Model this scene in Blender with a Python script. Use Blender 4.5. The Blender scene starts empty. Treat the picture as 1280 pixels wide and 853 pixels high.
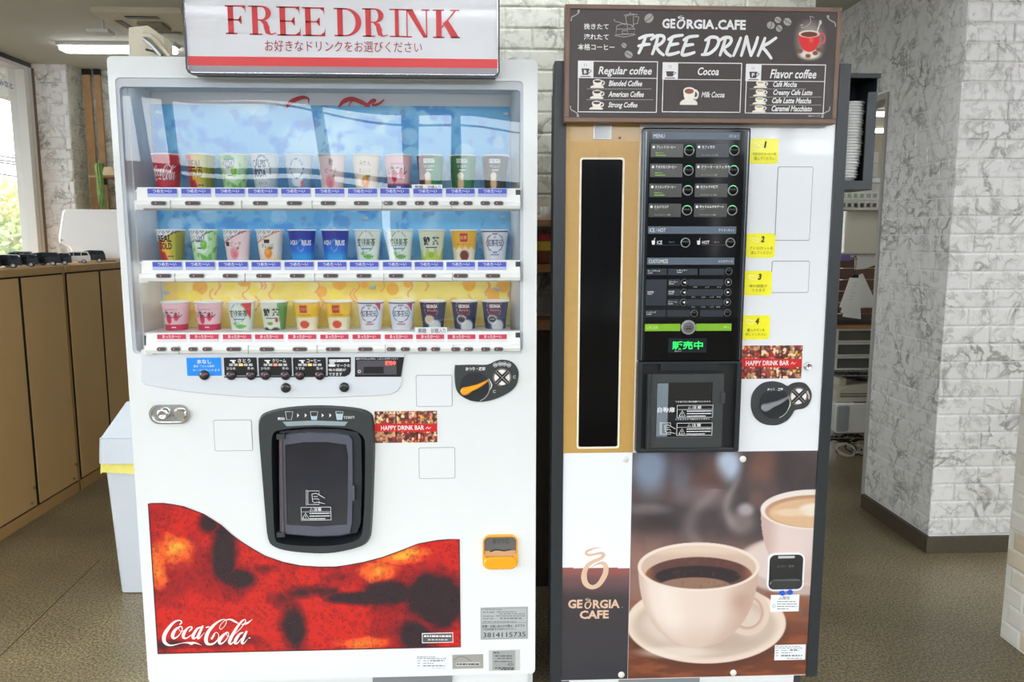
import bpy, math, random
import numpy as np
from math import pi, sin, cos, tan, atan, sqrt, radians
from mathutils import Vector
random.seed(7); RNG = np.random.default_rng(7)
SC = bpy.context.scene; COL = SC.collection

# ---------------------------------------------------------------- camera
FPX, CX, CY, HC = 962.0, 640.0, 426.5, 1.38
PITCH = atan((CY - 298) / FPX); YAW = atan((640 - 598) / FPX * cos(PITCH))
cam = bpy.data.cameras.new('camera'); camo = bpy.data.objects.new('camera', cam); COL.objects.link(camo)
cam.sensor_width = 36; cam.lens = FPX / 1280 * 36; cam.clip_start = 0.01; cam.clip_end = 200
camo.location = (0, 0, HC); camo.rotation_euler = (pi / 2 - PITCH, 0, -YAW)
SC.camera = camo
# ---------------------------------------------------------------- sky, lamps, exposure
w = bpy.data.worlds.new('world'); SC.world = w; w.use_nodes = True
bg = w.node_tree.nodes['Background']; bg.inputs[0].default_value = (0.93, 0.97, 1.0, 1); bg.inputs[1].default_value = 9.0
SC.view_settings.view_transform = 'Standard'; SC.view_settings.look = 'None'
SC.view_settings.gamma = 1; SC.view_settings.use_curve_mapping = False
SC.view_settings.exposure = -0.08
LAMP = 9.0                                  # strength of the ceiling tubes, seen and added alike
def portal(x, y, z, sx, sz, rot):
    l = bpy.data.lights.new('window_portal', 'AREA'); l.shape = 'RECTANGLE'; l.size = sx; l.size_y = sz
    l.cycles.is_portal = True
    o = bpy.data.objects.new('window_portal', l); o.location = (x, y, z); o.rotation_euler = rot; COL.objects.link(o)
try:
    SC.cycles.max_bounces = 8; SC.cycles.diffuse_bounces = 5; SC.cycles.transparent_max_bounces = 12
    SC.cycles.sample_clamp_indirect = 6; SC.cycles.caustics_reflective = False; SC.cycles.caustics_refractive = False
    SC.cycles.use_denoising = True
except Exception: pass

# ---------------------------------------------------------------- measuring: photo pixel -> point on a real plane
fwv = np.array([sin(YAW) * cos(PITCH), cos(YAW) * cos(PITCH), -sin(PITCH)])
rtv = np.array([cos(YAW), -sin(YAW), 0.0]); upv = np.cross(rtv, fwv); CAMP = np.array([0, 0, HC])
F = 2.08                                     # both machines' fronts stand in the plane Y = 2.08
def ray(x, y): return fwv + rtv * (x - CX) / FPX - upv * (y - CY) / FPX
def P(x, y, Y=F):
    d = ray(x, y); p = CAMP + d * (Y / d[1]); return float(p[0]), float(p[2])
def PX(x, y, X):
    d = ray(x, y); p = CAMP + d * (X / d[0]); return float(p[1]), float(p[2])
def PZ(x, y, Z):
    d = ray(x, y); p = CAMP + d * ((Z - HC) / d[2]); return float(p[0]), float(p[1])
def proj(X, Y, Z):
    dx, dy, dz = X, Y, Z - HC
    zz = dx * fwv[0] + dy * fwv[1] + dz * fwv[2]
    return CX + FPX * (dx * rtv[0] + dy * rtv[1]) / zz, CY - FPX * (dx * upv[0] + dy * upv[1] + dz * upv[2]) / zz
def R(x0, y0, x1, y1, Y=F):                   # upright rectangle (X0,Z0,X1,Z1)
    xm, ym = (x0 + x1) / 2, (y0 + y1) / 2
    return P(x0, ym, Y)[0], P(xm, y1, Y)[1], P(x1, ym, Y)[0], P(xm, y0, Y)[1]
KPX = F / FPX

# ---------------------------------------------------------------- materials
def lin(c):
    c = np.asarray(c, float) / 255
    return np.where(c <= 0.04045, c / 12.92, ((c + 0.055) / 1.055) ** 2.4)
MATS = {}
def M(name, col=(200, 200, 200), rough=0.5, metal=0.0, spec=0.5, coat=0.0, emit=0.0, var=0.03, scale=8.0, bump=0.0, trans=0.0, alpha=1.0):
    if name in MATS: return MATS[name]
    m = bpy.data.materials.new(name); m.use_nodes = True; nt = m.node_tree; b = nt.nodes['Principled BSDF']
    c = lin(col)
    b.inputs['Roughness'].default_value = rough; b.inputs['Metallic'].default_value = metal
    b.inputs['Specular IOR Level'].default_value = spec; b.inputs['Coat Weight'].default_value = coat
    b.inputs['Base Color'].default_value = (*c, 1)
    if trans: b.inputs['Transmission Weight'].default_value = trans
    if alpha < 1: b.inputs['Alpha'].default_value = alpha
    if emit:
        b.inputs['Emission Color'].default_value = (*c, 1); b.inputs['Emission Strength'].default_value = emit
    if var or bump:
        g = nt.nodes.new('ShaderNodeNewGeometry'); n = nt.nodes.new('ShaderNodeTexNoise'); n.inputs['Scale'].default_value = scale
        n.inputs['Detail'].default_value = 3
        nt.links.new(g.outputs['Position'], n.inputs['Vector'])
        if var:
            mx = nt.nodes.new('ShaderNodeMix'); mx.data_type = 'RGBA'
            mx.inputs[6].default_value = (*np.clip(c * (1 - var * 2), 0, 1), 1); mx.inputs[7].default_value = (*np.clip(c * (1 + var * 2), 0, 1), 1)
            nt.links.new(n.outputs['Fac'], mx.inputs[0]); nt.links.new(mx.outputs[2], b.inputs['Base Color'])
        if bump:
            bp = nt.nodes.new('ShaderNodeBump'); bp.inputs['Strength'].default_value = bump; bp.inputs['Distance'].default_value = 0.002
            nt.links.new(n.outputs['Fac'], bp.inputs['Height']); nt.links.new(bp.outputs['Normal'], b.inputs['Normal'])
    MATS[name] = m; return m
def paintmat(name, rough=0.4, coat=0.0, spec=0.5):
    if name in MATS: return MATS[name]
    m = bpy.data.materials.new(name); m.use_nodes = True; nt = m.node_tree; b = nt.nodes['Principled BSDF']
    a = nt.nodes.new('ShaderNodeVertexColor'); a.layer_name = 'Col'
    nt.links.new(a.outputs['Color'], b.inputs['Base Color'])
    b.inputs['Roughness'].default_value = rough; b.inputs['Coat Weight'].default_value = coat; b.inputs['Specular IOR Level'].default_value = spec
    MATS[name] = m; return m
def glassmat(name, tint=(255, 255, 255), refl=1.0, rough=0.0, ior=1.5):
    m = bpy.data.materials.new(name); m.use_nodes = True; nt = m.node_tree; nt.nodes.clear()
    o = nt.nodes.new('ShaderNodeOutputMaterial'); mx = nt.nodes.new('ShaderNodeMixShader'); t = nt.nodes.new('ShaderNodeBsdfTransparent')
    g = nt.nodes.new('ShaderNodeBsdfGlossy'); fr = nt.nodes.new('ShaderNodeFresnel'); mu = nt.nodes.new('ShaderNodeMath'); mu.operation = 'MULTIPLY'
    t.inputs[0].default_value = (*lin(tint), 1); g.inputs['Roughness'].default_value = rough; fr.inputs[0].default_value = ior; mu.inputs[1].default_value = refl
    nt.links.new(fr.outputs[0], mu.inputs[0]); nt.links.new(mu.outputs[0], mx.inputs[0]); nt.links.new(t.outputs[0], mx.inputs[1]); nt.links.new(g.outputs[0], mx.inputs[2]); nt.links.new(mx.outputs[0], o.inputs[0])
    MATS[name] = m; return m
def veinmat(name, base, vein, rough=0.45, scale=5.0, amount=1.0, speck=0.0):
    m = bpy.data.materials.new(name); m.use_nodes = True; nt = m.node_tree; b = nt.nodes['Principled BSDF']; L = nt.links.new
    g = nt.nodes.new('ShaderNodeNewGeometry')
    def N(t): return nt.nodes.new(t)
    acc = None
    for sc_, wd, st in ((scale, 0.042, 0.9), (scale * 2.1, 0.06, 0.6)):
        n = N('ShaderNodeTexNoise'); n.inputs['Scale'].default_value = sc_; n.inputs['Detail'].default_value = 4; n.inputs['Roughness'].default_value = 0.55; n.inputs['Distortion'].default_value = 0.5
        L(g.outputs['Position'], n.inputs['Vector'])
        s = N('ShaderNodeMath'); s.operation = 'SUBTRACT'; s.inputs[1].default_value = 0.5; L(n.outputs['Fac'], s.inputs[0])
        a = N('ShaderNodeMath'); a.operation = 'ABSOLUTE'; L(s.outputs[0], a.inputs[0])
        r = N('ShaderNodeMapRange'); r.inputs[1].default_value = 0; r.inputs[2].default_value = wd; r.inputs[3].default_value = st * amount; r.inputs[4].default_value = 0
        L(a.outputs[0], r.inputs[0])
        n2 = N('ShaderNodeTexNoise'); n2.inputs['Scale'].default_value = sc_ * 0.9; L(g.outputs['Position'], n2.inputs['Vector'])
        r2 = N('ShaderNodeMapRange'); r2.inputs[1].default_value = 0.4; r2.inputs[2].default_value = 0.62; L(n2.outputs['Fac'], r2.inputs[0])
        mu = N('ShaderNodeMath'); mu.operation = 'MULTIPLY'; L(r.outputs[0], mu.inputs[0]); L(r2.outputs[0], mu.inputs[1])
        if acc is None: acc = mu
        else:
            mm = N('ShaderNodeMath'); mm.operation = 'MAXIMUM'; L(acc.outputs[0], mm.inputs[0]); L(mu.outputs[0], mm.inputs[1]); acc = mm
    mx = N('ShaderNodeMix'); mx.data_type = 'RGBA'; mx.inputs[6].default_value = (*lin(base), 1); mx.inputs[7].default_value = (*lin(vein), 1)
    L(acc.outputs[0], mx.inputs[0]); L(mx.outputs[2], b.inputs['Base Color']); b.inputs['Roughness'].default_value = rough
    bp = N('ShaderNodeBump'); bp.inputs['Strength'].default_value = 0.25; bp.inputs['Distance'].default_value = 0.003; bp.invert = True
    L(acc.outputs[0], bp.inputs['Height']); L(bp.outputs['Normal'], b.inputs['Normal'])
    MATS[name] = m; return m

white = M('white_enamel', (228, 231, 232), 0.28, coat=0.3, var=0.01)
white2 = M('white_enamel_cool', (231, 233, 238), 0.2, coat=0.5, var=0.008)
offw = M('offwhite_plastic', (232, 233, 232), 0.35, var=0.01)
apron = M('light_grey_plastic', (214, 219, 226), 0.35, var=0.01)
greyin = M('inner_grey', (228, 229, 230), 0.5, var=0.02)
greyline = M('seam_grey', (150, 152, 155), 0.5, var=0)
black = M('black_plastic', (24, 25, 28), 0.3, var=0)
charc = M('charcoal_plastic', (52, 56, 58), 0.38, var=0.02)
slate = M('slate_metal', (52, 60, 66), 0.4, var=0.02)
glossblack = M('gloss_black', (9, 9, 12), 0.07, var=0, spec=0.25)
deep = M('deep_black', (6, 6, 8), 0.6, var=0)
inkw = M('ink_white', (240, 240, 242), 0.5, var=0)
inkk = M('ink_black', (30, 30, 32), 0.5, var=0)
inkg = M('ink_grey', (120, 122, 126), 0.5, var=0)
inkr = M('ink_red', (200, 40, 48), 0.5, var=0)
inkb = M('ink_navy', (40, 55, 120), 0.5, var=0)
chrome = M('chrome', (225, 225, 228), 0.12, 1.0, var=0)
steel = M('steel', (190, 192, 195), 0.3, 0.9, var=0.03)
amber = M('amber_plastic', (250, 165, 25), 0.3, coat=0.3, var=0)
pm = paintmat('printed_film', 0.28, 0.2); pmm = paintmat('printed_matt', 0.55); pmc = paintmat('printed_cup', 0.4)

# ---------------------------------------------------------------- geometry helpers
_tc = {}
def _curvemesh(key, maker):
    if key in _tc: return _tc[key]
    c = maker(); o = bpy.data.objects.new('tmp', c); COL.objects.link(o)
    dg = bpy.context.evaluated_depsgraph_get(); me = bpy.data.meshes.new_from_object(o.evaluated_get(dg))
    v = np.array([x.co[:] for x in me.vertices]).reshape(-1, 3); f = [tuple(p.vertices) for p in me.polygons]
    COL.objects.unlink(o); bpy.data.objects.remove(o); bpy.data.curves.remove(c); bpy.data.meshes.remove(me)
    _tc[key] = (v, f); return v, f
def textmesh(s, shear=0.0, bold=0.0):
    def mk():
        c = bpy.data.curves.new('t', 'FONT'); c.body = s; c.size = 1; c.resolution_u = 2; c.shear = shear; c.offset = bold; return c
    return _curvemesh((s, shear, bold), mk)
def fill2d(loops):
    def mk():
        c = bpy.data.curves.new('t', 'CURVE'); c.dimensions = '2D'; c.fill_mode = 'BOTH'
        for lp in loops:
            sp = c.splines.new('POLY'); sp.points.add(len(lp) - 1); sp.use_cyclic_u = True
            for i, p in enumerate(lp): sp.points[i].co = (p[0], p[1], 0, 1)
        return c
    v, f = _curvemesh(('fill', str(loops)), mk)
    a = 0
    for q in f:
        p0, p1, p2 = v[q[0]], v[q[1]], v[q[2]]; a += (p1[0] - p0[0]) * (p2[1] - p0[1]) - (p1[1] - p0[1]) * (p2[0] - p0[0])
    if a < 0: f = [tuple(reversed(q)) for q in f]
    return v, f
def rr(x0, z0, x1, z1, r, n=4):
    r = min(r, abs(x1 - x0) / 2.01, abs(z1 - z0) / 2.01); o = []
    for cx, cz, a0 in ((x1 - r, z0 + r, -90), (x1 - r, z1 - r, 0), (x0 + r, z1 - r, 90), (x0 + r, z0 + r, 180)):
        for i in range(n + 1):
            a = radians(a0 + 90 * i / n); o.append((cx + r * cos(a), cz + r * sin(a)))
    return o
def circ(cx, cz, r, n=20, rz=None): return [(cx + r * cos(2 * pi * i / n), cz + (rz or r) * sin(2 * pi * i / n)) for i in range(n)]
def ccw(p):
    a = sum(p[i][0] * p[(i + 1) % len(p)][1] - p[(i + 1) % len(p)][0] * p[i][1] for i in range(len(p)))
    return list(p) if a > 0 else list(reversed(p))
def smoothpath(pts, n=6, closed=False):        # Catmull-Rom through points of any dimension
    p = [np.array(q, float) for q in pts]; o = []; L = len(p)
    rng = range(L if closed else L - 1)
    for i in rng:
        a = p[(i - 1) % L] if (closed or i > 0) else p[i]; b = p[i]; c = p[(i + 1) % L]; d = p[(i + 2) % L] if (closed or i + 2 < L) else c
        for k in range(n):
            t = k / n; o.append(0.5 * (2 * b + (c - a) * t + (2 * a - 5 * b + 4 * c - d) * t * t + (3 * b - 3 * c + d - a) * t ** 3))
    if not closed: o.append(p[-1])
    return o
class MB:
    def __init__(s): s.v = []; s.f = []; s.m = []; s.sm = []; s.mats = []
    def add(s, vs, fs, mat, smooth=False):
        if mat not in s.mats: s.mats.append(mat)
        k = s.mats.index(mat); n = len(s.v)
        s.v.extend(tuple(map(float, q)) for q in vs)
        for q in fs: s.f.append(tuple(n + i for i in q)); s.m.append(k); s.sm.append(smooth)
        return s
    def box(s, x0, x1, y0, y1, z0, z1, mat):
        v = [(x0, y0, z0), (x1, y0, z0), (x1, y1, z0), (x0, y1, z0), (x0, y0, z1), (x1, y0, z1), (x1, y1, z1), (x0, y1, z1)]
        return s.add(v, [(0, 3, 2, 1), (4, 5, 6, 7), (0, 1, 5, 4), (1, 2, 6, 5), (2, 3, 7, 6), (3, 0, 4, 7)], mat)
    def rod(s, a, b, r, mat, n=8, r2=None):
        a = Vector(a); b = Vector(b); d = (b - a).normalized(); u = d.orthogonal().normalized(); w_ = d.cross(u); r2 = r if r2 is None else r2
        v = []; 
        for c, q in ((a, r), (b, r2)):
            for i in range(n): t = 2 * pi * i / n; v.append(tuple(c + u * cos(t) * q + w_ * sin(t) * q))
        f = [(i, (i + 1) % n, n + (i + 1) % n, n + i) for i in range(n)]
        s.add(v, f, mat, True); s.add(v, [tuple(reversed(range(n))), tuple(range(n, 2 * n))], mat); return s
    def tube(s, pts, r, mat, n=6):
        P_ = [Vector(p) for p in pts]; rings = []; u = None
        for i, p in enumerate(P_):
            d = (P_[min(i + 1, len(P_) - 1)] - P_[max(i - 1, 0)]).normalized()
            u = d.orthogonal().normalized() if u is None else (u - d * u.dot(d)).normalized()
            w_ = d.cross(u); rings.append([tuple(p + u * cos(2 * pi * k / n) * r + w_ * sin(2 * pi * k / n) * r) for k in range(n)])
        v = [q for g in rings for q in g]
        f = [(i * n + k, i * n + (k + 1) % n, (i + 1) * n + (k + 1) % n, (i + 1) * n + k) for i in range(len(P_) - 1) for k in range(n)]
        return s.add(v, f, mat, True)
    def lathe(s, prof, cx, cy, mat, n=24, axis='z', cz=0):
        v = []
        for r, h in prof:
            for k in range(n):
                a = 2 * pi * k / n
                v.append((cx + r * cos(a), cy + r * sin(a), h) if axis == 'z' else (cx + r * cos(a), h, cz + r * sin(a)))
        f = []
        for i in range(len(prof) - 1):
            for k in range(n):
                q = (i * n + k, i * n + (k + 1) % n, (i + 1) * n + (k + 1) % n, (i + 1) * n + k)
                f.append(q if axis == 'z' else tuple(reversed(q)))
        s.add(v, f, mat, True)
        caps = []
        for i, rev in ((0, True), (len(prof) - 1, False)):
            ring = [i * n + k for k in range(n)]
            if axis != 'z': rev = not rev
            caps.append(tuple(reversed(ring)) if rev else tuple(ring))
        return s.add(v, caps, mat)
    def prism(s, pts, y0, y1, mat, bev=0.0):    # XZ outline, front at y0 (nearer), back at y1
        pts = ccw(pts); n = len(pts)
        if bev:
            c = np.mean(pts, axis=0); ins = []
            for i in range(n):
                a, b, d = np.array(pts[i - 1]), np.array(pts[i]), np.array(pts[(i + 1) % n])
                e1 = b - a; e2 = d - b; n1 = np.array([-e1[1], e1[0]]) / (np.linalg.norm(e1) + 1e-9); n2 = np.array([-e2[1], e2[0]]) / (np.linalg.norm(e2) + 1e-9)
                m_ = n1 + n2; m_ /= (np.linalg.norm(m_) + 1e-9); ins.append(b + m_ * bev)
            v = [(p[0], y0, p[1]) for p in ins] + [(p[0], y0 + bev, p[1]) for p in pts] + [(p[0], y1, p[1]) for p in pts]
            f = [(n + i, n + (i + 1) % n, (i + 1) % n, i) for i in range(n)] + [(2 * n + i, 2 * n + (i + 1) % n, n + (i + 1) % n, n + i) for i in range(n)]
            vv, ff = fill2d([[(float(p[0]), float(p[1])) for p in ins]])
        else:
            v = [(p[0], y0, p[1]) for p in pts] + [(p[0], y1, p[1]) for p in pts]
            f = [(n + i, n + (i + 1) % n, (i + 1) % n, i) for i in range(n)]
            vv, ff = fill2d([pts])
        s.add(v, f, mat); s.add([(p[0], y0, p[1]) for p in vv], ff, mat)
        return s
    def holed(s, outer, holes, y0, y1, mat):
        vv, ff = fill2d([ccw(outer)] + [list(h) for h in holes])
        s.add([(p[0], y0, p[1]) for p in vv], ff, mat)
        for k, lp in enumerate([outer] + list(holes)):
            lp = ccw(lp); n = len(lp); v = [(p[0], y0, p[1]) for p in lp] + [(p[0], y1, p[1]) for p in lp]
            f = [(n + i, n + (i + 1) % n, (i + 1) % n, i) for i in range(n)]
            if k: f = [tuple(reversed(q)) for q in f]
            s.add(v, f, mat)
        return s
    def flat(s, pts, y, mat):
        vv, ff = fill2d([ccw(pts)]); return s.add([(p[0], y, p[1]) for p in vv], ff, mat)
    def line(s, pts, wd, y, mat, caps=True, n=None):   # flat printed stroke; pts (x,z) or (x,z,width)
        s.nl = getattr(s, 'nl', 0) + 1; y = y - 0.000016 * (s.nl % 40)
        q = [(p[0], p[1], (p[2] if len(p) > 2 else wd)) for p in pts]; L = []; Rr = []
        for i in range(len(q)):
            a = q[max(i - 1, 0)]; b = q[min(i + 1, len(q) - 1)]; dx, dz = b[0] - a[0], b[1] - a[1]; l = sqrt(dx * dx + dz * dz) + 1e-9
            h = q[i][2] / 2; L.append((q[i][0] - dz / l * h, y, q[i][1] + dx / l * h)); Rr.append((q[i][0] + dz / l * h, y, q[i][1] - dx / l * h))
        k = len(q); s.add(L + Rr, [(k + i, k + i + 1, i + 1, i) for i in range(k - 1)], mat)
        if caps:
            for e in (q[0], q[-1]):
                if e[2] > 0.0006: s.add([(x, y - 0.000007, z) for x, z in circ(e[0], e[1], e[2] / 2, 8)], [tuple(range(8))], mat)
        return s
    def frame(s, x0, z0, x1, z1, wd, y, mat):
        s.quad(x0, z0, x1, z0 + wd, y, mat); s.quad(x0, z1 - wd, x1, z1, y, mat); s.quad(x0, z0, x0 + wd, z1, y, mat); s.quad(x1 - wd, z0, x1, z1, y, mat); return s
    def quad(s, x0, z0, x1, z1, y, mat):
        return s.add([(x0, y, z0), (x1, y, z0), (x1, y, z1), (x0, y, z1)], [(0, 1, 2, 3)], mat)
    def text(s, t, box, y, mat, shear=0.0, bold=0.0, fn=None, keep=False):   # fit text into (X0,Z0,X1,Z1)
        v, f = textmesh(t, shear, bold)
        if not len(v): return s
        lo = v.min(0); hi = v.max(0); x0, z0, x1, z1 = box
        sx = (x1 - x0) / (hi[0] - lo[0]); sz = (z1 - z0) / (hi[1] - lo[1])
        if keep: sx = sz = min(sx, sz)
        cx, cz = (x0 + x1) / 2, (z0 + z1) / 2; mx, mz = (lo[0] + hi[0]) / 2, (lo[1] + hi[1]) / 2
        vv = [(cx + (p[0] - mx) * sx, y, cz + (p[1] - mz) * sz) for p in v]
        if fn: vv = [fn(*q) for q in vv]
        return s.add(vv, f, mat)
    def ptext(s, t, px, y, mat, Y=None, **k):   # box measured in photo pixels
        return s.text(t, R(*px, Y if Y else F), y, mat, **k)
    def build(s, name, parent=None, label=None):
        me = bpy.data.meshes.new(name); v = np.array(s.v) if s.v else np.zeros((0, 3))
        c = (v.min(0) + v.max(0)) / 2 if len(v) else np.zeros(3)
        me.from_pydata([tuple(q) for q in (v - c)], [], s.f)
        for m_ in s.mats: me.materials.append(m_)
        me.polygons.foreach_set('material_index', s.m); me.polygons.foreach_set('use_smooth', s.sm)
        me.update()
        o = bpy.data.objects.new(name, me); COL.objects.link(o); place(o, c, parent)
        if label: o['label'] = label
        return o
def wpos(o):
    p = np.zeros(3)
    while o is not None: p += np.array(o.location); o = o.parent
    return p
def place(o, c, parent):
    if parent: o.parent = parent; o.location = tuple(np.array(c) - wpos(parent))
    else: o.location = tuple(c)
def tag(o, label=None, cat=None, group=None, kind=None):
    if label: o['label'] = label
    if cat: o['category'] = cat
    if group: o['group'] = group
    if kind: o['kind'] = kind
    return o
def thing(name, loc, label, cat, group=None):
    o = bpy.data.objects.new(name, None); o.empty_display_size = 0.05; COL.objects.link(o); o.location = loc
    return tag(o, label, cat, group)
def struct(mb, name):
    o = mb.build(name); o['kind'] = 'structure'; return o
def setcol(me, cols, mat):
    a = me.color_attributes.new('Col', 'FLOAT_COLOR', 'POINT'); n = len(me.vertices)
    d = np.ones((n, 4), np.float32); d[:, :3] = lin(np.clip(cols, 0, 255)); a.data.foreach_set('color', d.ravel()); me.materials.append(mat)
def gridmesh(name, V, nx, nz, cols, mat, parent=None, smooth=False, wrap=False):
    V = V.reshape(-1, 3); c = (V.min(0) + V.max(0)) / 2; fs = []
    idx = np.arange(nx * nz).reshape(nz, nx)
    a = idx[:-1, :-1]; b = idx[:-1, 1:]; cc = idx[1:, 1:]; d = idx[1:, :-1]
    f = np.stack([a, b, cc, d], -1).reshape(-1, 4)
    me = bpy.data.meshes.new(name); me.vertices.add(len(V)); me.vertices.foreach_set('co', (V - c).astype(np.float32).ravel())
    me.loops.add(f.size); me.loops.foreach_set('vertex_index', f.ravel().astype(np.int32)); me.polygons.add(len(f))
    me.polygons.foreach_set('loop_start', (np.arange(len(f)) * 4).astype(np.int32)); me.update(calc_edges=True)
    if smooth: me.polygons.foreach_set('use_smooth', [True] * len(f))
    setcol(me, cols.reshape(-1, 3), mat); me.validate()
    o = bpy.data.objects.new(name, me); COL.objects.link(o); place(o, c, parent); return o
def painted(name, parent, x0, z0, x1, z1, y, fn, step=0.0022, mat=None, top=None, clip=None):
    """flat print on an upright rectangle; fn(px,py) -> rgb, asked in the photo's measuring frame; top(px) bounds a curved top edge"""
    nx = max(2, int((x1 - x0) / step) + 1); zt_max = float(np.max(top(np.linspace(x0, x1, 200)))) if top is not None else z1
    nz = max(2, int((zt_max - z0) / step) + 1)
    X = np.linspace(x0, x1, nx)[None, :].repeat(nz, 0); t = np.linspace(0, 1, nz)[:, None].repeat(nx, 1)
    zt = top(X) if top is not None else np.full_like(X, z1)
    Z = z0 + (zt - z0) * t; px, py = proj(X, np.full_like(X, y), Z)
    return gridmesh(name, np.stack([X, np.full_like(X, y), Z], -1), nx, nz, fn(px, py), mat or pm, parent)
# numpy painting helpers
def sm(a, e0, e1):
    t = np.clip((a - e0) / (e1 - e0), 0, 1); return t * t * (3 - 2 * t)
def vnoise(x, y, s, seed=0):
    r = np.random.default_rng(seed).random((64, 64)); x = x / s; y = y / s
    xi = np.floor(x).astype(int); yi = np.floor(y).astype(int); fx = x - xi; fy = y - yi; fx = fx * fx * (3 - 2 * fx); fy = fy * fy * (3 - 2 * fy)
    g = lambda i, j: r[i % 64, j % 64]
    return (g(xi, yi) * (1 - fx) + g(xi + 1, yi) * fx) * (1 - fy) + (g(xi, yi + 1) * (1 - fx) + g(xi + 1, yi + 1) * fx) * fy
def fbm(x, y, s, seed=0, o=4):
    a = 0; t = 0
    for k in range(o): a = a + vnoise(x, y, s / 2 ** k, seed + k) * 0.5 ** k; t += 0.5 ** k
    return a / t
def ov(c, col, m): m = np.clip(m, 0, 1)[..., None]; return c * (1 - m) + np.asarray(col, float) * m
def base(x, col): return np.ones(x.shape + (3,)) * np.asarray(col, float)
def ell(x, y, cx, cy, rx, ry, s=0.06): r = np.sqrt(((x - cx) / rx) ** 2 + ((y - cy) / ry) ** 2); return 1 - sm(r, 1 - s, 1 + s)
# ================================================================ the setting
FW = -1.5                                     # shop front behind the photographer
CZ = 2.6                                      # ceiling height
CFX, CFY = PZ(81, 80, CZ)                      # corner of the far left column
XW = P(38.6, 80, CFY)[0]                      # window wall on the left
FARY = PZ(102, 88, CZ)[1]
XR = 1.985                                    # wall with the office doorway
floorm = bpy.data.materials.new('vinyl_floor'); floorm.use_nodes = True
def _floor():
    nt = floorm.node_tree; L = nt.links.new; b = nt.nodes['Principled BSDF']; N = nt.nodes.new
    g = N('ShaderNodeNewGeometry'); n = N('ShaderNodeTexNoise'); n.inputs['Scale'].default_value = 120; n.inputs['Detail'].default_value = 4; n.inputs['Roughness'].default_value = 0.75
    L(g.outputs['Position'], n.inputs['Vector']); r = N('ShaderNodeValToRGB'); e = r.color_ramp.elements
    e[0].position = 0.38; e[0].color = (*lin((84, 72, 50)), 1); e[1].position = 0.64; e[1].color = (*lin((186, 170, 136)), 1)
    L(n.outputs['Fac'], r.inputs[0]); n2 = N('ShaderNodeTexNoise'); n2.inputs['Scale'].default_value = 1.6; n2.inputs['Detail'].default_value = 5; L(g.outputs['Position'], n2.inputs['Vector'])
    mr = N('ShaderNodeMapRange'); mr.inputs[1].default_value = 0.35; mr.inputs[2].default_value = 0.7; mr.inputs[3].default_value = 0.6; mr.inputs[4].default_value = 1.12; L(n2.outputs['Fac'], mr.inputs[0])
    mx = N('ShaderNodeVectorMath'); mx.operation = 'SCALE'; L(r.outputs[0], mx.inputs[0]); L(mr.outputs[0], mx.inputs['Scale']); L(mx.outputs[0], b.inputs['Base Color'])
    b.inputs['Roughness'].default_value = 0.33; b.inputs['Specular IOR Level'].default_value = 0.45
    bp = N('ShaderNodeBump'); bp.inputs['Strength'].default_value = 0.15; bp.inputs['Distance'].default_value = 0.001; L(n.outputs['Fac'], bp.inputs['Height']); L(bp.outputs['Normal'], b.inputs['Normal'])
_floor()
wallm = M('plain_wall', (214, 210, 200), 0.8, var=0.02)
ceilm = M('ceiling_board', (196, 195, 184), 0.85, var=0.03, scale=1.2)
mortar = M('mortar_white', (246, 246, 246), 0.7, var=0.01)
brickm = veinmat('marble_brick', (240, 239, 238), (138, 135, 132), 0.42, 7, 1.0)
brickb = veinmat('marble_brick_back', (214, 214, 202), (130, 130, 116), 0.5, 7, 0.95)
basem = M('dark_baseboard', (80, 70, 56), 0.5, var=0.12, scale=30)
framew = M('window_frame_white', (214, 213, 208), 0.45, var=0.01)
framek = M('window_gasket_brown', (120, 98, 80), 0.6, var=0)

fl = struct(MB().box(-4.2, 5.2, FW - 0.1, 10.5, -0.1, 0, floorm), 'floor')
sx0, sy0 = PZ(-30, 850, 0); sx1, sy1 = PZ(125, 700, 0)
seam = MB(); dx, dy = sx1 - sx0, sy1 - sy0; l = sqrt(dx * dx + dy * dy); nx_, ny_ = -dy / l * 0.002, dx / l * 0.002
seam.add([(sx0 - nx_, sy0 - ny_, 0.0006), (sx0 + nx_, sy0 + ny_, 0.0006), (sx1 + nx_, sy1 + ny_, 0.0006), (sx1 - nx_, sy1 - ny_, 0.0006)], [(0, 1, 2, 3)], M('floor_seam', (60, 52, 40), 0.6, var=0))
seam.build('floor_seam', fl)
struct(MB().box(-4.2, 5.2, FW - 0.1, 10.5, CZ, CZ + 0.1, ceilm), 'ceiling')
struct(MB().box(XW - 0.1, XR, FARY, FARY + 0.1, 0, CZ, brickb), 'wall_far')
wl = struct(MB().box(XW - 0.15, XW, FW - 0.1, FARY, 0, 0.25, wallm).box(XW - 0.15, XW, FW - 0.1, FARY, CZ - 0.035, CZ, M('gasket_dark', (70, 70, 72), 0.6, var=0)), 'wall_left')
struct(MB().box(4.9, 5.0, FW - 0.1, 10.5, 0, CZ, wallm), 'wall_right')
struct(MB().box(XR + 0.1, 4.9, 8.9, 9.0, 0, CZ, M('office_wall', (196, 188, 166), 0.8)), 'wall_office')
struct(MB().box(XW, 4.9, FW - 0.1, FW, 0, 0.75, wallm).box(XW, 4.9, FW - 0.1, FW, 2.52, CZ, wallm), 'wall_front')
winglass = glassmat('window_glass', (250, 252, 252), 0.6)
wf = MB()
for k in range(9):
    x = XW + (4.9 - XW) * k / 8; wf.box(x - 0.035, x + 0.035, FW - 0.09, FW - 0.01, 0.75, 2.52, framew)
wf.box(XW, 4.9, FW - 0.09, FW - 0.01, 1.95, 1.99, framew); wf.box(XW, 4.9, FW - 0.09, FW - 0.01, 0.75, 0.8, framew)
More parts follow.
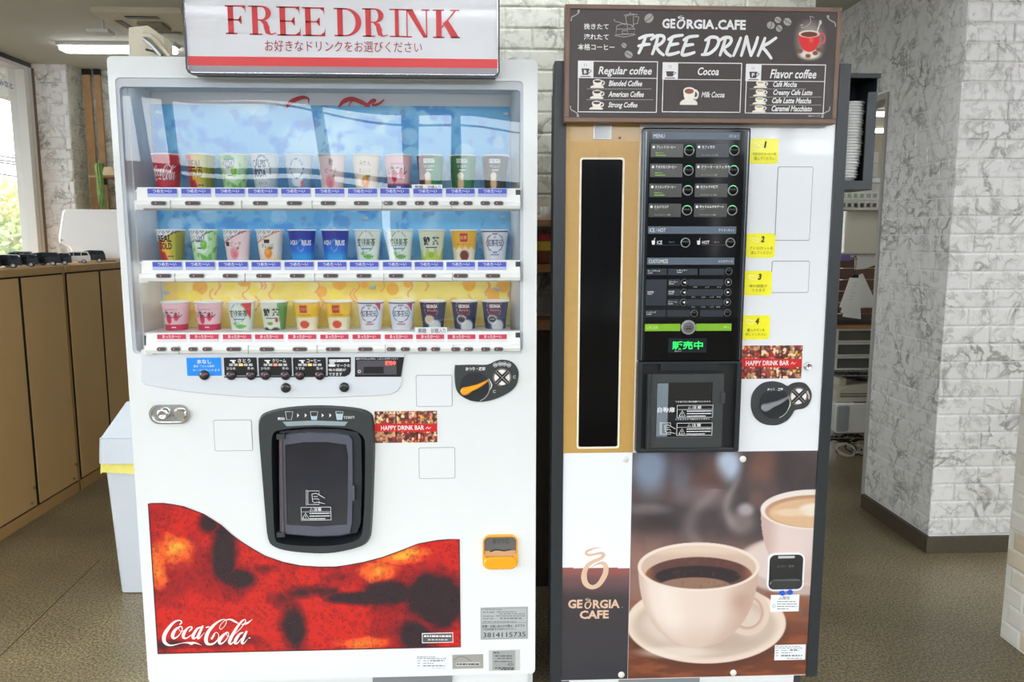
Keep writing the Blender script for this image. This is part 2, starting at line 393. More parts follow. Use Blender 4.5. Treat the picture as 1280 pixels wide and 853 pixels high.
o = struct(wf, 'window_1'); MB().add([(XW, FW - 0.05, 0.75), (4.9, FW - 0.05, 0.75), (4.9, FW - 0.05, 2.52), (XW, FW - 0.05, 2.52)], [(0, 1, 2, 3)], winglass).build('pane', o)
# window on the left wall: white frame by the column, brown gasket lines
wf = MB(); yb = CFY - 0.005; ya = PX(36, 187, XW)[0]
wf.box(XW - 0.1, XW + 0.01, ya, ya + (yb - ya) * 0.42, 0.25, CZ - 0.035, framew); wf.box(XW - 0.1, XW + 0.012, ya + (yb - ya) * 0.52, yb, 0.25, CZ - 0.035, framew)
wf.box(XW - 0.1, XW + 0.004, ya + (yb - ya) * 0.42, ya + (yb - ya) * 0.52, 0.25, CZ - 0.035, framek)
wf.box(XW, XW + 0.02, yb - 0.022, yb + 0.001, 0.25, CZ - 0.035, framek)
wf.box(XW - 0.1, XW + 0.01, FW, ya, 0.25, 0.31, framew); wf.box(XW - 0.1, XW + 0.01, FW, ya, CZ - 0.06, CZ - 0.035, framew)
for y in (2.6, 0.6): wf.box(XW - 0.1, XW + 0.01, y - 0.04, y + 0.04, 0.3, CZ - 0.05, framew)
o2 = struct(wf, 'window_2')
MB().add([(XW - 0.05, FW, 0.3), (XW - 0.05, ya, 0.3), (XW - 0.05, ya, CZ - 0.05), (XW - 0.05, FW, CZ - 0.05)], [(0, 3, 2, 1)], winglass).build('pane', o2)
lt = MB(); tv, tf = textmesh('みなと', 0, 0.02); lo = tv.min(0); hi = tv.max(0)
y0, z1 = PX(7, 98, XW); y1, z0 = PX(25, 112, XW)
lt.add([(XW - 0.044, y0 + (p[0] - lo[0]) / (hi[0] - lo[0]) * (y1 - y0), z0 + (p[1] - lo[1]) / (hi[1] - lo[1]) * (z1 - z0)) for p in tv], tf, M('window_letter_blue', (120, 130, 175), 0.5, var=0))
yy = PX(1, 98, XW)[0]; lt.add([(XW - 0.044, yy, z0 - 0.02), (XW - 0.044, yy + 0.05, z0 - 0.02), (XW - 0.044, yy + 0.05, z1 + 0.03), (XW - 0.044, yy, z1 + 0.03)], [(0, 1, 2, 3)], M('window_letter_blue'))
lt.build('window_lettering', o2)
portal((XW + 4.9) / 2, FW + 0.02, 1.635, 4.9 - XW, 1.77, (pi / 2, 0, 0))
portal(XW + 0.02, (ya + FW) / 2, 1.4, CZ - 0.3, ya - FW, (0, -pi / 2, 0))

# bricks, one object each, sharing meshes
_bm = {}
def brickmesh(wd, h, d, mat, axis):
    key = (round(wd, 3), round(h, 3), mat.name, axis)
    if key in _bm: return _bm[key]
    c = 0.006; a, b = wd / 2, h / 2
    o_ = [(-a, 0, -b), (a, 0, -b), (a, 0, b), (-a, 0, b)]; m_ = [(x, -d * 0.5, z) for x, _, z in o_]; i_ = [(-a + c, -d, -b + c), (a - c, -d, -b + c), (a - c, -d, b - c), (-a + c, -d, b - c)]
    v = o_ + m_ + i_; f = [(8, 9, 10, 11)] + [(k, (k + 1) % 4, 4 + (k + 1) % 4, 4 + k) for k in range(4)] + [(4 + k, 4 + (k + 1) % 4, 8 + (k + 1) % 4, 8 + k) for k in range(4)]
    if axis == 'x': v = [(y, -x, z) for x, y, z in v]           # facing -X
    me = bpy.data.meshes.new('brick'); me.from_pydata(v, [], f); me.materials.append(mat); me.update(); _bm[key] = me; return me
def bricks(parent, plane, axis, u0, u1, z0, z1, mats, L=0.205, h=0.0775, d=0.006, gap=0.004, keep=None, z_origin=0.0, sheet=0.0):
    k = int(math.floor((z0 - z_origin) / h)); n = 0
    while z_origin + k * h < z1 - 0.01:
        za, zb = max(z0, z_origin + k * h), min(z1, z_origin + (k + 1) * h); u = u0 - (L / 2 if k % 2 else 0)
        while u < u1 - 0.004:
            ua, ub = max(u, u0), min(u + L, u1); u += L
            if ub - ua < 0.03 or zb - za < 0.02: continue
            if keep and not keep((ua + ub) / 2, (za + zb) / 2): continue
            mat = mats[0] if len(mats) == 1 else random.choice(mats)
            me = brickmesh(ub - ua - gap, zb - za - gap, d, mat, axis)
            b = bpy.data.objects.new('brick', me); COL.objects.link(b); dd = random.uniform(-0.0012, 0.0012)
            c = ((ua + ub) / 2, plane + dd, (za + zb) / 2) if axis == 'y' else (plane + dd, (ua + ub) / 2, (za + zb) / 2)
            place(b, c, parent); n += 1
        k += 1
    return n
# right column and doorway wall
BY = 3.18; DJ = 3.75
wc = struct(MB().box(XR, 4.9, BY, DJ, 0, CZ, mortar), 'wall_column')
bricks(wc, BY, 'y', XR - 0.008, XR + 0.82, 0.075, CZ, [brickm])
bricks(wc, XR, 'x', BY + 0.002, DJ, 0.075, CZ, [brickm])
# corner edge shows a crinkled seam
struct(MB().box(XR - 0.02, 4.9, BY - 0.02, BY, 0, 0.072, basem).box(XR - 0.02, XR, BY, DJ, 0, 0.072, basem), 'baseboard_right')
DT = 2.05
wd_ = struct(MB().box(XR, XR + 0.12, DJ, FARY, DT + 0.03, CZ, mortar).box(XR, XR + 0.12, 5.3, FARY, 0, DT + 0.03, mortar), 'wall_doorway')
bricks(wd_, XR, 'x', DJ, FARY, DT + 0.03, CZ, [brickm])
jm = M('door_frame_grey', (176, 174, 168), 0.45, var=0.02)
struct(MB().box(XR - 0.012, XR + 0.1, DJ, DJ + 0.018, 0, DT + 0.03, jm).box(XR - 0.012, XR + 0.1, DJ + 0.018, 5.3, DT, DT + 0.03, jm), 'trim_1')
# wall behind the machines
WB = 3.05
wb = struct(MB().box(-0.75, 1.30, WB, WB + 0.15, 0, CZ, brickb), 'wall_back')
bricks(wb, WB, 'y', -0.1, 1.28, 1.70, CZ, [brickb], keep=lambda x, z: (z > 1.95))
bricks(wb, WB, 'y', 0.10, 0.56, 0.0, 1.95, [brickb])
# far left column
bricks_f = struct(MB().box(XW, CFX, CFY, FARY, 0, CZ, mortar), 'wall_pillar')
bricks(bricks_f, CFY, 'y', XW, CFX, 1.1, CZ, [brickm], h=0.0775)
bricks(bricks_f, CFX + 0.0, 'x', CFY, FARY, 1.1, 1.11, [brickm])
# its side face, seen at a glancing angle
bs = MB()
for k in range(20):
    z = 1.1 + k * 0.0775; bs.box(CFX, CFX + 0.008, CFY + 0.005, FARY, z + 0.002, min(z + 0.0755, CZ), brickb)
q = bs.build('brick_courses', bricks_f); q['kind'] = 'stuff'
wfar = bpy.data.objects['wall_far']
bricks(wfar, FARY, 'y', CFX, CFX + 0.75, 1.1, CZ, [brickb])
# beige brick partition at the right edge
pb = [M('beige_brick_light', (232, 226, 212), 0.6, var=0.04, scale=25), M('beige_brick_cream', (226, 214, 190), 0.6, var=0.05, scale=25), M('beige_brick_tan', (216, 200, 172), 0.6, var=0.06, scale=25), M('beige_brick_pale', (238, 234, 226), 0.6, var=0.03, scale=25)]
pt = MB().box(1.815, 1.95, 0.9, 2.455, 0, 1.15, M('partition_core', (240, 238, 230), 0.6)).build('partition')
tag(pt, 'low partition faced with small beige and white bricks, at the right edge of the frame', 'partition')
bricks(pt, 1.815, 'x', 1.55, 2.455, 0.004, 1.15, pb, L=0.135, h=0.066, d=0.004, gap=0.006)

# ---------------------------------------------------------------- outside
gnd = M('outdoor_ground', (84, 84, 82), 0.9, var=0.05, scale=0.7)
struct(MB().box(-60, -4.2, -60, 60, -0.25, -0.15, gnd).box(-4.2, 60, -60, FW - 0.1, -0.25, -0.15, gnd), 'ground')
leafm = [M('leaf_green', (186, 206, 140), 0.7, var=0.1), M('leaf_yellow', (232, 218, 140), 0.7, var=0.1), M('leaf_orange', (238, 206, 146), 0.7, var=0.1)]
barkm = M('pale_bark', (176, 160, 140), 0.8, var=0.1)
def tree(Y, px, py0, py1, label, spread=1.0):
    X, z1 = P(px, py0, Y); z1 = z1; t = thing('tree', (X, Y, -0.15), label, 'tree')
    tr = MB(); tr.rod((X, Y, -0.15), (X + 0.08, Y, z1 * 0.55), 0.07, barkm, r2=0.04)
    for k in range(7):
        a = k * 0.9; tr.rod((X + 0.05, Y, z1 * (0.35 + 0.05 * k)), (X + cos(a) * spread * 0.7, Y + sin(a) * 0.7, z1 * (0.7 + 0.04 * k)), 0.03, barkm, 6, 0.012)
    tr.build('trunk', t)
    lf = MB(); r = random.Random(3)
    for k in range(2600):
        a, b = r.uniform(0, 2 * pi), r.gauss(0, 0.5); q = spread * (0.3 + 0.8 * r.random())
        c = Vector((X + cos(a) * q * cos(b), Y + sin(a) * q, z1 * 0.72 + sin(b) * z1 * 0.3)); s_ = r.uniform(0.04, 0.09)
        u = Vector((r.gauss(0, 1), r.gauss(0, 1), r.gauss(0, 1))).normalized(); w2 = u.orthogonal().normalized()
        lf.add([tuple(c + u * s_), tuple(c + w2 * s_ * 0.6), tuple(c - u * s_), tuple(c - w2 * s_ * 0.6)], [(0, 1, 2, 3)], leafm[0] if c.z < z1 * 0.75 else r.choice(leafm))
    f_ = lf.build('foliage', t); f_['kind'] = 'stuff'
tree(14, 10, 228, 300, 'autumn street tree with yellow and green leaves outside the left window', 1.3)
X, Z = P(33, 150, 16); pole = thing('utility_pole', (X, 16, -0.15), 'pale utility pole with a lamp arm outside the left window', 'pole')
pmt = M('concrete_pole', (190, 200, 205), 0.8)
MB().rod((X, 16, -0.15), (X, 16, 3.6), 0.09, pmt, r2=0.07).build('pole', pole); MB().rod((X, 16, P(33, 195, 16)[1]), (P(14, 193, 16)[0], 16, P(14, 193, 16)[1]), 0.03, pmt).build('arm', pole)
wr = MB()
for ya_, yb_ in ((186, 200), (193, 204), (210, 222), (196, 207)):
    a = P(-60, ya_ - 12, 17); b = P(45, yb_, 17); pts = [(a[0] + (b[0] - a[0]) * t, 17, a[1] + (b[1] - a[1]) * t - 0.1 * sin(pi * t)) for t in np.linspace(0, 1.6, 12)]
    wr.tube(pts, 0.016, M('cable_grey', (110, 100, 100), 0.6, var=0), 5)
tag(wr.build('overhead_cable'), 'dark overhead cables strung across the sky outside the left window', 'cable', kind='stuff')
hedge = MB(); r = random.Random(5)
hX, _ = P(-40, 300, 17); hX2, _ = P(45, 300, 17)
for k in range(1500):
    c = Vector((r.uniform(hX, hX2), 17 + r.uniform(-.3, .3), r.uniform(-0.1, 1.25))); s_ = r.uniform(0.05, 0.11); u = Vector((r.gauss(0, 1), r.gauss(0, 1), r.gauss(0, 1))).normalized(); w2 = u.orthogonal().normalized()
    hedge.add([tuple(c + u * s_), tuple(c + w2 * s_), tuple(c - u * s_), tuple(c - w2 * s_)], [(0, 1, 2, 3)], M('hedge_green', (96, 140, 110), 0.8, var=0.2))
tag(hedge.build('hedge'), 'green hedge along the street outside the left window', 'hedge', kind='stuff')
# buildings and poles opposite the shop front, out of view, seen only as reflections
bldm = M('facade_grey', (74, 78, 84), 0.8)
bl = MB()
for x0, x1, h in ((-36, -14, 4.8), (-13, -4, 4.0), (-3, 8, 4.6), (10, 30, 4.2)): bl.box(x0, x1, -28, -22, -0.15, h, bldm)
struct(bl, 'street_buildings')
up = MB()
for x in (-6.5, -1.2, 1.6, 6): up.rod((x, -11, -0.15), (x + 0.1, -11, 9), 0.16, M('street_pole', (70, 74, 78), 0.8))
for k in range(5): up.tube([(x, -11 - 0.1 * k, 4.4 + 0.5 * k + 0.004 * x * x) for x in np.linspace(-20, 20, 24)], 0.025, M('cable_grey'), 5)
struct(up, 'street_poles')

# ---------------------------------------------------------------- ceiling fixtures
tubem = M('lamp_tube', (250, 252, 255), 0.5, emit=LAMP, var=0)
def ceiling_light(x, y, L, label, group=None, yaw=0, wd=0.11):
    t = thing('ceiling_light', (x, y, CZ), label, 'ceiling light', group)
    MB().box(x - L / 2, x + L / 2, y - wd / 2, y + wd / 2, CZ - 0.022, CZ, offw).build('housing', t)
    MB().prism(rr(x - L / 2 + 0.01, CZ - 0.052, x + L / 2 - 0.01, CZ - 0.022, 0.014), y - wd * 0.36, y + wd * 0.36, tubem).build('tube', t)
    if yaw: t.rotation_euler.z = yaw
a = PZ(75, 54, CZ); b = PZ(222, 56, CZ)
ceiling_light((a[0] + b[0]) / 2, a[1], b[0] - a[0], 'long white tube light on the ceiling at the upper left, behind the vending machine')
for x in (-1.9, 0.2, 2.3, 4.0):  # unseen tubes over the shop floor, there for their light
    for y in (-0.25, 0.95): ceiling_light(x, y, 1.2, 'unseen long tube light on the shop ceiling in front of the machines', 'unseen tube lights over the shop floor')
ceiling_light(-2.0, 1.9, 1.2, 'unseen long tube light on the shop ceiling in front of the machines', 'unseen tube lights over the shop floor')
ceiling_light(0.3, 2.78, 1.2, 'added unseen tube light brightening the wall behind the drink machines')  # added out of view to light the wall in the gap
a = PZ(1106, 138, CZ); ceiling_light(a[0], a[1], 1.2, 'long tube light on the office ceiling seen through the doorway')
a = PZ(1092, 162, CZ); ceiling_light(a[0], min(a[1], 8.6), 0.3, 'small bright light farthest back on the office ceiling', wd=0.2)
# air conditioner cassette
nx0, ny0 = PZ(112, 8, CZ); fx0, fy0 = PZ(163, 38, CZ)
ac = thing('air_conditioner', (nx0 + 0.5, (ny0 + fy0) / 2, CZ), 'cream ceiling cassette air conditioner behind the vending machine', 'air conditioner')
cream = M('cream_plastic', (214, 206, 184), 0.5, var=0.01); AL = fy0 - ny0
MB().box(nx0, nx0 + AL, ny0, fy0, CZ - 0.03, CZ, cream).build('panel', ac)
MB().box(nx0 + 0.17, nx0 + AL - 0.17, ny0 + 0.17, fy0 - 0.17, CZ - 0.045, CZ - 0.028, M('intake_grey', (140, 134, 116), 0.7)).build('intake_grille', ac)
for (x0, x1, y0, y1) in ((nx0 + 0.15, nx0 + AL - 0.15, ny0 + 0.06, ny0 + 0.1), (nx0 + 0.15, nx0 + AL - 0.15, fy0 - 0.1, fy0 - 0.06), (nx0 + 0.06, nx0 + 0.1, ny0 + 0.15, fy0 - 0.15)):
    MB().box(x0, x1, y0, y1, CZ - 0.034, CZ - 0.028, black).build('air_slot', ac)
ceiling_light(2.9, 1.9, 1.2, 'added unseen tube light brightening the brick column and partition')  # added out of view to brighten column front and partition
ceiling_light(3.0, 4.0, 1.2, 'added tube light hidden behind the brick column, brightening the office rack')  # extra lamp the column hides, added to brighten the rack
x, y = PZ(128, 24, CZ); sp = thing('ceiling_sensor', (x, y, CZ), 'small white box hanging from a short rod on the ceiling', 'sensor')
zb = CZ - 0.06; MB().rod((x, y, CZ), (x, y, zb), 0.008, offw).build('rod', sp); MB().box(x - 0.075, x + 0.045, y - 0.04, y + 0.04, zb - 0.02, zb, offw).build('box', sp)
# ================================================================ drink vending machine (left)
vm = thing('vending_machine', (-0.393, F, 0), 'large white cup drink machine with three rows of cups and a red bubble panel', 'vending machine')
A0, A1, ZB, ZT = -0.943, 0.157, 0.128, 1.84
MB().box(A0 + 0.004, A1 - 0.004, F + 0.24, F + 0.78, 0.05, ZT - 0.004, white).box(A0 + 0.004, A0 + 0.03, F + 0.045, F + 0.24, 0.05, ZT - 0.004, white).box(A1 - 0.03, A1 - 0.004, F + 0.045, F + 0.24, 0.05, ZT - 0.004, white)\
    .box(A0 + 0.004, A1 - 0.004, F + 0.045, F + 0.24, ZT - 0.035, ZT - 0.004, white).box(A0 + 0.004, A1 - 0.004, F + 0.1, F + 0.24, 0.05, 1.0, white).build('cabinet', vm)
# window opening and dispenser opening
W0, W1 = P(154, 260)[0], P(654, 260)[0]; WZ1, WZ0 = P(400, 99)[1], P(400, 441)[1]
disp = [(327, 524), (336, 516.5), (360, 511), (400, 508.5), (440, 511), (459, 516), (465.5, 526), (467, 560), (465.5, 610), (463.5, 655), (460.5, 672), (450, 681.5), (420, 688.5), (395, 689.5), (365, 687), (346, 682), (337, 672), (333.5, 640), (328.5, 580), (325.5, 540)]
dout = [tuple(p) for p in smoothpath([P(*p) for p in disp], 3, True)]
rec = [(343, 541), (352, 536.5), (375, 533.5), (400, 532.5), (425, 533.5), (443, 536.5), (455, 545), (457.5, 560), (457, 610), (455, 655), (449, 672), (425, 679), (400, 680.5), (375, 680), (352, 677), (345, 668), (342.5, 620), (341, 560)]
drec = [tuple(p) for p in smoothpath([P(*p) for p in rec], 3, True)]
door = MB(); door.holed(rr(A0, ZB, A1, ZT, 0.012), [rr(W0, WZ0, W1, WZ1, 0.012), drec], F, F + 0.05, white)
door.build('door_panel', vm)
MB().box(A0 + 0.02, A1 - 0.02, F + 0.02, F + 0.6, 0.012, ZB - 0.006, M('kick_white', (226, 228, 230), 0.4)).build('base_skirt', vm)
x0, z0, x1, z1 = R(465, 846, 565, 856); MB().box(x0, x1, F + 0.012, F + 0.03, z0 - 0.02, z1 - 0.006, M('vent_grey', (130, 132, 136), 0.5)).build('base_vent', vm)
for x in (A0 + 0.08, A1 - 0.08):
    for y in (F + 0.1, F + 0.55): MB().rod((x, y, 0), (x, y, 0.02), 0.03, charc, 12).build('foot', vm)
# grey inner bevel round the window
MB().holed(rr(W0, WZ0, W1, WZ1, 0.012), [rr(W0 + 0.008, WZ0 + 0.004, W1 - 0.008, WZ1 - 0.022, 0.01)], F + 0.004, F + 0.02, M('bevel_grey', (196, 202, 210), 0.35)).build('window_frame', vm)
# cavity
FB = F + 0.17
bx0, bx1 = P(188, 130, FB)[0], P(638, 135, FB)[0]
cav = MB()
cav.box(W0 + 0.008, W1 - 0.008, FB + 0.001, FB + 0.01, WZ0 - 0.02, WZ1, greyin)
cav.add([(W0 + 0.008, F + 0.02, WZ0 - .02), (bx0, FB, WZ0 - .02), (bx0, FB, WZ1), (W0 + 0.008, F + 0.02, WZ1)], [(0, 1, 2, 3)], greyin)
cav.add([(W1 - 0.008, F + 0.02, WZ0 - .02), (bx1, FB, WZ0 - .02), (bx1, FB, WZ1), (W1 - 0.008, F + 0.02, WZ1)], [(3, 2, 1, 0)], greyin)
cav.box(W0, W1, F + 0.02, FB, WZ1 - 0.004, WZ1 + 0.004, greyin); cav.box(W0, W1, F + 0.02, FB, WZ0 - 0.02, WZ0 - 0.01, greyin)
cav.build('display_cavity', vm)
def bubbles(n, x0, x1, y0, y1, r0, r1, seed):
    r = random.Random(seed); return [(r.uniform(x0, x1), r.uniform(y0, y1), r.uniform(r0, r1)) for _ in range(n)]
BBL = bubbles(46, 190, 640, 128, 330, 4, 13, 3)
def blue_fn(x, y):
    n = fbm(x, y, 60, 1); n2 = fbm(x, y, 22, 9)
    c = base(x, (112, 184, 228)); c = ov(c, (168, 212, 238), sm(n, .45, .75)); c = ov(c, (60, 140, 212), sm(n2, .58, .74) * 0.8); c = ov(c, (92, 128, 190), sm(fbm(x, y, 14, 20), .66, .74) * 0.5)
    for i, (bx, by, r) in enumerate(BBL):
        d = np.hypot(x - bx, y - by); c = ov(c, (60, 150, 220) if i % 3 == 0 else (190, 224, 244), (1 - sm(d, r - 1.2, r)) * 0.45)
    c = ov(c, (236, 240, 246), sm(y, 150, 118) * 0.0); return c
YB = bubbles(26, 200, 640, 352, 380, 5, 10, 8)
def yel_fn(x, y):
    c = base(x, (248, 226, 120)); c = ov(c, (240, 212, 92), sm(fbm(x, y, 50, 4), .5, .7)); c = ov(c, (250, 236, 160), sm(fbm(x, y, 30, 14), .55, .75))
    for i, (bx, by, r) in enumerate(YB):
        d = np.hypot(x - bx, y - by); c = ov(c, (246, 176, 60) if i % 2 else (250, 228, 90), (1 - sm(d, r - 1.2, r)) * 0.85)
        c = ov(c, (240, 140, 110), (np.abs(x - bx - 22 - 3 * np.sin(y / 3.5)) < 1.2) * (np.abs(y - by) < 10) * 0.6)
    return ov(c, (246, 190, 110), sm(x, 240, 195) * .5)
zp = P(400, 132, FB)[1]
RZ = [P(410, 235)[1], P(410, 325.5)[1], P(410, 415)[1]]      # top of the three selection rails
painted('blue_backdrop', vm, bx0 + 0.002, RZ[0] - 0.015, bx1 - 0.002, zp, FB - 0.003, blue_fn, 0.0024, pmm)
painted('blue_backdrop', vm, bx0 + 0.002, RZ[1] - 0.015, bx1 - 0.002, RZ[0] - 0.05, FB - 0.003, blue_fn, 0.0024, pmm)
painted('yellow_backdrop', vm, bx0 + 0.008, RZ[2] - 0.02, bx1 - 0.002, RZ[1] - 0.05, FB - 0.003, yel_fn, 0.0024, pmm)
# script emblem half hidden above the backdrop
lg = MB(); k_ = KPX * 1.08
def pst(pts, wd, y, mat, Y=F, mb=None, n=5, sx=1, ox=0, oy=0, sc=1.0):
    q = smoothpath([(*P(ox + p[0] * sc, oy + p[1] * sc, Y), (p[2] if len(p) > 2 else wd) * sc * Y / FPX) for p in pts], n)
    return (mb or MB()).line([tuple(a) for a in q], 0, y, mat)
pst([(424, 134, 2), (430, 127, 5), (440, 124, 5), (452, 128, 5), (461, 133, 3)], 3, FB - 0.004, inkr, FB, lg); pst([(436, 133, 1), (440, 127, 1.2), (446, 127, 1)], 1, FB - 0.004, inkr, FB, lg)
pst([(458, 133, 3), (466, 126, 4), (470, 126, 1.5), (466, 132, 2), (474, 130, 3), (480, 125, 1.5)], 3, FB - 0.004, inkr, FB, lg)
pst([(359, 134, 3), (364, 128, 5), (372, 124, 5), (380, 122, 4), (386, 124, 2), (386, 129, 1)], 3, FB - .004, inkr, FB, lg); lg.build('script_emblem', vm)
# rails
lblue = M('label_blue', (70, 84, 190), 0.4, var=0); llil = M('label_lilac', (178, 186, 226), 0.4, var=0); lred = M('label_red', (206, 52, 84), 0.4, var=0); lpink = M('label_pale', (226, 222, 226), 0.4, var=0)
butm = M('button_smoke', (84, 78, 80), 0.15, coat=0.5, var=0); redled = M('led_red', (255, 120, 120), 0.4, emit=0.8, var=0); butrim = M('button_rim', (170, 170, 172), 0.4, var=0)
RX0, RX1 = P(171, 245)[0], P(650, 245)[0]
LBL = [[205, 247, 289, 330, 371, 413, 454, 494, 535, 575.5, 615.5], [211, 252, 293, 334, 375, 416, 456, 497, 536.5, 576, 615], [216.5, 257, 298, 338, 379, 419, 459, 499, 538, 577, 616]]
BTN = [[202, 244, 286, 328, 370, 412, 453, (486, 503), (525, 542.5), (568, 585), (606.5, 623)], [208, 249, 290.5, 332, 373.5, 415, 456, 496, 536.5, 576, 616], [(205.5, 223), (244.5, 262), 295, 336, 377, 418, 458, (490, 507.5), (528.5, 545), (570, 586), (607, 623)]]
YR = [(234, 258), (325, 349), (415, 438)]
RY = F - 0.006
for r in range(3):
    z = RZ[r]; rb = MB()
    prof = [(F + 0.03, z), (RY + 0.004, z), (RY, z - 0.003), (RY - 0.004, z - 0.032), (RY - 0.004, z - 0.034), (RY - 0.009, z - 0.037), (RY - 0.012, z - 0.045), (RY - 0.009, z - 0.054), (F + 0.0, z - 0.058), (F + 0.03, z - 0.058)]
    v = [(RX0 + (0.004 if z else 0), y, q) for y, q in prof] + [(RX1, y, q) for y, q in prof]; n = len(prof)
    rb.add(v, [(i, (i + 1) % n, n + (i + 1) % n, n + i) for i in range(n)], offw); rb.add(v, [tuple(range(n))[::-1], tuple(range(n, 2 * n))], offw)
    for k in range(6): x = RX0 + (RX1 - RX0) * (k + 0.5) / 5.5; rb.box(x, x + 0.0012, RY - 0.0125, RY - 0.008, z - 0.056, z - 0.034, greyline) if x < RX1 else None
    rb.box(RX0 - 0.002, RX0 + 0.02, RY - 0.006, F + 0.02, z - 0.058, z - 0.034, offw); rb.box(RX1 - 0.012, RX1 + 0.001, RY - 0.002, F + 0.02, z - 0.055, z - 0.004, charc)
    rail = rb.build('selection_rail', vm)
    MB().box(bx0 + 0.003, bx1 - 0.003, F + 0.03, FB - 0.004, z - 0.012, z - 0.004, greyin).build('shelf', vm)
    for i in range(11):
        cx, cz = P(LBL[r][i], YR[r][0] + 7.5); hw = 0.0385; yl = RY - 0.0035; a, b = (lred, lpink) if r == 2 else (lblue, llil)
        m = MB(); m.prism(rr(cx - hw, cz - 0.011, cx + hw, cz + 0.011, 0.002), yl - 0.0008, yl + 0.002, b); m.quad(cx - hw + .001, cz - 0.002, cx + hw - .001, cz + 0.0105, yl - 0.0012, a)
        m.text('あったか〜い' if r == 2 else 'つめた〜い', (cx - 0.024, cz + 0.0002, cx + 0.024, cz + 0.0092), yl - 0.0016, inkw, bold=0.01)
        m.build('price_label', rail)
        bs_ = BTN[r][i]; pair = isinstance(bs_, tuple)
        for bxp in (bs_ if pair else (bs_,)):
            cx, cz = P(bxp, YR[r][0] + 19.5 + (1 if r != 1 else 0)); hw = 0.0135 if pair else 0.0205; m = MB()
            m.prism(rr(cx - hw, cz - 0.0062, cx + hw, cz + 0.0062, 0.0062, 5), RY - 0.0135, RY - 0.008, butrim, 0.001); m.prism(rr(cx - hw + .0018, cz - 0.0044, cx + hw - .0018, cz + 0.0044, 0.0044, 5), RY - 0.0145, RY - 0.01, butm, 0.0006)
            m.quad(cx - hw * 0.35 - .001, cz - 0.001, cx - hw * 0.35 + .0015, cz + 0.001, RY - 0.0149, redled)
            m.build('select_button', rail)
# sold out slips above two rails
for r, px in ((0, (515, 231, 553, 238)), (2, (519, 409, 559, 417))):
    m = MB(); x0, z0, x1, z1 = R(*px); m.box(x0, x1, RY - 0.002, RY + 0.001, z0, z1, white); m.ptext('無糖', (px[0] + 4, px[1] + 1, px[0] + 14, px[3] - 1), RY - 0.003, inkk); m.ptext('砂糖入り', (px[0] + 20, px[1] + 1, px[3] and px[2] - 2, px[3] - 1), RY - 0.003, inkk); m.build('paper_slip', vm)
# poster clips
for (x, y) in ((199, 141), (437, 141), (632, 143), (456, 273), (628, 271), (209, 366), (466, 359), (621, 361)):
    px, pz = P(x, y, FB); MB().prism(rr(px - .008, pz - .0045, px + .008, pz + .0045, .002), FB - 0.008, FB - 0.003, M('clip_grey', (176, 196, 212), 0.3), 0.001).build('clip', vm)
# window panes, slightly bowed acrylic
pane = glassmat('acrylic_pane', (252, 254, 255), 1.4, 0.0, 1.49)
for (za, zb) in ((RZ[0] + 0.001, WZ1 - 0.022), (RZ[1] + 0.001, RZ[0] - 0.058), (RZ[2] + 0.001, RZ[1] - 0.058)):
    nx, nz = 60, 14; m = MB(); vs = []
    for j in range(nz + 1):
        for i in range(nx + 1):
            u, t = i / nx, j / nz; zz = za + (zb - za) * t
            tilt = 0.024 * u ** 1.3 * (zz - 1.45); bow = -tilt + 0.004 * sin(pi * (zz - WZ0) / (WZ1 - WZ0)) + 0.0007 * sin(u * 9.5 + 0.3) + 0.0005 * sin(u * 13 + t * 1.5)
            vs.append((W0 + 0.009 + (W1 - W0 - 0.018) * u, F + 0.013 - bow, zz))
    m.add(vs, [(j * (nx + 1) + i, j * (nx + 1) + i + 1, (j + 1) * (nx + 1) + i + 1, (j + 1) * (nx + 1) + i) for j in range(nz) for i in range(nx)], pane, True); m.build('window_pane', vm)
# glowing strips added out of sight behind frame and rails to brighten the display
strip = M('hidden_glow_strip', (250, 252, 255), 0.5, emit=5, var=0)
for z in (WZ1 - 0.005, RZ[0] - 0.014, RZ[1] - 0.014): MB().box(bx0 + 0.02, bx1 - 0.02, F + 0.034, F + 0.046, z - 0.006, z, strip).build('hidden_glow_strip', vm)

# control apron
ap = [(177, 441), (177, 476), (182, 481), (215, 487), (250, 491.5), (305, 496), (360, 497.5), (400, 497.5), (470, 494.8), (488, 493), (497, 489), (502, 481), (506, 443.5), (509, 442.5), (652, 442), (652, 437), (177, 437)]
apo = MB().prism([P(*p) for p in ap], F - 0.004, F + 0.02, apron, 0.0015).build('control_apron', vm)
AY = F - 0.0045
bluest = M('sticker_blue', (18, 140, 235), 0.4, var=0)
m = MB(); m.prism(rr(*R(234.5, 447, 277.5, 469.5), .002), AY - .001, AY, bluest); m.ptext('氷なし', (247, 449, 265, 454.5), AY - .0015, inkw, bold=.02); m.ptext('夏氷 くせふる無料', (243, 456, 269, 459), AY - .0015, inkw); m.ptext('マークに注入ります', (242, 461, 276, 464), AY - .0015, inkw); m.build('blue_label', apo)
ledo = M('led_orange', (255, 176, 96), 0.4, emit=1.2, var=0); ledo2 = M('led_coral', (255, 120, 90), 0.4, emit=1.2, var=0); icog = M('print_grey', (190, 190, 190), 0.5, var=0)
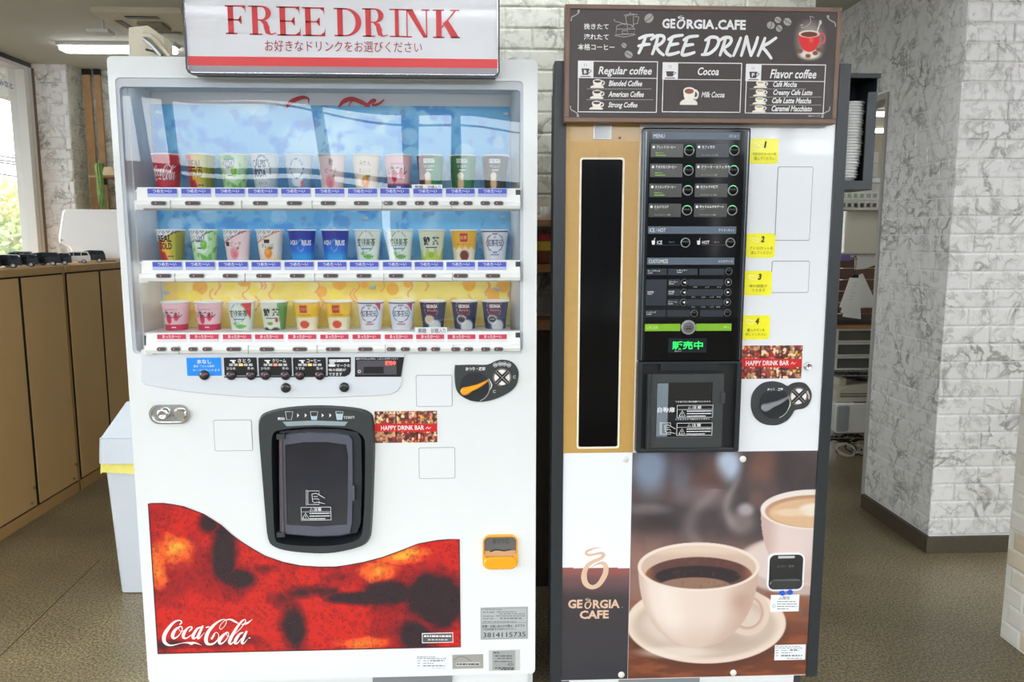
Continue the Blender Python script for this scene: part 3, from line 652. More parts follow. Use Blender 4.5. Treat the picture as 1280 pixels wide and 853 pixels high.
for i, (x0, x1, t, lo_, hi_) in enumerate(((281, 322, 'さとう', '少なめ', '多め'), (324, 365.3, 'クリーム', '少なめ', '多め'), (367, 408, 'コーヒー', 'うすめ', '濃いめ'))):
    m = MB(); m.prism(rr(*R(x0, 446.8, x1, 469.4), .002), AY - .001, AY, black); y = AY - .0015
    m.ptext(t, (x0 + 17, 448.3, x1 - (8 if i == 0 else 7), 453), y, inkw, bold=.02); m.line([P(x0 + 8, 450.5), P(x0 + 14, 450.5)], .003, y, inkw); m.line([P(x0 + 11, 451.5), P(x0 + 12, 453)], .006, y, inkw)
    for k in range(5): cx, cz = P(x0 + 8.7 + k * 6.1, 455.8); m.quad(cx - .005, cz - .0032, cx + .005, cz + .0032, y, (ledo2 if i == 1 else ledo) if k == 2 else icog)
    m.ptext(lo_, (x0 + 3, 458.5, x0 + 14, 462), y, inkw); m.ptext(hi_, (x1 - 12, 458.5, x1 - 4, 462), y, inkw); m.build('adjust_panel', apo)
m = MB(); m.quad(*R(281, 469.8, 410, 471.6), AY - .0006, black); m.prism([P(*p) for p in [(410, 446.5), (439, 446.5), (439, 464), (437, 468), (432, 470.5), (410, 470.5)]], AY - .001, AY, black)
m.quad(*R(412, 449, 437, 452.3), AY - .0014, inkw); m.ptext('あらん使してください', (413, 449.6, 436, 451.8), AY - .0018, inkk); m.ptext('マークの', (421, 454.8, 438, 458.8), AY - .0014, inkw, bold=.01); m.ptext('味の調節が', (411.5, 460.3, 433, 464), AY - .0014, inkw, bold=.01); m.ptext('できます', (411.5, 465.5, 428, 469.5), AY - .0014, inkw, bold=.01)
m.line([P(412.5, 456.5), P(418.5, 456.5)], .007, AY - .0014, inkw); m.line([P(413, 453.5), P(418, 453.5)], .003, AY - .0014, inkw); m.build('cup_mark_panel', apo)
m = MB(); m.prism([P(*p) for p in [(444, 446.3), (505.5, 446.3), (501.5, 470.8), (444, 470.8)]], AY - .001, AY, black); m.prism(rr(*R(447, 450.3, 496, 468), .001), AY - .003, AY - .001, M('screen_smoke', (86, 84, 92), 0.1, var=0)); m.quad(*R(455, 458, 480, 466.5), AY - .0034, black)
m.ptext('販売中', (482, 450.8, 495, 456.5), AY - .0034, M('led_text', (255, 90, 70), .4, emit=1.6, var=0), bold=.02); m.ptext('紙幣や千円以上の時は、しばらくお待ちください', (445.5, 447.2, 498, 449.4), AY - .0016, inkw); m.line(circ(*P(449.6, 464), .0035, 10), .002, AY - .0034, icog); m.build('amount_display', apo)
knob = M('knob_black', (34, 36, 40), 0.25, coat=.4, var=0)
for (x, y) in ((256.5, 468.7), (290, 468.7), (314.7, 468.7), (332.8, 468.7), (357.7, 468.7), (375.6, 468.7), (400.4, 468.7), (358, 484.5), (430.8, 483.8)):
    cx, cz = P(x, y); m = MB().lathe([(.0135, AY), (.0135, AY - .004), (.011, AY - .0075), (.006, AY - .0088)], cx, 0, knob, 20, 'y', cz)
    if y < 480: m.line([(cx - .006, cz), (cx + .001, cz)], .0012, AY - .0092, M('dot_pink', (220, 110, 120), .5, var=0)); m.line([(cx - .002, cz + .003), (cx + .005, cz + .004)], .0012, AY - .0092, M('dot_pink'))
    m.build('button', apo)
# lock
cx, cz = P(213, 517.5); lk = MB(); x0, z0, x1, z1 = R(187.5, 505.5, 238, 529.5)
lk.holed(rr(x0, z0, x1, z1, .026, 8), [rr(x0 + .006, z0 + .004, x1 - .006, z1 - .004, .022, 8)], F - .007, F, chrome); lk.prism(rr(x0 + .006, z0 + .004, x1 - .006, z1 - .004, .022, 8), F - .002, F, steel); lk.build('lock_plate', vm)
a, b = P(205.5, 517.5); MB().lathe([(.0175, F), (.0175, F - .01), (.014, F - .014), (.008, F - .015), (.007, F - .012), (.002, F - .0118)], a, 0, chrome, 24, 'y', b).build('lock_cylinder', vm)
a, b = P(226, 517.5); MB().prism(rr(a - .018, b - .015, a + .018, b + .015, .012, 6), F - .012, F, chrome, .004).build('lock_handle', vm)
# blank hatches
for px in ((267.5, 525, 315.5, 564), (520, 469, 565.5, 508.5), (523.5, 559.5, 569, 598.5)):
    x0, z0, x1, z1 = R(*px); m = MB(); m.prism(rr(x0, z0, x1, z1, .005), F - .0006, F + .001, greyline); m.prism(rr(x0 + .0016, z0 + .0016, x1 - .0016, z1 - .0016, .004), F - .0016, F, white2 if px[0] == 520 else white); m.build('blank_hatch', vm)
# party sticker
def party(px0, py0, px1, py1, seed):
    def fn(x, y):
        u = (x - px0) / (px1 - px0); v = (y - py0) / (py1 - py0)
        n = fbm(x + seed * 7, y, 5, 30, 2); n2 = fbm(x, y + seed * 5, 4, 40, 2); n3 = fbm(x, y, 6, 50, 2)
        c = base(x, (84, 44, 40)); c = ov(c, (206, 150, 116), sm(n, .45, .7)); c = ov(c, (176, 40, 44), sm(n2, .58, .68)); c = ov(c, (120, 90, 80), sm(n3, .62, .7) * .6); c = ov(c, (244, 214, 176), sm(fbm(x, y, 4, 61, 2), .66, .76)); c = ov(c, (232, 180, 60), sm(fbm(x, y, 4, 71, 2), .74, .8))
        for q in (.34, .68): c = ov(c, (60, 30, 30), np.abs(u - q) < .012)
        band = (v > .40) & (v < .66); c = ov(c, (206, 36, 40), band); return c
    return fn
def party_sticker(px, parent, seed, band_y):
    x0, z0, x1, z1 = R(*px); s_ = painted('party_sticker', parent, x0, z0, x1, z1, F - .0012, party(*px, seed), .0016)
    h = px[3] - px[1]; w_ = px[2] - px[0]
    m = MB(); m.ptext('HAPPY DRINK BAR', (px[0] + w_ * .1, px[1] + h * .455, px[0] + w_ * .79, px[1] + h * .6), F - .0018, inkw, bold=.015)
    pst([(px[0] + w_ * .82, px[1] + h * .56, .6), (px[0] + w_ * .85, px[1] + h * .5, .6), (px[0] + w_ * .86, px[1] + h * .56, .6), (px[0] + w_ * .9, px[1] + h * .51, .6)], 1, F - .0018, inkw, F, m); m.build('lettering', s_)
party_sticker((468.5, 514, 546.5, 553.5), vm, 1, 0)
# coin plate with lever
def coin_plate(parent, outline, lever_c, slot_c, rr_, leverm, txt, txbox, arrow, scale=1.0, cpl=charc, square=False):
    m = MB(); m.prism([tuple(p) for p in smoothpath([P(*p) for p in outline], 3, True)], F - .006, F, cpl, .002); pl = m.build('coin_plate', parent); y = F - .0065
    lx, lz = P(*lever_c); sx_, sz_ = P(*slot_c)
    m = MB(); m.line(circ(lx, lz, rr_, 32) + [circ(lx, lz, rr_, 32)[0]], .0022, y - .0003, black); m.prism(circ(lx, lz, rr_ * .92, 28), y - .001, y, M('dial_black', (38, 42, 46), .3, var=0)); m.line([(lx + rr_ * 1.06 * cos(t), lz + rr_ * 1.06 * sin(t)) for t in np.linspace(-1.2, .55, 12)], .0016, y - .0004, icog); m.build('dial', pl)
    pts = [(-.0285, -.0105, .021), (-.022, -.009, .020), (-.008, -.003, .014), (.006, .002, .011), (.02, .009, .008), (.036, .019, .003)]
    lv = MB(); q = smoothpath([(lx + a * scale, lz + b * scale, c_ * scale) for a, b, c_ in pts], 4); Lp = []; Rp = []
    for i in range(len(q)):
        a, b = q[max(i - 1, 0)], q[min(i + 1, len(q) - 1)]; dx, dz = b[0] - a[0], b[1] - a[1]; l = sqrt(dx * dx + dz * dz); h = q[i][2] / 2; Lp.append((q[i][0] - dz / l * h, q[i][1] + dx / l * h)); Rp.append((q[i][0] + dz / l * h, q[i][1] - dx / l * h))
    e = q[0]; ang = math.atan2(q[1][1] - e[1], q[1][0] - e[0]); cap = [(e[0] + e[2] / 2 * cos(ang + pi / 2 + t), e[1] + e[2] / 2 * sin(ang + pi / 2 + t)) for t in np.linspace(0, pi, 9)[1:-1]]
    lv.prism(Rp + Lp[::-1] + cap, y - .012, y - .001, leverm, .003); lv.build('return_lever', pl)
    rs = .0215 * scale; m = MB(); m.prism(circ(sx_, sz_, rs, 24), y - .0006, y, inkw)
    for s1 in (1, -1):
        m.prism([(sx_ + (a * .7071 - b * .7071 * s1) * rs, sz_ + (a * .7071 * s1 + b * .7071) * rs) for a, b in ((-1.1, -.25), (1.1, -.25), (1.1, .25), (-1.1, .25))], y - .003, y, M('slot_dark', (52, 48, 48), .4, var=0)); m.line([(sx_ - rs * .75, sz_ - rs * .75 * s1), (sx_ + rs * .75, sz_ + rs * .75 * s1)], .0018, y - .0034, chrome)
    m.line([(sx_ + rs * 1.12 * cos(t), sz_ + rs * 1.12 * sin(t)) for t in np.linspace(-.7, 4.6, 30)], .0016, y - .0004, M('ring_bronze', (190, 160, 130), .3, .6, var=0)); m.build('coin_slot', pl)
    m = MB(); m.ptext(txt, txbox, y - .0003, inkw, bold=.03)
    pst(arrow, 2, y - .0003, inkw, F, m); return m, pl, y
m, pl, y = coin_plate(vm, [(568.5, 458), (572, 456.5), (590, 456), (609, 456), (618, 452), (628, 449.7), (640, 452.5), (647, 461), (648, 471), (645, 482), (637, 490), (622, 497.5), (608, 501.5), (595, 502), (582, 498), (572, 490), (568.5, 477)], (593.5, 483.5), (627.5, 471.5), .0385, amber, 'おつり・返却', (582, 458.5, 606.5, 463), [(610.8, 473, .4), (613.5, 478, 1.2), (614.5, 482, 1.4), (612.5, 487, .4)], 1.0)
for (x, y_) in ((619, 456), (625, 454.7), (630.5, 454.7), (636, 456)): c_ = circ(*P(x, y_), .0055, 12); m.line(c_ + [c_[0]], .001, y - .0003, inkw); m.line([P(x - 1, y_), P(x + 1, y_)], .003, y - .0003, inkw)
for (x, y_) in ((643, 471), (618, 489)): a, b = P(x, y_); m.line([(a + .003, b + .003), (a - .003, b + .003), (a - .003, b - .003), (a + .003, b - .003)], .0012, y - .0003, inkw)
m.build('lettering', pl)
# coin return cup, amber
x0, z0, x1, z1 = R(603.5, 668, 647, 710.5); cr = MB(); cr.holed(rr(x0, z0, x1, z1, .022, 6), [rr(x0 + .004, z0 + .034, x1 - .004, z1 - .005, .014, 6)], F - .01, F, amber); cr.prism(rr(x0 + .002, z0 + .002, x1 - .002, z0 + .038, .018, 6), F - .016, F - .008, amber, .003); co = cr.build('coin_return', vm)
m = MB(); m.prism(rr(x0 + .004, z0 + .034, x1 - .004, z1 - .005, .014, 6), F - .004, F - .001, M('smoked_flap', (98, 96, 96), .12, coat=.6, var=0)); m.quad(x0 + .006, z0 + .037, x1 - .006, z0 + .054, F - .0046, M('flap_amber', (206, 160, 116), .3)); m.ptext('おつり口', (616, 673, 636, 679), F - .0048, inkk, bold=.01); m.line([P(613, 689), P(620, 686.5), P(630, 688), P(638, 686.5)], .004, F - .0048, inkk); m.build('flap', co)
# plates and stickers near the bottom
pls = M('plate_silver', (186, 190, 192), .35, .25, var=.01)
x0, z0, x1, z1 = R(600.5, 759, 660, 799.5); m = MB(); m.box(x0, x1, F - .001, F, z0, z1, pls); y = F - .0015; m.frame(x0 + .003, z0 + .003, x1 - .003, z1 - .003, .0008, y, inkg)
def bars(m, rows, y, mat, seed=1):
    r = random.Random(seed)
    for (xa, xb, yy, h) in rows:
        x = xa
        while x < xb:
            l = r.uniform(1.5, 5); m.quad(*R(x, yy - h / 2, min(x + l, xb), yy + h / 2), y, mat); x += l + r.uniform(.5, 1.4)
bars(m, [(603, 628, 762, .8), (604, 618, 765.5, 1.2), (621, 645, 765, 1), (624, 656, 767.5, 1), (604, 618, 770.5, 1.1), (620, 656, 770, 1.1), (604, 618, 773.5, 1), (625, 652, 773, 1.6), (604, 645, 777.5, 1.1)], y, inkg)
m.quad(*R(602, 778.6, 658.5, 779), y, inkg); m.ptext('故障・お問い合わせの際は、必ず下の', (603, 781, 656, 784.4), y, inkk, bold=.01); m.ptext('下記管理番号をお知らせ下さい。', (603, 785, 645, 788), y, inkk); m.ptext('3814115735', (604, 790.5, 657, 796.5), y, inkk); m.build('information_plate', vm)
m = MB(); x0, z0, x1, z1 = R(565.5, 818.5, 604, 836); m.box(x0, x1, F - .001, F, z0, z1, M('plate_taupe', (172, 170, 164), .35, .3)); m.quad(*R(570, 828, 600, 832.5), F - .0015, M('plate_pale', (200, 200, 196), .4)); bars(m, [(571, 599, 830.3, 1.6)], F - .002, inkk, 3); pst([(568, 825, 1), (574, 821, 1), (582, 822, 1), (588, 826, 1)], 1, F - .0015, inkg, F, m); m.build('rating_plate', vm)
m = MB(); x0, z0, x1, z1 = R(611, 812.5, 650, 838.5); m.box(x0, x1, F - .001, F, z0, z1, M('plate_border', (214, 216, 216), .3, .4)); m.quad(*R(615.5, 813.5, 644, 837.5), F - .0014, M('plate_dark', (158, 160, 160), .4)); bars(m, [(617, 624, 816, 1), (619, 640, 820, 1), (622, 640, 823, .8), (618, 640, 827, .8), (619, 643, 835, 1.2), (626, 643, 837, 1.2)], F - .0018, inkk, 5); m.line(circ(*P(638, 830.5), .007, 12, .0028), .0014, F - .0018, inkk); m.build('serial_plate', vm)
m = MB(); m.quad(*R(521, 819, 559, 837), F - .0006, white2); bars(m, [(521.5, 545, 821.5, .9), (521.5, 558, 823.5, .9), (522, 526, 826.5, .8), (529, 550, 826.5, .8), (522, 525, 829.5, .8), (529, 543, 829.5, .8), (522, 525, 832.5, 1), (529, 556, 832.5, 1.3), (538, 556, 826, 1.3), (540, 556, 835.5, .5)], F - .001, inkg, 7); m.build('address_sticker', vm)
# red bubble panel
TOPP = [(189.5, 629.5), (205, 629.3), (217, 631), (230, 633.5), (255, 643), (277, 657), (289, 668), (301, 677), (316, 686.5), (331, 695), (354, 703), (376, 707.5), (399, 709), (420, 708.8), (433, 707), (455, 703), (478, 697), (500, 689), (523, 680), (546, 675.7), (560, 674.5), (574, 674)]
tp = np.array([P(*p) for p in TOPP]); LPX = R(192, 640, 575, 811)
BUB = [(x, y, r) for x, y, r in bubbles(3000, 190, 578, 628, 818, .5, 1.9, 11)]
def cola(x, y):
    n = fbm(x, y, 60, 101, 5); n2 = fbm(x, y, 22, 120, 4)
    d = np.zeros_like(x)
    for cx, cy, rx, ry, a in ((281, 685, 20, 50, 1.1), (262, 655, 18, 16, .9), (300, 722, 28, 18, .8), (366, 782, 24, 34, .95), (345, 750, 30, 24, .55), (395, 742, 46, 12, .75), (440, 748, 50, 10, .95), (488, 742, 34, 18, 1.0), (548, 752, 44, 40, 1.25), (520, 792, 24, 24, 1.05), (240, 806, 80, 9, .7), (310, 800, 40, 12, .6), (225, 760, 22, 14, .35), (330, 712, 22, 10, .6), (420, 722, 26, 8, .45)):
        d = np.maximum(d, a * np.exp(-(((x - cx) / rx) ** 2 + ((y - cy) / ry) ** 2) * 1.1))
    d = d + (n - .5) * .75 + (n2 - .5) * .5
    c = base(x, (200, 34, 30)); c = ov(c, (158, 24, 30), sm(n, .42, .62)); c = ov(c, (134, 24, 32), sm(d, .2, .45)); c = ov(c, (46, 30, 38), sm(d, .42, .72))
    h = np.zeros_like(x)
    for cx, cy, rx, ry in ((198, 705, 16, 42), (215, 690, 26, 30), (475, 715, 34, 14), (500, 697, 40, 12), (455, 805, 45, 10), (520, 690, 26, 10)): h = np.maximum(h, np.exp(-(((x - cx) / rx) ** 2 + ((y - cy) / ry) ** 2)))
    h = h + (n2 - .5) * .8; c = ov(c, (240, 96, 40), sm(h, .35, .75)); c = ov(c, (248, 168, 56), sm(h, .8, 1.1))
    ix = ((x - 185) * 2).astype(int); A = np.zeros((400, 820)); gy, gx = np.mgrid[-8:9, -8:9]
    for bx, by, r in BUB:
        X0, Y0 = int((bx - 185) * 2), int((by - 625) * 2)
        if 8 <= X0 < 811 and 8 <= Y0 < 391:
            q = np.hypot(gx, gy) / 2; A[Y0 - 8:Y0 + 9, X0 - 8:X0 + 9] += -0.8 * np.exp(-((q - r) / .5) ** 2) + .7 * np.exp(-((q - 0) / (.35 * r)) ** 2)
    iy = np.clip(((y - 625) * 2).astype(int), 0, 399); ix = np.clip(ix, 0, 819); a = np.clip(A[iy, ix], -1, 1)
    c = c * (1 + .3 * np.minimum(a, 0)[..., None]); c = ov(c, (240, 150, 120), np.maximum(a, 0) * .45); return c
rp = painted('bubble_panel', vm, LPX[0], P(380, 813)[1], LPX[2], 0, F - .0015, cola, .0019, top=lambda X: np.interp(X, tp[:, 0], tp[:, 1]))
bdm = MB(); bp_ = [(LPX[0], P(380, 813)[1]), (LPX[2], P(380, 813)[1])] + [(float(a), float(b)) for a, b in tp[::-1] if LPX[0] < a < LPX[2]] + [(LPX[0], float(tp[1][1])), (LPX[0], P(380, 813)[1])]
bdm.line(bp_, .003, F - .0019, M('panel_edge_dark', (70, 26, 34), .4, var=0)); bdm.build('panel_edge', rp)
def cocalogo(mb, ox, oy, sc, y, mat, Y=F, fn=None):
    S = [[(300, 150, 16), (322, 122, 16), (292, 100, 14), (230, 122, 26), (165, 190, 40), (112, 275, 48), (103, 345, 46), (132, 390, 36), (190, 409, 20), (275, 392, 9), (340, 378, 9), (400, 376, 22), (440, 385, 40), (470, 376, 24), (520, 388, 13), (570, 409, 2)],
         [(293, 180, 18), (240, 220, 34), (210, 280, 44), (220, 320, 32), (262, 308, 16), (305, 262, 10), (328, 215, 12), (320, 180, 14), (293, 178, 14), (285, 205, 7), (310, 240, 7), (350, 225, 6)],
         [(415, 235, 16), (448, 196, 20), (430, 178, 12), (385, 205, 24), (345, 270, 40), (345, 315, 30), (385, 318, 16), (445, 275, 6)],
         [(560, 182, 14), (512, 205, 26), (465, 280, 38), (462, 320, 30), (490, 318, 14), (535, 265, 8)], [(580, 172, 24), (548, 240, 32), (520, 305, 34), (535, 322, 16), (600, 250, 4)], [(622, 188, 16), (655, 180, 16)],
         [(690, 325, 26), (712, 292, 26), (725, 262, 14), (755, 250, 9), (776, 285, 9), (765, 335, 12), (725, 378, 20), (675, 396, 28), (630, 380, 42), (620, 320, 46), (650, 240, 42), (715, 160, 32), (790, 105, 18), (848, 88, 10), (872, 110, 8), (850, 168, 8), (805, 210, 8), (786, 190, 8), (810, 140, 8), (862, 98, 10), (920, 90, 22), (970, 112, 28), (1012, 136, 12)],
         [(880, 248, 20), (825, 290, 36), (785, 350, 42), (792, 388, 28), (835, 372, 14), (880, 320, 10), (898, 268, 12), (885, 246, 14), (872, 268, 6), (890, 300, 6), (925, 290, 5)],
         [(1108, 120, 12), (1102, 90, 8), (1060, 112, 22), (995, 195, 30), (935, 300, 40), (908, 365, 38), (925, 392, 20), (975, 350, 6)], [(1108, 112, 8), (1050, 195, 8), (960, 280, 5)], [(1060, 152, 8), (1118, 138, 24), (1160, 112, 14), (1192, 84, 2)],
         [(1075, 250, 14), (1032, 270, 28), (985, 340, 40), (978, 382, 30), (1010, 378, 14), (1058, 320, 8)], [(1118, 240, 26), (1085, 310, 34), (1062, 372, 34), (1082, 386, 14), (1132, 330, 4)], [(1148, 318, 14), (1160, 317, 14)]]
    for s_ in S:
        q = smoothpath([(*P(ox + p[0] * sc, oy + p[1] * sc, Y), p[2] * sc * Y / FPX) for p in s_], 4); q = [tuple(a) for a in q]
        if fn: k0 = len(mb.v)
        mb.line(q, 0, y, mat)
        if fn: mb.v[k0:] = [fn(*p) for p in mb.v[k0:]]
m = MB(); cocalogo(m, 195, 765, 1 / 9.846, F - .003, M('ink_blush', (252, 236, 234), .4, var=0)); m.build('script_lettering', rp)
m = MB(); m.quad(*R(527.5, 791, 566.5, 803.5), F - .0022, inkw); m.quad(*R(528.3, 791.9, 565.7, 802.6), F - .0026, M('ink_smoke', (90, 86, 88), .5, var=0)); bars(m, [(530, 564, 795, 2), (535, 560, 799.5, 1)], F - .003, inkw, 9); m.build('panel_caption', rp)
# dispenser unit
rim = MB(); rim.holed([tuple(p) for p in dout], [drec], F - .014, F + .002, charc); n = len(dout); big = [(p[0], p[1]) for p in ccw(dout)]; cxd = np.mean([p[0] for p in big]); czd = np.mean([p[1] for p in big]); fl_ = [(cxd + (p[0] - cxd) * 1.03, czd + (p[1] - czd) * 1.02) for p in big]
rim.add([(p[0], F - .014, p[1]) for p in big] + [(p[0], F - .0005, p[1]) for p in fl_], [(n + i, n + (i + 1) % n, (i + 1) % n, i) for i in range(n)], charc)
du = rim.build('dispenser_surround', vm)
rc = MB(); dc = ccw(drec); n = len(dc); inn = [(cxd + (p[0] - cxd) * .9, czd + (p[1] - czd) * .93) for p in dc]
rc.add([(p[0], F - .014, p[1]) for p in dc] + [(p[0], F + .05, p[1]) for p in inn], [(i, (i + 1) % n, n + (i + 1) % n, n + i) for i in range(n)], M('recess_dark', (30, 34, 38), .4, var=0)); rc.flat(inn, F + .05, deep); rc.build('dispenser_recess', vm)
dd = MB(); door_o = [P(*p) for p in [(349, 545), (360, 542.8), (385, 541), (420, 541.8), (436, 544), (440.5, 550), (441, 600), (440, 655), (437, 666), (425, 668.5), (395, 669.5), (360, 667), (350.5, 664), (349.5, 600)]]
door_i = [P(*p) for p in [(357, 556), (380, 552.5), (410, 552.5), (433, 555.5), (435.5, 570), (435, 630), (434, 656), (400, 658.5), (359, 656), (357.5, 600)]]
dfr = M('door_frame_violet_grey', (84, 86, 100), .3, coat=.3, var=0)
dd.prism([P(*p) for p in [(349, 540), (385, 537), (425, 537.5), (446, 541), (451, 550), (452, 600), (450.5, 655), (446, 667), (425, 671.5), (395, 672.5), (352, 669)]], F + .006, F + .012, M('door_body', (46, 50, 58), .3, var=0)); dd.holed(door_o, [door_i], F - .004, F + .006, dfr)
dr = dd.build('dispenser_door', vm)
MB().flat(door_i, F - .001, M('smoked_window', (34, 37, 48), .08, coat=.8, var=.3, scale=14)).build('smoked_pane', dr)
m = MB(); a, b = P(351.5, 546), P(354.5, 667); m.rod((a[0], F - .004, a[1]), (b[0], F - .004, b[1]), .0055, M('hinge_metal', (120, 108, 118), .25, .6, var=0), 10); m.build('hinge_rod', dr)
for y_ in (545, 667): a = P(352, y_); MB().box(a[0] - .011, a[0] + .011, F - .012, F + .004, a[1] - .007, a[1] + .007, charc).build('hinge_block', dr)
x0, z0, x1, z1 = R(440.5, 606, 444, 624.5); MB().prism(rr(x0, z0, x1, z1, .002), F - .012, F, dfr).build('door_tab', dr)
def warn_icon(m, x, y, w_, h, ny, title='注意', lines=3):
    x0, z0, x1, z1 = R(x, y, x + w_, y + h); m.frame(x0, z0, x1, z1, .0011, ny, inkw); zt = z1 - (z1 - z0) * .36; m.quad(x0, zt, x1, zt + .0008, ny, inkw)
    m.text(title, (x0 + (x1 - x0) * .42, zt + .002, x0 + (x1 - x0) * .68, z1 - .002), ny, inkw, bold=.01); t = x0 + (x1 - x0) * .35; m.line([(t - .004, zt + .003), (t, z1 - .002), (t + .004, zt + .003), (t - .004, zt + .003)], .001, ny, inkw)
    cx = x0 + (x1 - x0) * .15; hh = (zt - z0) * .7; cz = z0 + (zt - z0) * .18; m.line([(cx - hh * .55, cz), (cx, cz + hh), (cx + hh * .55, cz), (cx - hh * .55, cz)], .0016, ny, inkw); m.line([(cx, cz + hh * .2), (cx, cz + hh * .6)], .0012, ny, inkw)
    r = random.Random(int(x))
    for k in range(lines):
        zz = zt - (zt - z0) * (k + .6) / (lines + .2); xx = x0 + (x1 - x0) * .28; xe = x1 - (x1 - x0) * (.04 if k < lines - 1 else .2)
        while xx < xe: l = r.uniform(.002, .006); m.quad(xx, zz - .0013, min(xx + l, xe), zz + .0013, ny, inkw); xx += l + .0008
def hand_icon(m, x, y, s, ny):
    pp = lambda *a: [P(x + q[0] * s, y + q[1] * s) for q in a]
    m.line(pp((0, 0), (2, .8), (2, 18), (0, 19), (0, 0)), .0011, ny, inkw); m.line(pp((2, 1), (16, 1), (16, 5)), .0011, ny, inkw); m.line(pp((16, 14), (16, 18), (2, 18)), .0011, ny, inkw)
    m.line(pp((7, 5), (8, 14), (10, 16), (14, 15), (23, 17)), .0012, ny, inkw); m.line(pp((7, 5), (12, 4), (16, 6), (23, 10)), .0012, ny, inkw); m.line(pp((9, 8), (14, 8)), .0012, ny, inkw); m.line(pp((9, 11), (14, 11), (16, 12)), .0012, ny, inkw)
m = MB(); hand_icon(m, 383.5, 612, 1.0, F - .0065); warn_icon(m, 377, 633.2, 37.5, 16.5, F - .0065); m.build('lettering', dr)
m = MB(); y = F - .0145; m.ptext('開始', (349, 520.3, 357.5, 523.8), y, inkw, bold=.02); m.ptext('できあがり', (430.5, 518.6, 444, 522.3), y, inkw, bold=.01)
for i, x in enumerate((363, 394, 425.5)):
    yy = 518.4 - (0 if i else 0.0); q = [P(x - 4.6, yy - 5), P(x - 3, yy + 5), P(x + 3, yy + 5), P(x + 4.6, yy - 5), P(x - 4.6, yy - 5)]; m.line(q, .0011, y, inkw)
    if i == 1: m.flat([P(x - 3.6, yy + 0.5), P(x - 3, yy + 5), P(x + 3, yy + 5), P(x + 3.6, yy + .5)], y, M('ink_ice', (170, 200, 214), .4, var=0))
    if i == 2: m.flat([P(x - 4, yy - 2.5), P(x - 3, yy + 5), P(x + 3, yy + 5), P(x + 4, yy - 2.5)], y, M('ink_ice'))
for x in (374, 383.5, 404.5, 414): m.flat([P(x - 1, 515.5), P(x + 1.6, 518), P(x - 1, 520.5)], y, inkw)
m.build('progress_print', du); m = MB(); m.prism([P(*p) for p in [(355, 526), (360, 531.5), (395, 530), (432, 531), (436, 526), (395, 524.5)]], y - .0005, y + .002, M('strip_ice', (150, 166, 172), .3)); m.build('light_strip', du)
# sign bracket on the machine's top
bk = MB(); bz = P(180, 70, 2.4)[1]; pts = [P(*p, 2.4) for p in [(161, 72), (160.5, 34), (184, 31.5), (205, 47), (207, 72)]]; bk.prism(pts, 2.4, 2.46, cream, .002)
a = P(183, 47, 2.39); bk.tube([(P(x, y_, 2.39)[0], 2.385, P(x, y_, 2.39)[1]) for x, y_ in ((181, 45), (190, 46), (200, 56), (214, 71))], .008, cream, 8); bk.tube([(P(x, y_, 2.39)[0], 2.38, P(x, y_, 2.39)[1]) for x, y_ in ((182, 50), (192, 58), (204, 71))], .007, steel, 8); bk.tube([(P(x, y_, 2.39)[0], 2.38, P(x, y_, 2.39)[1]) for x, y_ in ((184, 63), (194, 65), (202, 71))], .003, black, 6)
bk.build('sign_bracket', vm)
MB().box(0.072, 0.15, F + .02, F + .2, ZT, ZT + .006, white).rod((0.11, F + .05, ZT + .005), (0.11, F + .05, ZT + .012), .03, white, 16).build('top_cover', vm)

# ---------------------------------------------------------------- lit sign board above it
S0, S1 = P(231.5, 60, F - .05)[0], P(624.5, 60, F - .05)[0]; SZ0 = P(430, 95, F - .05)[1]; SZ1 = SZ0 + .29; SY = F - .05
sg = thing('sign_board', ((S0 + S1) / 2, F, 1.84), 'white sign board with red serif lettering and stripe, above the left machine', 'sign')
MB().box(S0 + .01, S1 - .01, SY + .012, F - .002, SZ0 + .004, SZ1 - .004, slate).box(S0 + .1, S1 - .1, F - .003, F + .1, 1.842, SZ1 - .05, slate).build('sign_case', sg)
MB().holed(rr(S0, SZ0, S1, SZ1, .016, 5), [rr(S0 + .0035, SZ0 + .0045, S1 - .0035, SZ1 - .004, .013, 5)], SY - .003, SY + .014, M('sign_rim_dark', (52, 50, 58), .25, .5, var=0)).build('sign_rim', sg)
m = MB(); q = rr(S0 + .0035, SZ0 + .0045, S1 - .0035, SZ1 - .004, .013, 5); m.flat(q, SY + .002, M('sign_face', (226, 226, 232), .3, coat=.2, var=0)); m.line(rr(S0 + .0045, SZ0 + .0055, S1 - .0045, SZ1 - .005, .012, 5) + [(S1 - .0045 - .012, SZ0 + .0055)], .0012, SY + .0012, chrome, caps=False)
sp_ = m.build('sign_panel', sg)
zr1 = P(430, 72, SY)[1]; zr0 = P(430, 83.5, SY)[1]
MB().quad(S0 + .005, zr0, S1 - .005, zr1, SY + .001, M('sign_red', (222, 52, 56), .35, var=0)).quad(S0 + .006, SZ0 + .007, S1 - .006, zr0, SY + .001, M('sign_grey', (150, 146, 154), .35, var=0)).build('red_stripe', sg)
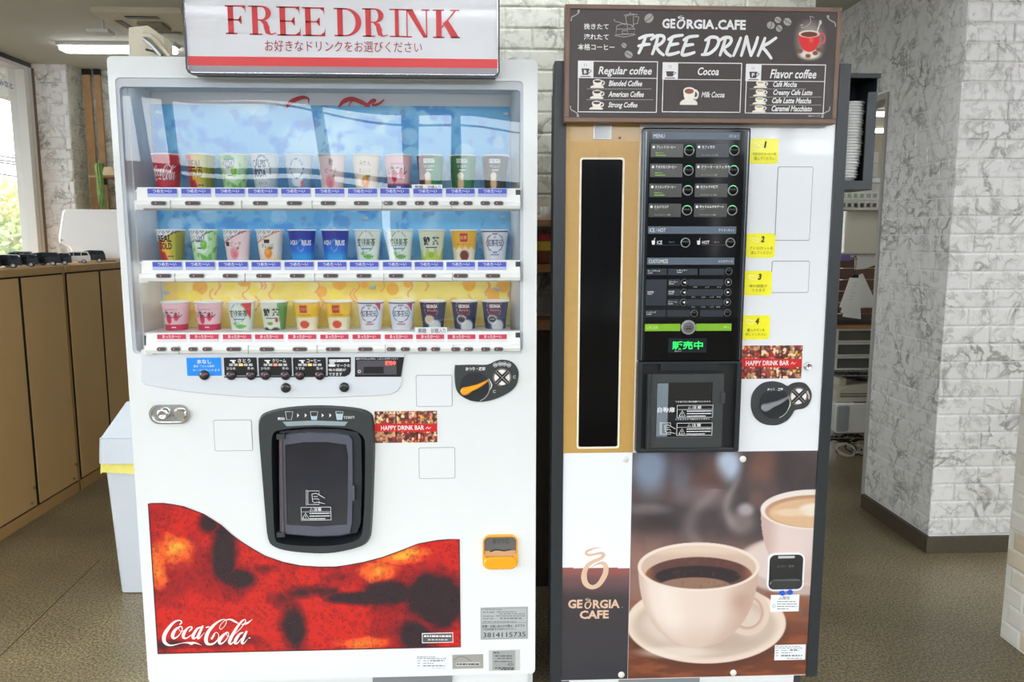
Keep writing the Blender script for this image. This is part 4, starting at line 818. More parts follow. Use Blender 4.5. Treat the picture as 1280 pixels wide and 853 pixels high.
def didone(mb, ch, x0, x1, zb, zt, y, mat):
    Wd, H = x1 - x0, zt - zb; T = H * .045; S = min(Wd * .27, H * .2); q = lambda a, b, c, d: mb.quad(a, b, c, d, y, mat)
    def serif(cx, half, top): q(cx - half, zt - T if top else zb, cx + half, zt if top else zb + T)
    def bowl(cx, cz, rx, rz, th, thn, a0=-90, a1=90):
        o = []; i_ = []
        for k in range(19): a = radians(a0 + (a1 - a0) * k / 18); o.append((cx + rx * cos(a), cz + rz * sin(a))); i_.append((cx + max(rx - th, .001) * cos(a), cz + (rz - thn) * sin(a)))
        mb.add([(p[0], y, p[1]) for p in o + i_], [(k, k + 1, 20 + k, 19 + k) for k in range(18)], mat)
    sx = x0 + Wd * .12
    if ch in 'FERD':
        q(sx, zb, sx + S, zt); q(x0, zb, sx + S + Wd * (.16 if ch in 'FR' else .1), zb + T); q(x0, zt - T, sx + S + .002, zt)
    if ch in 'FE':
        q(sx, zt - T, x1 - Wd * .04, zt); mb.flat([(x1 - Wd * .04, zt), (x1 - Wd * .22, zt - T), (x1 - Wd * .08, zt - H * .13), (x1 - Wd * .03, zt - H * .28)], y, mat)
        zm = zb + H * .5; q(sx, zm - T / 2, x1 - Wd * .28, zm + T / 2); mb.flat([(x1 - Wd * .28, zm + H * .14), (x1 - Wd * .40, zm), (x1 - Wd * .28, zm - H * .14), (x1 - Wd * .24, zm - H * .14), (x1 - Wd * .24, zm + H * .14)], y, mat)
    if ch == 'E': q(sx, zb, x1 - Wd * .02, zb + T); mb.flat([(x1 - Wd * .02, zb), (x1, zb + H * .30), (x1 - Wd * .06, zb + H * .14), (x1 - Wd * .22, zb + T)], y, mat)
    if ch == 'R':
        q(sx + S, zt - T, sx + S + Wd * .16, zt); zc = zt - H * .255; q(sx + S, zt - H * .51, sx + S + Wd * .16, zt - H * .51 + T); bowl(sx + S + Wd * .15, zc, Wd * .36, H * .255, S * .95, T)
        mb.line([(sx + S + Wd * .12, zb + H * .49, T), (sx + S + Wd * .27, zb + H * .42, S * .8), (sx + S + Wd * .33, zb + H * .25, S), (sx + S + Wd * .36, zb + H * .1, S * .85), (sx + S + Wd * .48, zb + H * .02, T), (x1, zb + H * .07, T * .8)], 0, y, mat)
    if ch == 'D': q(sx + S, zt - T, sx + S + Wd * .1, zt); bowl(sx + S + Wd * .08, (zb + zt) / 2, x1 - sx - S - Wd * .08, H / 2, S * 1.05, T)
    if ch == 'I': c = (x0 + x1) / 2; q(c - S / 2 * 1, zb, c + S / 2, zt); q(x0, zb, x1, zb + T); q(x0, zt - T, x1, zt)
    if ch == 'N':
        q(sx, zb, sx + T, zt); q(x0, zb, sx + Wd * .2, zb + T); q(x0, zt - T, sx + S, zt); q(x1 - Wd * .14, zb, x1 - Wd * .14 + T, zt); q(x1 - Wd * .3, zt - T, x1, zt); mb.flat([(sx - .001, zt), (sx + S * 1.15, zt), (x1 - Wd * .14 + T, zb), (x1 - Wd * .14 - S * .5, zb)], y, mat)
    if ch == 'K':
        q(sx, zb, sx + S, zt); q(x0, zb, sx + S + Wd * .1, zb + T); q(x0, zt - T, sx + S + Wd * .1, zt); q(x1 - Wd * .36, zt - T, x1 - Wd * .02, zt); q(x1 - Wd * .34, zb, x1, zb + T)
        mb.line([(sx + S, zb + H * .36), (x1 - Wd * .18, zt - T)], T * 1.1, y, mat, caps=False); mb.flat([(sx + S + Wd * .06, zb + H * .52), (sx + S + Wd * .22, zb + H * .66), (x1 - Wd * .02, zb), (x1 - Wd * .32, zb)], y, mat)
m = MB(); lr = M('letter_red', (208, 50, 56), .4, var=0)
for ch, a, b, t_, bt in (('F', 281.5, 308, 6.5, 42.5), ('R', 311, 344, 7, 43.5), ('E', 346, 375.5, 8, 44.5), ('E', 378, 406.5, 9, 45), ('D', 417.5, 451.5, 10, 45.3), ('R', 453, 484, 10.3, 46), ('I', 487, 505, 11, 46.2), ('N', 504, 537, 11.5, 46.8), ('K', 541, 575, 12, 47.5)):
    x0, z0, x1, z1 = R(a, t_, b, bt, SY); didone(m, ch, x0, x1, z0, z1, SY + .0008, lr)
m.ptext('お好きなドリンクをお選びください', (331, 51, 527.5, 65), SY + .0008, M('letter_darkred', (160, 44, 54), .4, var=0), Y=SY); m.build('lettering', sg)
# ================================================================ cups on the three rows
def CF(u, v): return np.ones(u.shape + (3,))
def cbase(u, col): return np.ones(u.shape + (3,)) * np.asarray(col, float)
def spot(u, v, cx, cy, rx, ry, s=.12): r = np.sqrt(((u - cx) / rx) ** 2 + ((v - cy) / ry) ** 2); return 1 - sm(r, 1 - s, 1 + s)
def d_red(u, v): c = cbase(u, (206, 34, 56)); return ov(c, (232, 84, 96), (v > .93) * .6)
def d_gold(u, v):
    c = cbase(u, (196, 186, 60)); c = ov(c, (246, 190, 40), sm(.2 - u - (v - .5) * .3, -.1, .1)); c = ov(c, (222, 60, 40), sm(-.35 - u - .35 * np.abs(v - .75), -.04, .04)); c = ov(c, (196, 40, 40), (v < .3) * sm(-.25 - u + (.3 - v), -.05, .05)); return ov(c, (150, 150, 50), sm(u, .55, .75))
def d_lime(u, v):
    c = cbase(u, (196, 232, 180)); n = fbm(u * 50 + 60, v * 50, 9, 5, 2); c = ov(c, (120, 200, 90), sm(n, .55, .62)); c = ov(c, (242, 250, 238), spot(u, v, .05, .62, .58, .38)); c = ov(c, (70, 170, 110), spot(u, v, -.1, .85, .45, .13)); c = ov(c, (36, 60, 130), spot(u, v, -.12, .74, .42, .13)); c = ov(c, (120, 205, 60), spot(u, v, .25, .52, .26, .16)); c = ov(c, (170, 225, 90), spot(u, v, .2, .56, .1, .06)); return ov(c, (110, 195, 80), spot(u, v, .3, .1, .2, .08))
def d_wave(u, v): c = cbase(u, (218, 226, 232)); d = np.abs(np.hypot(u / .62, (v - .45) / .52) - 1); c = ov(c, (50, 80, 130), (d < .06) * (v > .45)); return ov(c, (150, 190, 216), sm(v, .3, 0) * .5)
def d_water(u, v): c = cbase(u, (212, 226, 238)); c = ov(c, (120, 165, 205), sm(v, .45, .3) * .8); c = ov(c, (240, 246, 250), spot(u, v, 0, .3, .5, .2)); c = ov(c, (60, 100, 160), (np.abs(np.hypot(u / .5, (v - .62) / .26) - 1) < .06)); return ov(c, (246, 110, 130), spot(u, v, .45, .22, .13, .08))
def d_peach(u, v): c = cbase(u, (250, 226, 226)); c = ov(c, (246, 150, 160), spot(u, v, -.02, .25, .38, .2, .3)); c = ov(c, (236, 120, 140), spot(u, v, .05, .2, .2, .1, .5)); return ov(c, (90, 150, 80), spot(u, v, .32, .42, .1, .05))
def d_orange(u, v): c = cbase(u, (250, 238, 222)); c = ov(c, (250, 200, 140), sm(v, .3, 0) * .5); c = ov(c, (244, 140, 36), spot(u, v, .05, .26, .34, .18)); c = ov(c, (252, 180, 80), spot(u, v, 0, .3, .16, .09, .4)); return ov(c, (80, 150, 60), spot(u, v, .3, .42, .16, .05))
def d_berry(u, v): c = cbase(u, (250, 206, 214)); c = ov(c, (226, 50, 84), spot(u, v, -.28, .42, .24, .18)); c = ov(c, (226, 60, 90), spot(u, v, .35, .48, .2, .13)); c = ov(c, (70, 150, 80), spot(u, v, -.42, .66, .12, .06)); return ov(c, (214, 36, 88), v < .24)
def d_berry_blue(u, v): c = d_berry(u, v); return ov(c, (50, 90, 170), v < .2)
def d_milk(col, left, right):
    def f(u, v):
        c = cbase(u, col); c = ov(c, left, sm(-.15 - u - .2 * (v - .5), -.04, .04)); c = ov(c, right, sm(u - .3 + (v < .5) * .35, -.03, .03) * ((np.sin(u * 40) > -.3) | (v > .5))); c = ov(c, (30, 50, 40) if right[0] > 60 else (40, 36, 40), (np.abs(np.hypot(u / .6, (v - .72) / .28) - 1) < .04) * 0)
        c = ov(c, (232, 196, 150), spot(u, v, -.18, .22, .28, .30)); return ov(c, (250, 236, 210), spot(u, v, -.18, .44, .28, .09))
    return f
def top_band(f, col):
    def g(u, v): c = f(u, v); m_ = sm(v - .80 - .22 * u, -.02, .02); dots = (np.sin(u * 26) * np.sin(v * 60) > .5); c = ov(c, (246, 246, 246), m_); c = ov(c, (60, 60, 70), m_ * dots * .7); return ov(c, col, (np.abs(v - .79 - .22 * u) < .025))
    return g
def d_blue(u, v): c = cbase(u, (40, 110, 220)); c = ov(c, (30, 50, 160), sm(v, .45, .8)); c = ov(c, (40, 170, 240), sm(v, .4, .1)); return ov(c, (110, 200, 240), (np.abs(np.hypot((u - .05) / .28, (v - .5) / .18) - 1) < .12) * .8)
def d_herb(u, v): c = cbase(u, (238, 244, 234)); c = ov(c, (120, 190, 90), spot(u, v, .15, .14, .5, .07)); c = ov(c, (150, 200, 130), spot(u, v, -.35, .24, .25, .05)); c = ov(c, (40, 110, 190), (np.abs(v - .40) < .035) * (np.abs(u) < .5)); return ov(c, (90, 150, 110), (np.abs(np.hypot(u / .62, (v - .62) / .33) - 1) < .035) * .8)
def d_herbred(u, v): c = d_herb(u, v); return ov(c, (220, 60, 60), sm(u * .9 + v - 1.22, -.02, .02) * (u < .95))
def d_green(u, v): c = cbase(u, (226, 232, 206)); c = ov(c, (200, 214, 90), sm(v + .15 * np.cos(u * 9), .32, .24)); c = ov(c, (160, 196, 60), spot(u, v, -.05, .2, .3, .1)); return c
def d_green2(u, v): c = cbase(u, (236, 238, 222)); c = ov(c, (100, 160, 90), sm(u - .62 + .3 * (v - .5), -.03, .03)); c = ov(c, (50, 60, 50), spot(u, v, -.1, 0.02, .8, .1)); c = ov(c, (244, 246, 240), spot(u, v, -.15, .18, .36, .15)); c = ov(c, (150, 180, 60), spot(u, v, -.15, .24, .3, .06)); return ov(c, (206, 60, 50), spot(u, v, .42, .36, .14, .08))
def d_tea(u, v): c = cbase(u, (246, 190, 60)); c = ov(c, (250, 236, 206), sm(.42 - v + .04 * np.sin(u * 12), -.02, .03)); c = ov(c, (206, 40, 50), (np.abs(u) < .36) * (np.abs(v - .76) < .13)); return ov(c, (120, 40, 30), spot(u, v, .05, .17, .42, .18))
def d_soup(u, v): c = cbase(u, (250, 204, 60)); c = ov(c, (252, 240, 206), sm(.45 - v, -.02, .02)); c = ov(c, (214, 66, 50), (np.abs(u + .05) < .32) * (np.abs(v - .76) < .13)); return ov(c, (226, 80, 60), spot(u, v, -.05, .2, .45, .14))
def d_royal(u, v): c = cbase(u, (236, 236, 242)); c = ov(c, (50, 60, 110), v > .95); c = ov(c, (60, 80, 150), (np.abs(np.hypot(u / .72, (v - .58) / .30) - 1) < .045)); c = ov(c, (190, 160, 80), spot(u, v, 0, .78, .1, .04)); return ov(c, (70, 140, 200), (np.abs(v - .2) < .03) * (np.abs(u) < .4))
def d_royal_red(u, v): c = d_royal(u, v); c = ov(c, (196, 60, 90), (np.abs(v - .2) < .035) * (np.abs(u) < .4)); return ov(c, (196, 60, 100), sm(u * .7 + v - 1.28, -.02, .02) * (u < .9))
def d_navy(col2, cup):
    def f(u, v):
        c = cbase(u, (48, 56, 96)); c = ov(c, col2, spot(u, v, -.1, .78, .6, .36)); c = ov(c, (220, 220, 226), (np.abs(np.hypot((u + .1) / .6, (v - .78) / .36) - 1) < .03) * .6); c = ov(c, (214, 214, 216), spot(u, v, .2, .1, .6, .25)); c = ov(c, (232, 232, 232), spot(u, v, -.3, .35, .42, .17)); return ov(c, cup, spot(u, v, -.3, .36, .34, .12))
    return f
BLK, WHT, NVY, RED = inkk, inkw, inkb, inkr
cupw = M('cup_paper', (240, 238, 234), .45, var=0)
def cup_fn(cx, cy, z0, h, r0, r1, e=.0006):
    def f(x, y, z):                            # x: -1..1 across the front, z: 0..1 up
        r = r0 + (r1 - r0) * z + e; a = math.asin(max(-.98, min(.98, x * .95))); return (cx + r * sin(a), cy - r * cos(a), z0 + h * z)
    return f
def cup(cx, cy, z0, h, r1, fn, words, label, group, name='paper_cup'):
    r0 = r1 * .76; t = thing(name, (cx, cy, z0), label, 'cup', group); nu, nv = 72, 26
    A = np.linspace(-pi, pi, nu + 1)[None, :].repeat(nv, 0); T = np.linspace(0, 1, nv)[:, None].repeat(nu + 1, 1); Rr = r0 + (r1 - r0) * T
    V = np.stack([cx + Rr * np.sin(A), cy - Rr * np.cos(A), z0 + h * T], -1); u = np.where(np.cos(A) > 0, np.sin(A) / .95, np.sign(A) * 1.05)
    gridmesh('cup_wall', V, nu + 1, nv, fn(u, T), pmc, t, True)
    m = MB(); m.lathe([(r1 - .0015, z0 + h - .001), (r1 + .0014, z0 + h - .0016), (r1 + .0022, z0 + h + .0004), (r1 + .001, z0 + h + .0022), (r1 - .0012, z0 + h + .0016), (r1 - .002, z0 + h - .004), (.001, z0 + h - .006)], cx, cy, cupw, 28); m.build('rim', t)
    if words:
        m = MB(); f = cup_fn(cx, cy, z0, h, r0, r1)
        for wd in words:
            s_, (xa, za, xb, zb), mat = wd[:3]
            if s_ == '#': # simple bars
                m.add([f(xa + (xb - xa) * k / 6, 0, za) for k in range(7)] + [f(xa + (xb - xa) * k / 6, 0, zb) for k in range(7)], [(k, k + 1, 8 + k, 7 + k) for k in range(6)], mat)
            elif s_ == 'script':
                mm = MB(); cocalogo(mm, 0, 0, 1, 0, mat); v = np.array(mm.v); lo = v.min(0); hi = v.max(0)
                vv = [f(xa + (p[0] - lo[0]) / (hi[0] - lo[0]) * (xb - xa), 0, za + (p[2] - lo[2]) / (hi[2] - lo[2]) * (zb - za)) for p in v]; m.add(vv, mm.f, mat)
            else: m.text(s_, (xa, za, xb, zb), 0, mat, bold=wd[3] if len(wd) > 3 else .01, shear=wd[4] if len(wd) > 4 else 0, fn=f)
        m.build('lettering', t)
    return t
YC = F + .105
TEAL = M('ink_teal', (70, 110, 90), .5, var=0); PNK = M('ink_pink', (226, 90, 120), .5, var=0); BRN = M('ink_brown', (120, 60, 50), .5, var=0)
gold_w = [('REAL', (-.72, .62, .4, .84), BLK, .03), ('GOLD', (-.72, .38, .4, .59), BLK, .03), ('#', (.0, .14, .5, .17), NVY)]
lime_w = [('FANTA', (-.52, .66, .28, .84), WHT, .05, .2), ('#', (-.3, .4, .1, .44), NVY)]
geo_w = lambda a: [('GEORGIA', (-.5, .78, .4, .91), WHT, .045), (a, (-.44, .66, .4, .73), WHT), ('#', (-.3, .58, .26, .61), WHT)]
berry_w = [('いちごオレ', (-.78, .46, .78, .7), BLK, .015), ('Strawberry', (-.6, .72, .5, .8), PNK, .01, .3), ('#', (-.1, .1, .3, .14), WHT)]
herb_w = [('爽健美茶', (-.78, .48, .72, .74), TEAL, .01)]; sen_w = [('煎 茶', (-.66, .5, .66, .8), BLK, .03), ('#', (-.5, .42, .5, .45), BLK)]
royal_w = [('紅茶花伝', (-.64, .47, .64, .7), NVY, .012)]; soup_w = [('コーンスープ', (-.3, .7, .2, .82), M('ink_cream', (250, 220, 150), .5, var=0)), ('クラムチャウダー', (-.6, .5, .55, .58), BRN)]
ROWS = [
 [(d_red, [('script', (-.85, .28, .95, .72), WHT)], 'red cup with white script lettering, first from left, top row'),
  (d_gold, gold_w, 'yellow-green and red cup with black block lettering, second from left, top row'),
  (d_lime, lime_w, 'pale green cup with blue lettering and limes, third from left, top row'),
  (d_wave, [('CALPIS', (-.78, .64, .3, .86), NVY, .035), ('SODA', (-.76, .38, .3, .6), NVY, .035), ('カルピス', (-.45, .18, .35, .26), RED), ('ソーダ', (-.3, .05, .25, .13), RED)], 'pale blue cup with tall navy lettering, fourth from left, top row'),
  (d_water, [('CALPIS', (-.5, .52, .5, .66), WHT, .03), ('#', (-.4, .1, .1, .12), NVY)], 'white and blue cup with a pink dot, fifth from left, top row'),
  (d_peach, [('桃', (-.05, .7, .3, .9), M('ink_taupe', (120, 90, 90), .5, var=0)), ('ピーチ', (-.4, .5, .6, .64), PNK)], 'pale pink cup with a peach print, sixth from left, top row'),
  (d_orange, [('みかん', (-.4, .7, .5, .86), BRN), ('オレンジ', (-.5, .5, .5, .64), BRN)], 'cream cup with an orange print, seventh from left, top row'),
  (d_berry_blue, berry_w, 'pink strawberry cup with a blue foot, eighth from left, top row'),
  (d_milk((40, 120, 90), (92, 28, 40), (60, 150, 110)), geo_w('カフェオレ'), 'dark red and green iced coffee cup, ninth from left, top row'),
  (d_milk((50, 130, 80), (56, 120, 70), (60, 150, 110)), geo_w('カフェオレ'), 'all green iced coffee cup, tenth from left, top row'),
  (d_milk((44, 50, 52), (60, 44, 44), (60, 70, 78)), geo_w('アイスコーヒー'), 'black iced coffee cup, last on the right, top row')],
 [(top_band(d_gold, (60, 40, 40)), gold_w, 'yellow-green cup with black block lettering and a speckled top, first from left, middle row'),
  (top_band(d_lime, (60, 140, 60)), lime_w, 'pale green lime cup with a speckled top, second from left, middle row'),
  (top_band(d_peach, (196, 60, 90)), [('ピーチ', (-.3, .48, .6, .64), PNK), ('#', (-.7, .48, -.4, .62), BLK)], 'pink peach cup with a speckled top, third from left, middle row'),
  (top_band(d_orange, (220, 120, 50)), [('オレンジ', (-.5, .42, .5, .56), BRN), ('#', (-.25, .58, .2, .7), BLK)], 'orange fruit cup with a speckled top, fourth from left, middle row'),
  (d_blue, [('AQU', (-.88, .5, -.22, .68), WHT, .04), ('RIUS', (.18, .5, .88, .68), WHT, .04)], 'deep blue sports drink cup, the left one of two, middle row'),
  (d_blue, [('AQU', (-.88, .5, -.22, .68), WHT, .04), ('RIUS', (.18, .5, .88, .68), WHT, .04)], 'deep blue sports drink cup, the right one of two, middle row'),
  (d_herb, herb_w, 'white cup with green leaves and a blue bar, left one of two, middle row'),
  (d_herb, herb_w, 'white cup with green leaves and a blue bar, right one of two, middle row'),
  (d_green, sen_w, 'pale green tea cup with black characters and hills, ninth from left, middle row'),
  (d_tea, [('紅茶', (-.25, .7, .25, .82), soup_w[0][2]), ('ダージリン', (-.6, .5, .5, .58), BRN)], 'yellow tea cup with a red square, tenth from left, middle row'),
  (d_royal, royal_w, 'white cup with a navy round crest and blue bar, last on the right, middle row')],
 [(d_berry, berry_w, 'pink strawberry cup with a magenta foot, first from left, bottom row'),
  (d_berry, berry_w, 'pink strawberry cup with a magenta foot, second from left, bottom row'),
  (d_herbred, herb_w, 'white leaf cup with a red corner, third from left, bottom row'),
  (d_green2, sen_w, 'green tea cup with a tea bowl print, fourth from left, bottom row'),
  (d_soup, soup_w, 'yellow soup cup with a red square, the left one of two, bottom row'),
  (d_soup, soup_w, 'yellow soup cup with a red square, the right one of two, bottom row'),
  (d_royal_red, royal_w, 'white cup with a navy crest and red corner, left one of two, bottom row'),
  (d_royal_red, royal_w, 'white cup with a navy crest and red corner, right one of two, bottom row'),
  (d_navy((110, 40, 60), (226, 200, 160)), geo_w('カフェオレ')[:2], 'navy coffee cup with a pale latte print, third from right, bottom row'),
  (d_navy((110, 40, 60), (50, 50, 60)), geo_w('ホットコーヒー')[:2], 'navy coffee cup with a dark coffee print, second from right, bottom row'),
  (d_navy((110, 40, 60), (60, 60, 66)), geo_w('ブラックコーヒー')[:2] + [('#', (-.5, .36, -.1, .38), WHT)], 'navy coffee cup with swirled coffee print, last on the right, bottom row')]]
CXS = [[209, 251.5, 293, 332, 374, 415, 458, 498, 538, 578.5, 619], [214.5, 256, 297, 338, 378, 419.5, 460, 500, 540, 580, 618.5], [220.5, 261.5, 302.5, 343, 384, 424, 463.5, 502.5, 541.5, 581, 619]]
TOPS = [193, 288, 377]
for r, row in enumerate(ROWS):
    zb = RZ[r] - .004; h = P(400, TOPS[r] + (2 if r == 0 else 0), YC)[1] - zb
    for i, (fn, wds, lab) in enumerate(row):
        cx = P(CXS[r][i], TOPS[r] + 20, YC)[0]; cup(cx, YC, zb, h, .0375, fn, wds, lab, ['cups on the top row', 'cups on the middle row', 'cups on the bottom row'][r])

# ================================================================ coffee machine (right)
cm = thing('coffee_machine', (.595, F, 0), 'tall coffee vending machine with black button panel, gold strip and coffee cup poster', 'vending machine')
B0, B1, CT, CB = .201, .989, 1.838, .103
sidem = M('side_slate', (38, 43, 47), .35, var=.01)
MB().box(B0 + .035, B1 - .035, F + .03, F + .45, .02, CT - .01, M('cabinet_dark', (60, 62, 66), .5)).build('cabinet', cm)
for x0, x1 in ((B0, .2325), (.957, B1)): MB().prism(rr(x0, CB - .003, x1, CT, .002), F - .006, F + .05, sidem, .001).build('side_strip', cm)
MB().box(.2325, .957, F + .004, F + .03, CB, CT - .004, white2).build('front_frame', cm)
MB().box(.26, .93, F + .02, F + .5, .012, CB - .006, M('kick_white')).build('base_skirt', cm)
x0, z0, x1, z1 = R(775, 849, 876, 856); MB().box(x0, x1, F + .012, F + .03, z0 - .02, z1 - .003, M('vent_grey')).build('base_vent', cm)
for x in (B0 + .09, B1 - .09):
    for y in (F + .1, F + .5): MB().rod((x, y, 0), (x, y, .02), .03, charc, 12).build('foot', cm)
ZU, ZL = P(850, 565)[1], CB + .002           # split between upper fascia and poster
xg = P(796, 360)[0]
goldm = M('gold_laminate', (192, 152, 84), .3, coat=.4, var=.03, bump=.25, scale=60)
x0, z0, x1, z1 = R(724, 198.5, 776, 559.5)
MB().holed([(.2325, ZU), (xg, ZU), (xg, 1.70), (.2325, 1.70)], [rr(x0, z0, x1, z1, .006)], F - .001, F + .006, goldm).build('gold_fascia', cm)
MB().holed(rr(x0 - .003, z0 - .003, x1 + .003, z1 + .003, .008), [rr(x0 + .002, z0 + .002, x1 - .002, z1 - .002, .005)], F - .0025, F + .004, M('trim_cream', (236, 226, 206), .4)).build('window_trim', cm)
MB().prism(rr(x0 + .001, z0 + .001, x1 - .001, z1 - .001, .005), F + .001, F + .006, M('window_black', (7, 7, 9), .1, var=0, spec=.2)).build('dark_window', cm)
MB().holed([(xg + .0015, ZU), (.957, ZU), (.957, 1.70), (xg + .0015, 1.70)], [], F - .001, F + .006, white2).build('white_fascia', cm)
MB().box(xg - .001, xg + .0022, F - .003, F, ZU, 1.69, M('trim_cream')).build('gold_edge', cm)
x0, z0, x1, z1 = R(741.5, 156.5, 764.5, 174.5); m = MB(); m.prism(rr(x0, z0, x1, z1, .004), F - .004, F, white2, .001)
for i in range(9):
    for j in range(7): m.prism(circ(x0 + .006 + i * (x1 - x0 - .012) / 8, z0 + .004 + j * (z1 - z0 - .009) / 6 + (.001 if i % 2 else 0), .0013, 6), F - .0046, F - .004, deep)
m.build('speaker_grille', cm); a, b = P(774.5, 172.5); MB().lathe([(.003, F), (.003, F - .003), (.001, F - .0035)], a, 0, M('rust_dot', (130, 90, 60), .5), 10, 'y', b).build('rivet', cm)
# button console: an upright black module
KX0, KX1 = P(803, 165)[0], P(937, 165)[0]; KX0b, KX1b = P(793, 560)[0], P(919, 560)[0]
C0, C1 = (KX0 + KX0b) / 2, (KX1 + KX1b) / 2; KZ1, KZS, KZ0 = P(870, 161)[1], P(860, 450.5)[1], P(857, 563.5)[1]
KY = F - .02
con = MB().prism(rr(C0, KZS, C1, KZ1, .004), KY, F + .01, M('console_black', (18, 20, 24), .15, spec=.4, var=0), .004).build('button_console', cm)
m = MB(); m.prism(rr(C0 + .016, KZS + .003, C1 - .016, KZ1 - .006, .003), KY - .001, KY, glossblack); m.box(C0 + .006, C0 + .009, KY - .0014, KY, KZS + .003, KZ1 - .01, M('chrome_dim', (110, 120, 130), .2, .8, var=0)); m.box(C1 - .009, C1 - .006, KY - .0014, KY, KZS + .003, KZ1 - .01, M('chrome_dim')); m.build('glass_front', con)
KO = KY - .0014
def K(px):                                    # console elements, in the console's own upright frame
    x0, z0, x1, z1 = R(*px, KY); ym = (px[1] + px[3]) / 2; sh = (C0 + C1) / 2 - (P(870 - (ym - 161) * .0326 * 1.0, ym, KY)[0] + P(870 - (ym - 161) * .0326, ym, KY)[0]) / 2
    return (x0, z0, x1, z1)
bar = M('bar_bluegrey', (84, 96, 114), .3, var=0); tile = M('tile_olive', (66, 66, 60), .25, var=.02); tiled = M('tile_dark', (40, 44, 54), .25, var=0); ringm = M('ring_grey', (150, 154, 156), .3, var=0); grn = M('led_green', (90, 230, 130), .4, emit=.9, var=0); lime = M('bar_lime', (122, 176, 24), .35, var=0); gtx = M('text_lime', (140, 190, 60), .4, var=0)
def kbar(px, l, rt, mat=bar, lt=inkw):
    m = MB(); x0, z0, x1, z1 = K(px); m.box(x0, x1, KO - .0006, KO, z0, z1, mat); h = px[3] - px[1]
    m.text(l[0], R(px[0] + 2, px[1] + h * .25, px[0] + 2 + l[1], px[3] - h * .22, KY), KO - .001, lt); m.text(rt[0], R(px[2] - 2 - rt[1], px[1] + h * .33, px[2] - 2, px[3] - h * .3, KY), KO - .001, lt); return m.build('header_bar', con)
kbar((814.6, 165.5, 925, 174.6), ('MENU', 14), ('メニュー', 12)); kbar((809.8, 283.2, 920, 292.4), ('ICE / HOT', 20), ('アイス / ホット', 20)); kbar((808.8, 322.2, 917.6, 331), ('CUSTOMIZE', 24), ('カスタマイズ', 18))
def ringbtn(px, py, r, label=None, led=None, name='select_button', arrow=None):
    a, b = P(px, py, KY); rr_m = r * KPX; m = MB(); m.lathe([(rr_m, KO), (rr_m, KO - .0012), (rr_m * .82, KO - .0016), (rr_m * .8, KO - .0008)], a, 0, ringm if led is not None else M('ring_dim', (90, 94, 98), .3, var=0), 24, 'y', b)
    m.lathe([(rr_m * .86, KO - .0014), (rr_m * .5, KO - .0032), (.0005, KO - .0036)], a, 0, glossblack, 20, 'y', b)
    if led: m.line([(a + rr_m * .88 * cos(t), b + rr_m * .88 * sin(t)) for t in np.linspace(1.0, 2.1, 8)], .0018, KO - .002, grn)
    if arrow: s_ = rr_m * .35 * arrow; m.flat([(a - s_, b - abs(s_)), (a + s_, b), (a - s_, b + abs(s_))], KO - .0042, inkw)
    return m.build(name, con)
names = [('ブレンドコーヒー', 'カフェモカ'), ('アメリカンコーヒー', 'クリーミーカフェラテ'), ('ストロングコーヒー', 'カフェラテ抹茶'), ('ミルクココア', 'キャラメルマキアート')]
for k in range(4):
    y0 = 180 + k * 24.9; xo = -.9 * k
    for s_, (xa, xb, xr) in enumerate(((813.3, 853.7, 861.2), (870, 911, 917.6))):
        xa += xo; xb += xo; xr += xo; m = MB(); x0, z0, x1, z1 = R(xa, y0, xb, y0 + 16.7, KY); m.box(x0, x1, KO - .0006, KO, z0, z1, tile if not (s_ == 1 and k == 0) else tiled)
        wdt = [[24, 16], [26, 36], [26, 22], [18, 30]][k][s_]; m.text(names[k][s_], R(xa + 7, y0 + 2.2, xa + 7 + wdt, y0 + 5.8, KY), KO - .001, inkw, bold=.02); cx, cz = P(xa + 3.6, y0 + 4, KY); m.line(circ(cx, cz, .0022, 8), .003, KO - .001, inkw)
        m.quad(*R(xa + 7, y0 + 6.9, xa + 13, y0 + 7.4, KY), KO - .001, inkg)
        if s_ == 0 and k < 3: m.text('砂糖なし', R(xa + 6, y0 + 10.3, xa + 17, y0 + 12.6, KY), KO - .001, gtx, bold=.02); m.quad(*R(xa + 6, y0 + 13.8, xa + 19, y0 + 14.8, KY), KO - .001, gtx)
        else: bars_ = m.text('プレミアムコーヒー使用', R(xa + 7, y0 + 13, xa + 27, y0 + 15, KY), KO - .001, icog)
        m.build('menu_tile', con); ringbtn(xr, y0 + 8.3, 6.3, led=True)
for (x, t, jp, lc, xr) in ((816.5, 'ICE', 'アイス', M('line_blue', (60, 80, 130), .5, var=0), 856.5), (873, 'HOT', 'ホット', M('line_red', (110, 40, 50), .5, var=0), 912.6)):
    m = MB(); y = KO - .0006; m.flat([P(x - 2.2, 301, KY), P(x - 1.6, 306, KY), P(x + 1.6, 306, KY), P(x + 2.2, 301, KY)], y, inkw); m.line([P(x + .5, 301, KY), P(x + 2, 298, KY)], .0012, y, inkw); m.text(t, R(x + 4.5, 301, x + 4.5 + (6.5 if t == 'ICE' else 9), 305.5, KY), y, inkw, bold=.01); m.text(jp, R(x + 19.5, 302, x + 26, 304, KY), y, icog); m.line([P(x + 3, 306.6, KY), P(x + 33, 306.4, KY)], .0009, y, lc); m.build('temperature_print', con); ringbtn(xr, 303.5, 6, led=False)
def ktile(px, t=None, tb=None):
    m = MB(); x0, z0, x1, z1 = R(*px, KY); m.box(x0, x1, KO - .0006, KO, z0, z1, tiled)
    if t: m.text(t, R(*tb, KY), KO - .001, inkw); m.quad(*R(tb[0], tb[3] + 1, tb[0] + 6, tb[3] + 1.8, KY), KO - .001, icog)
    m.build('setting_tile', con)
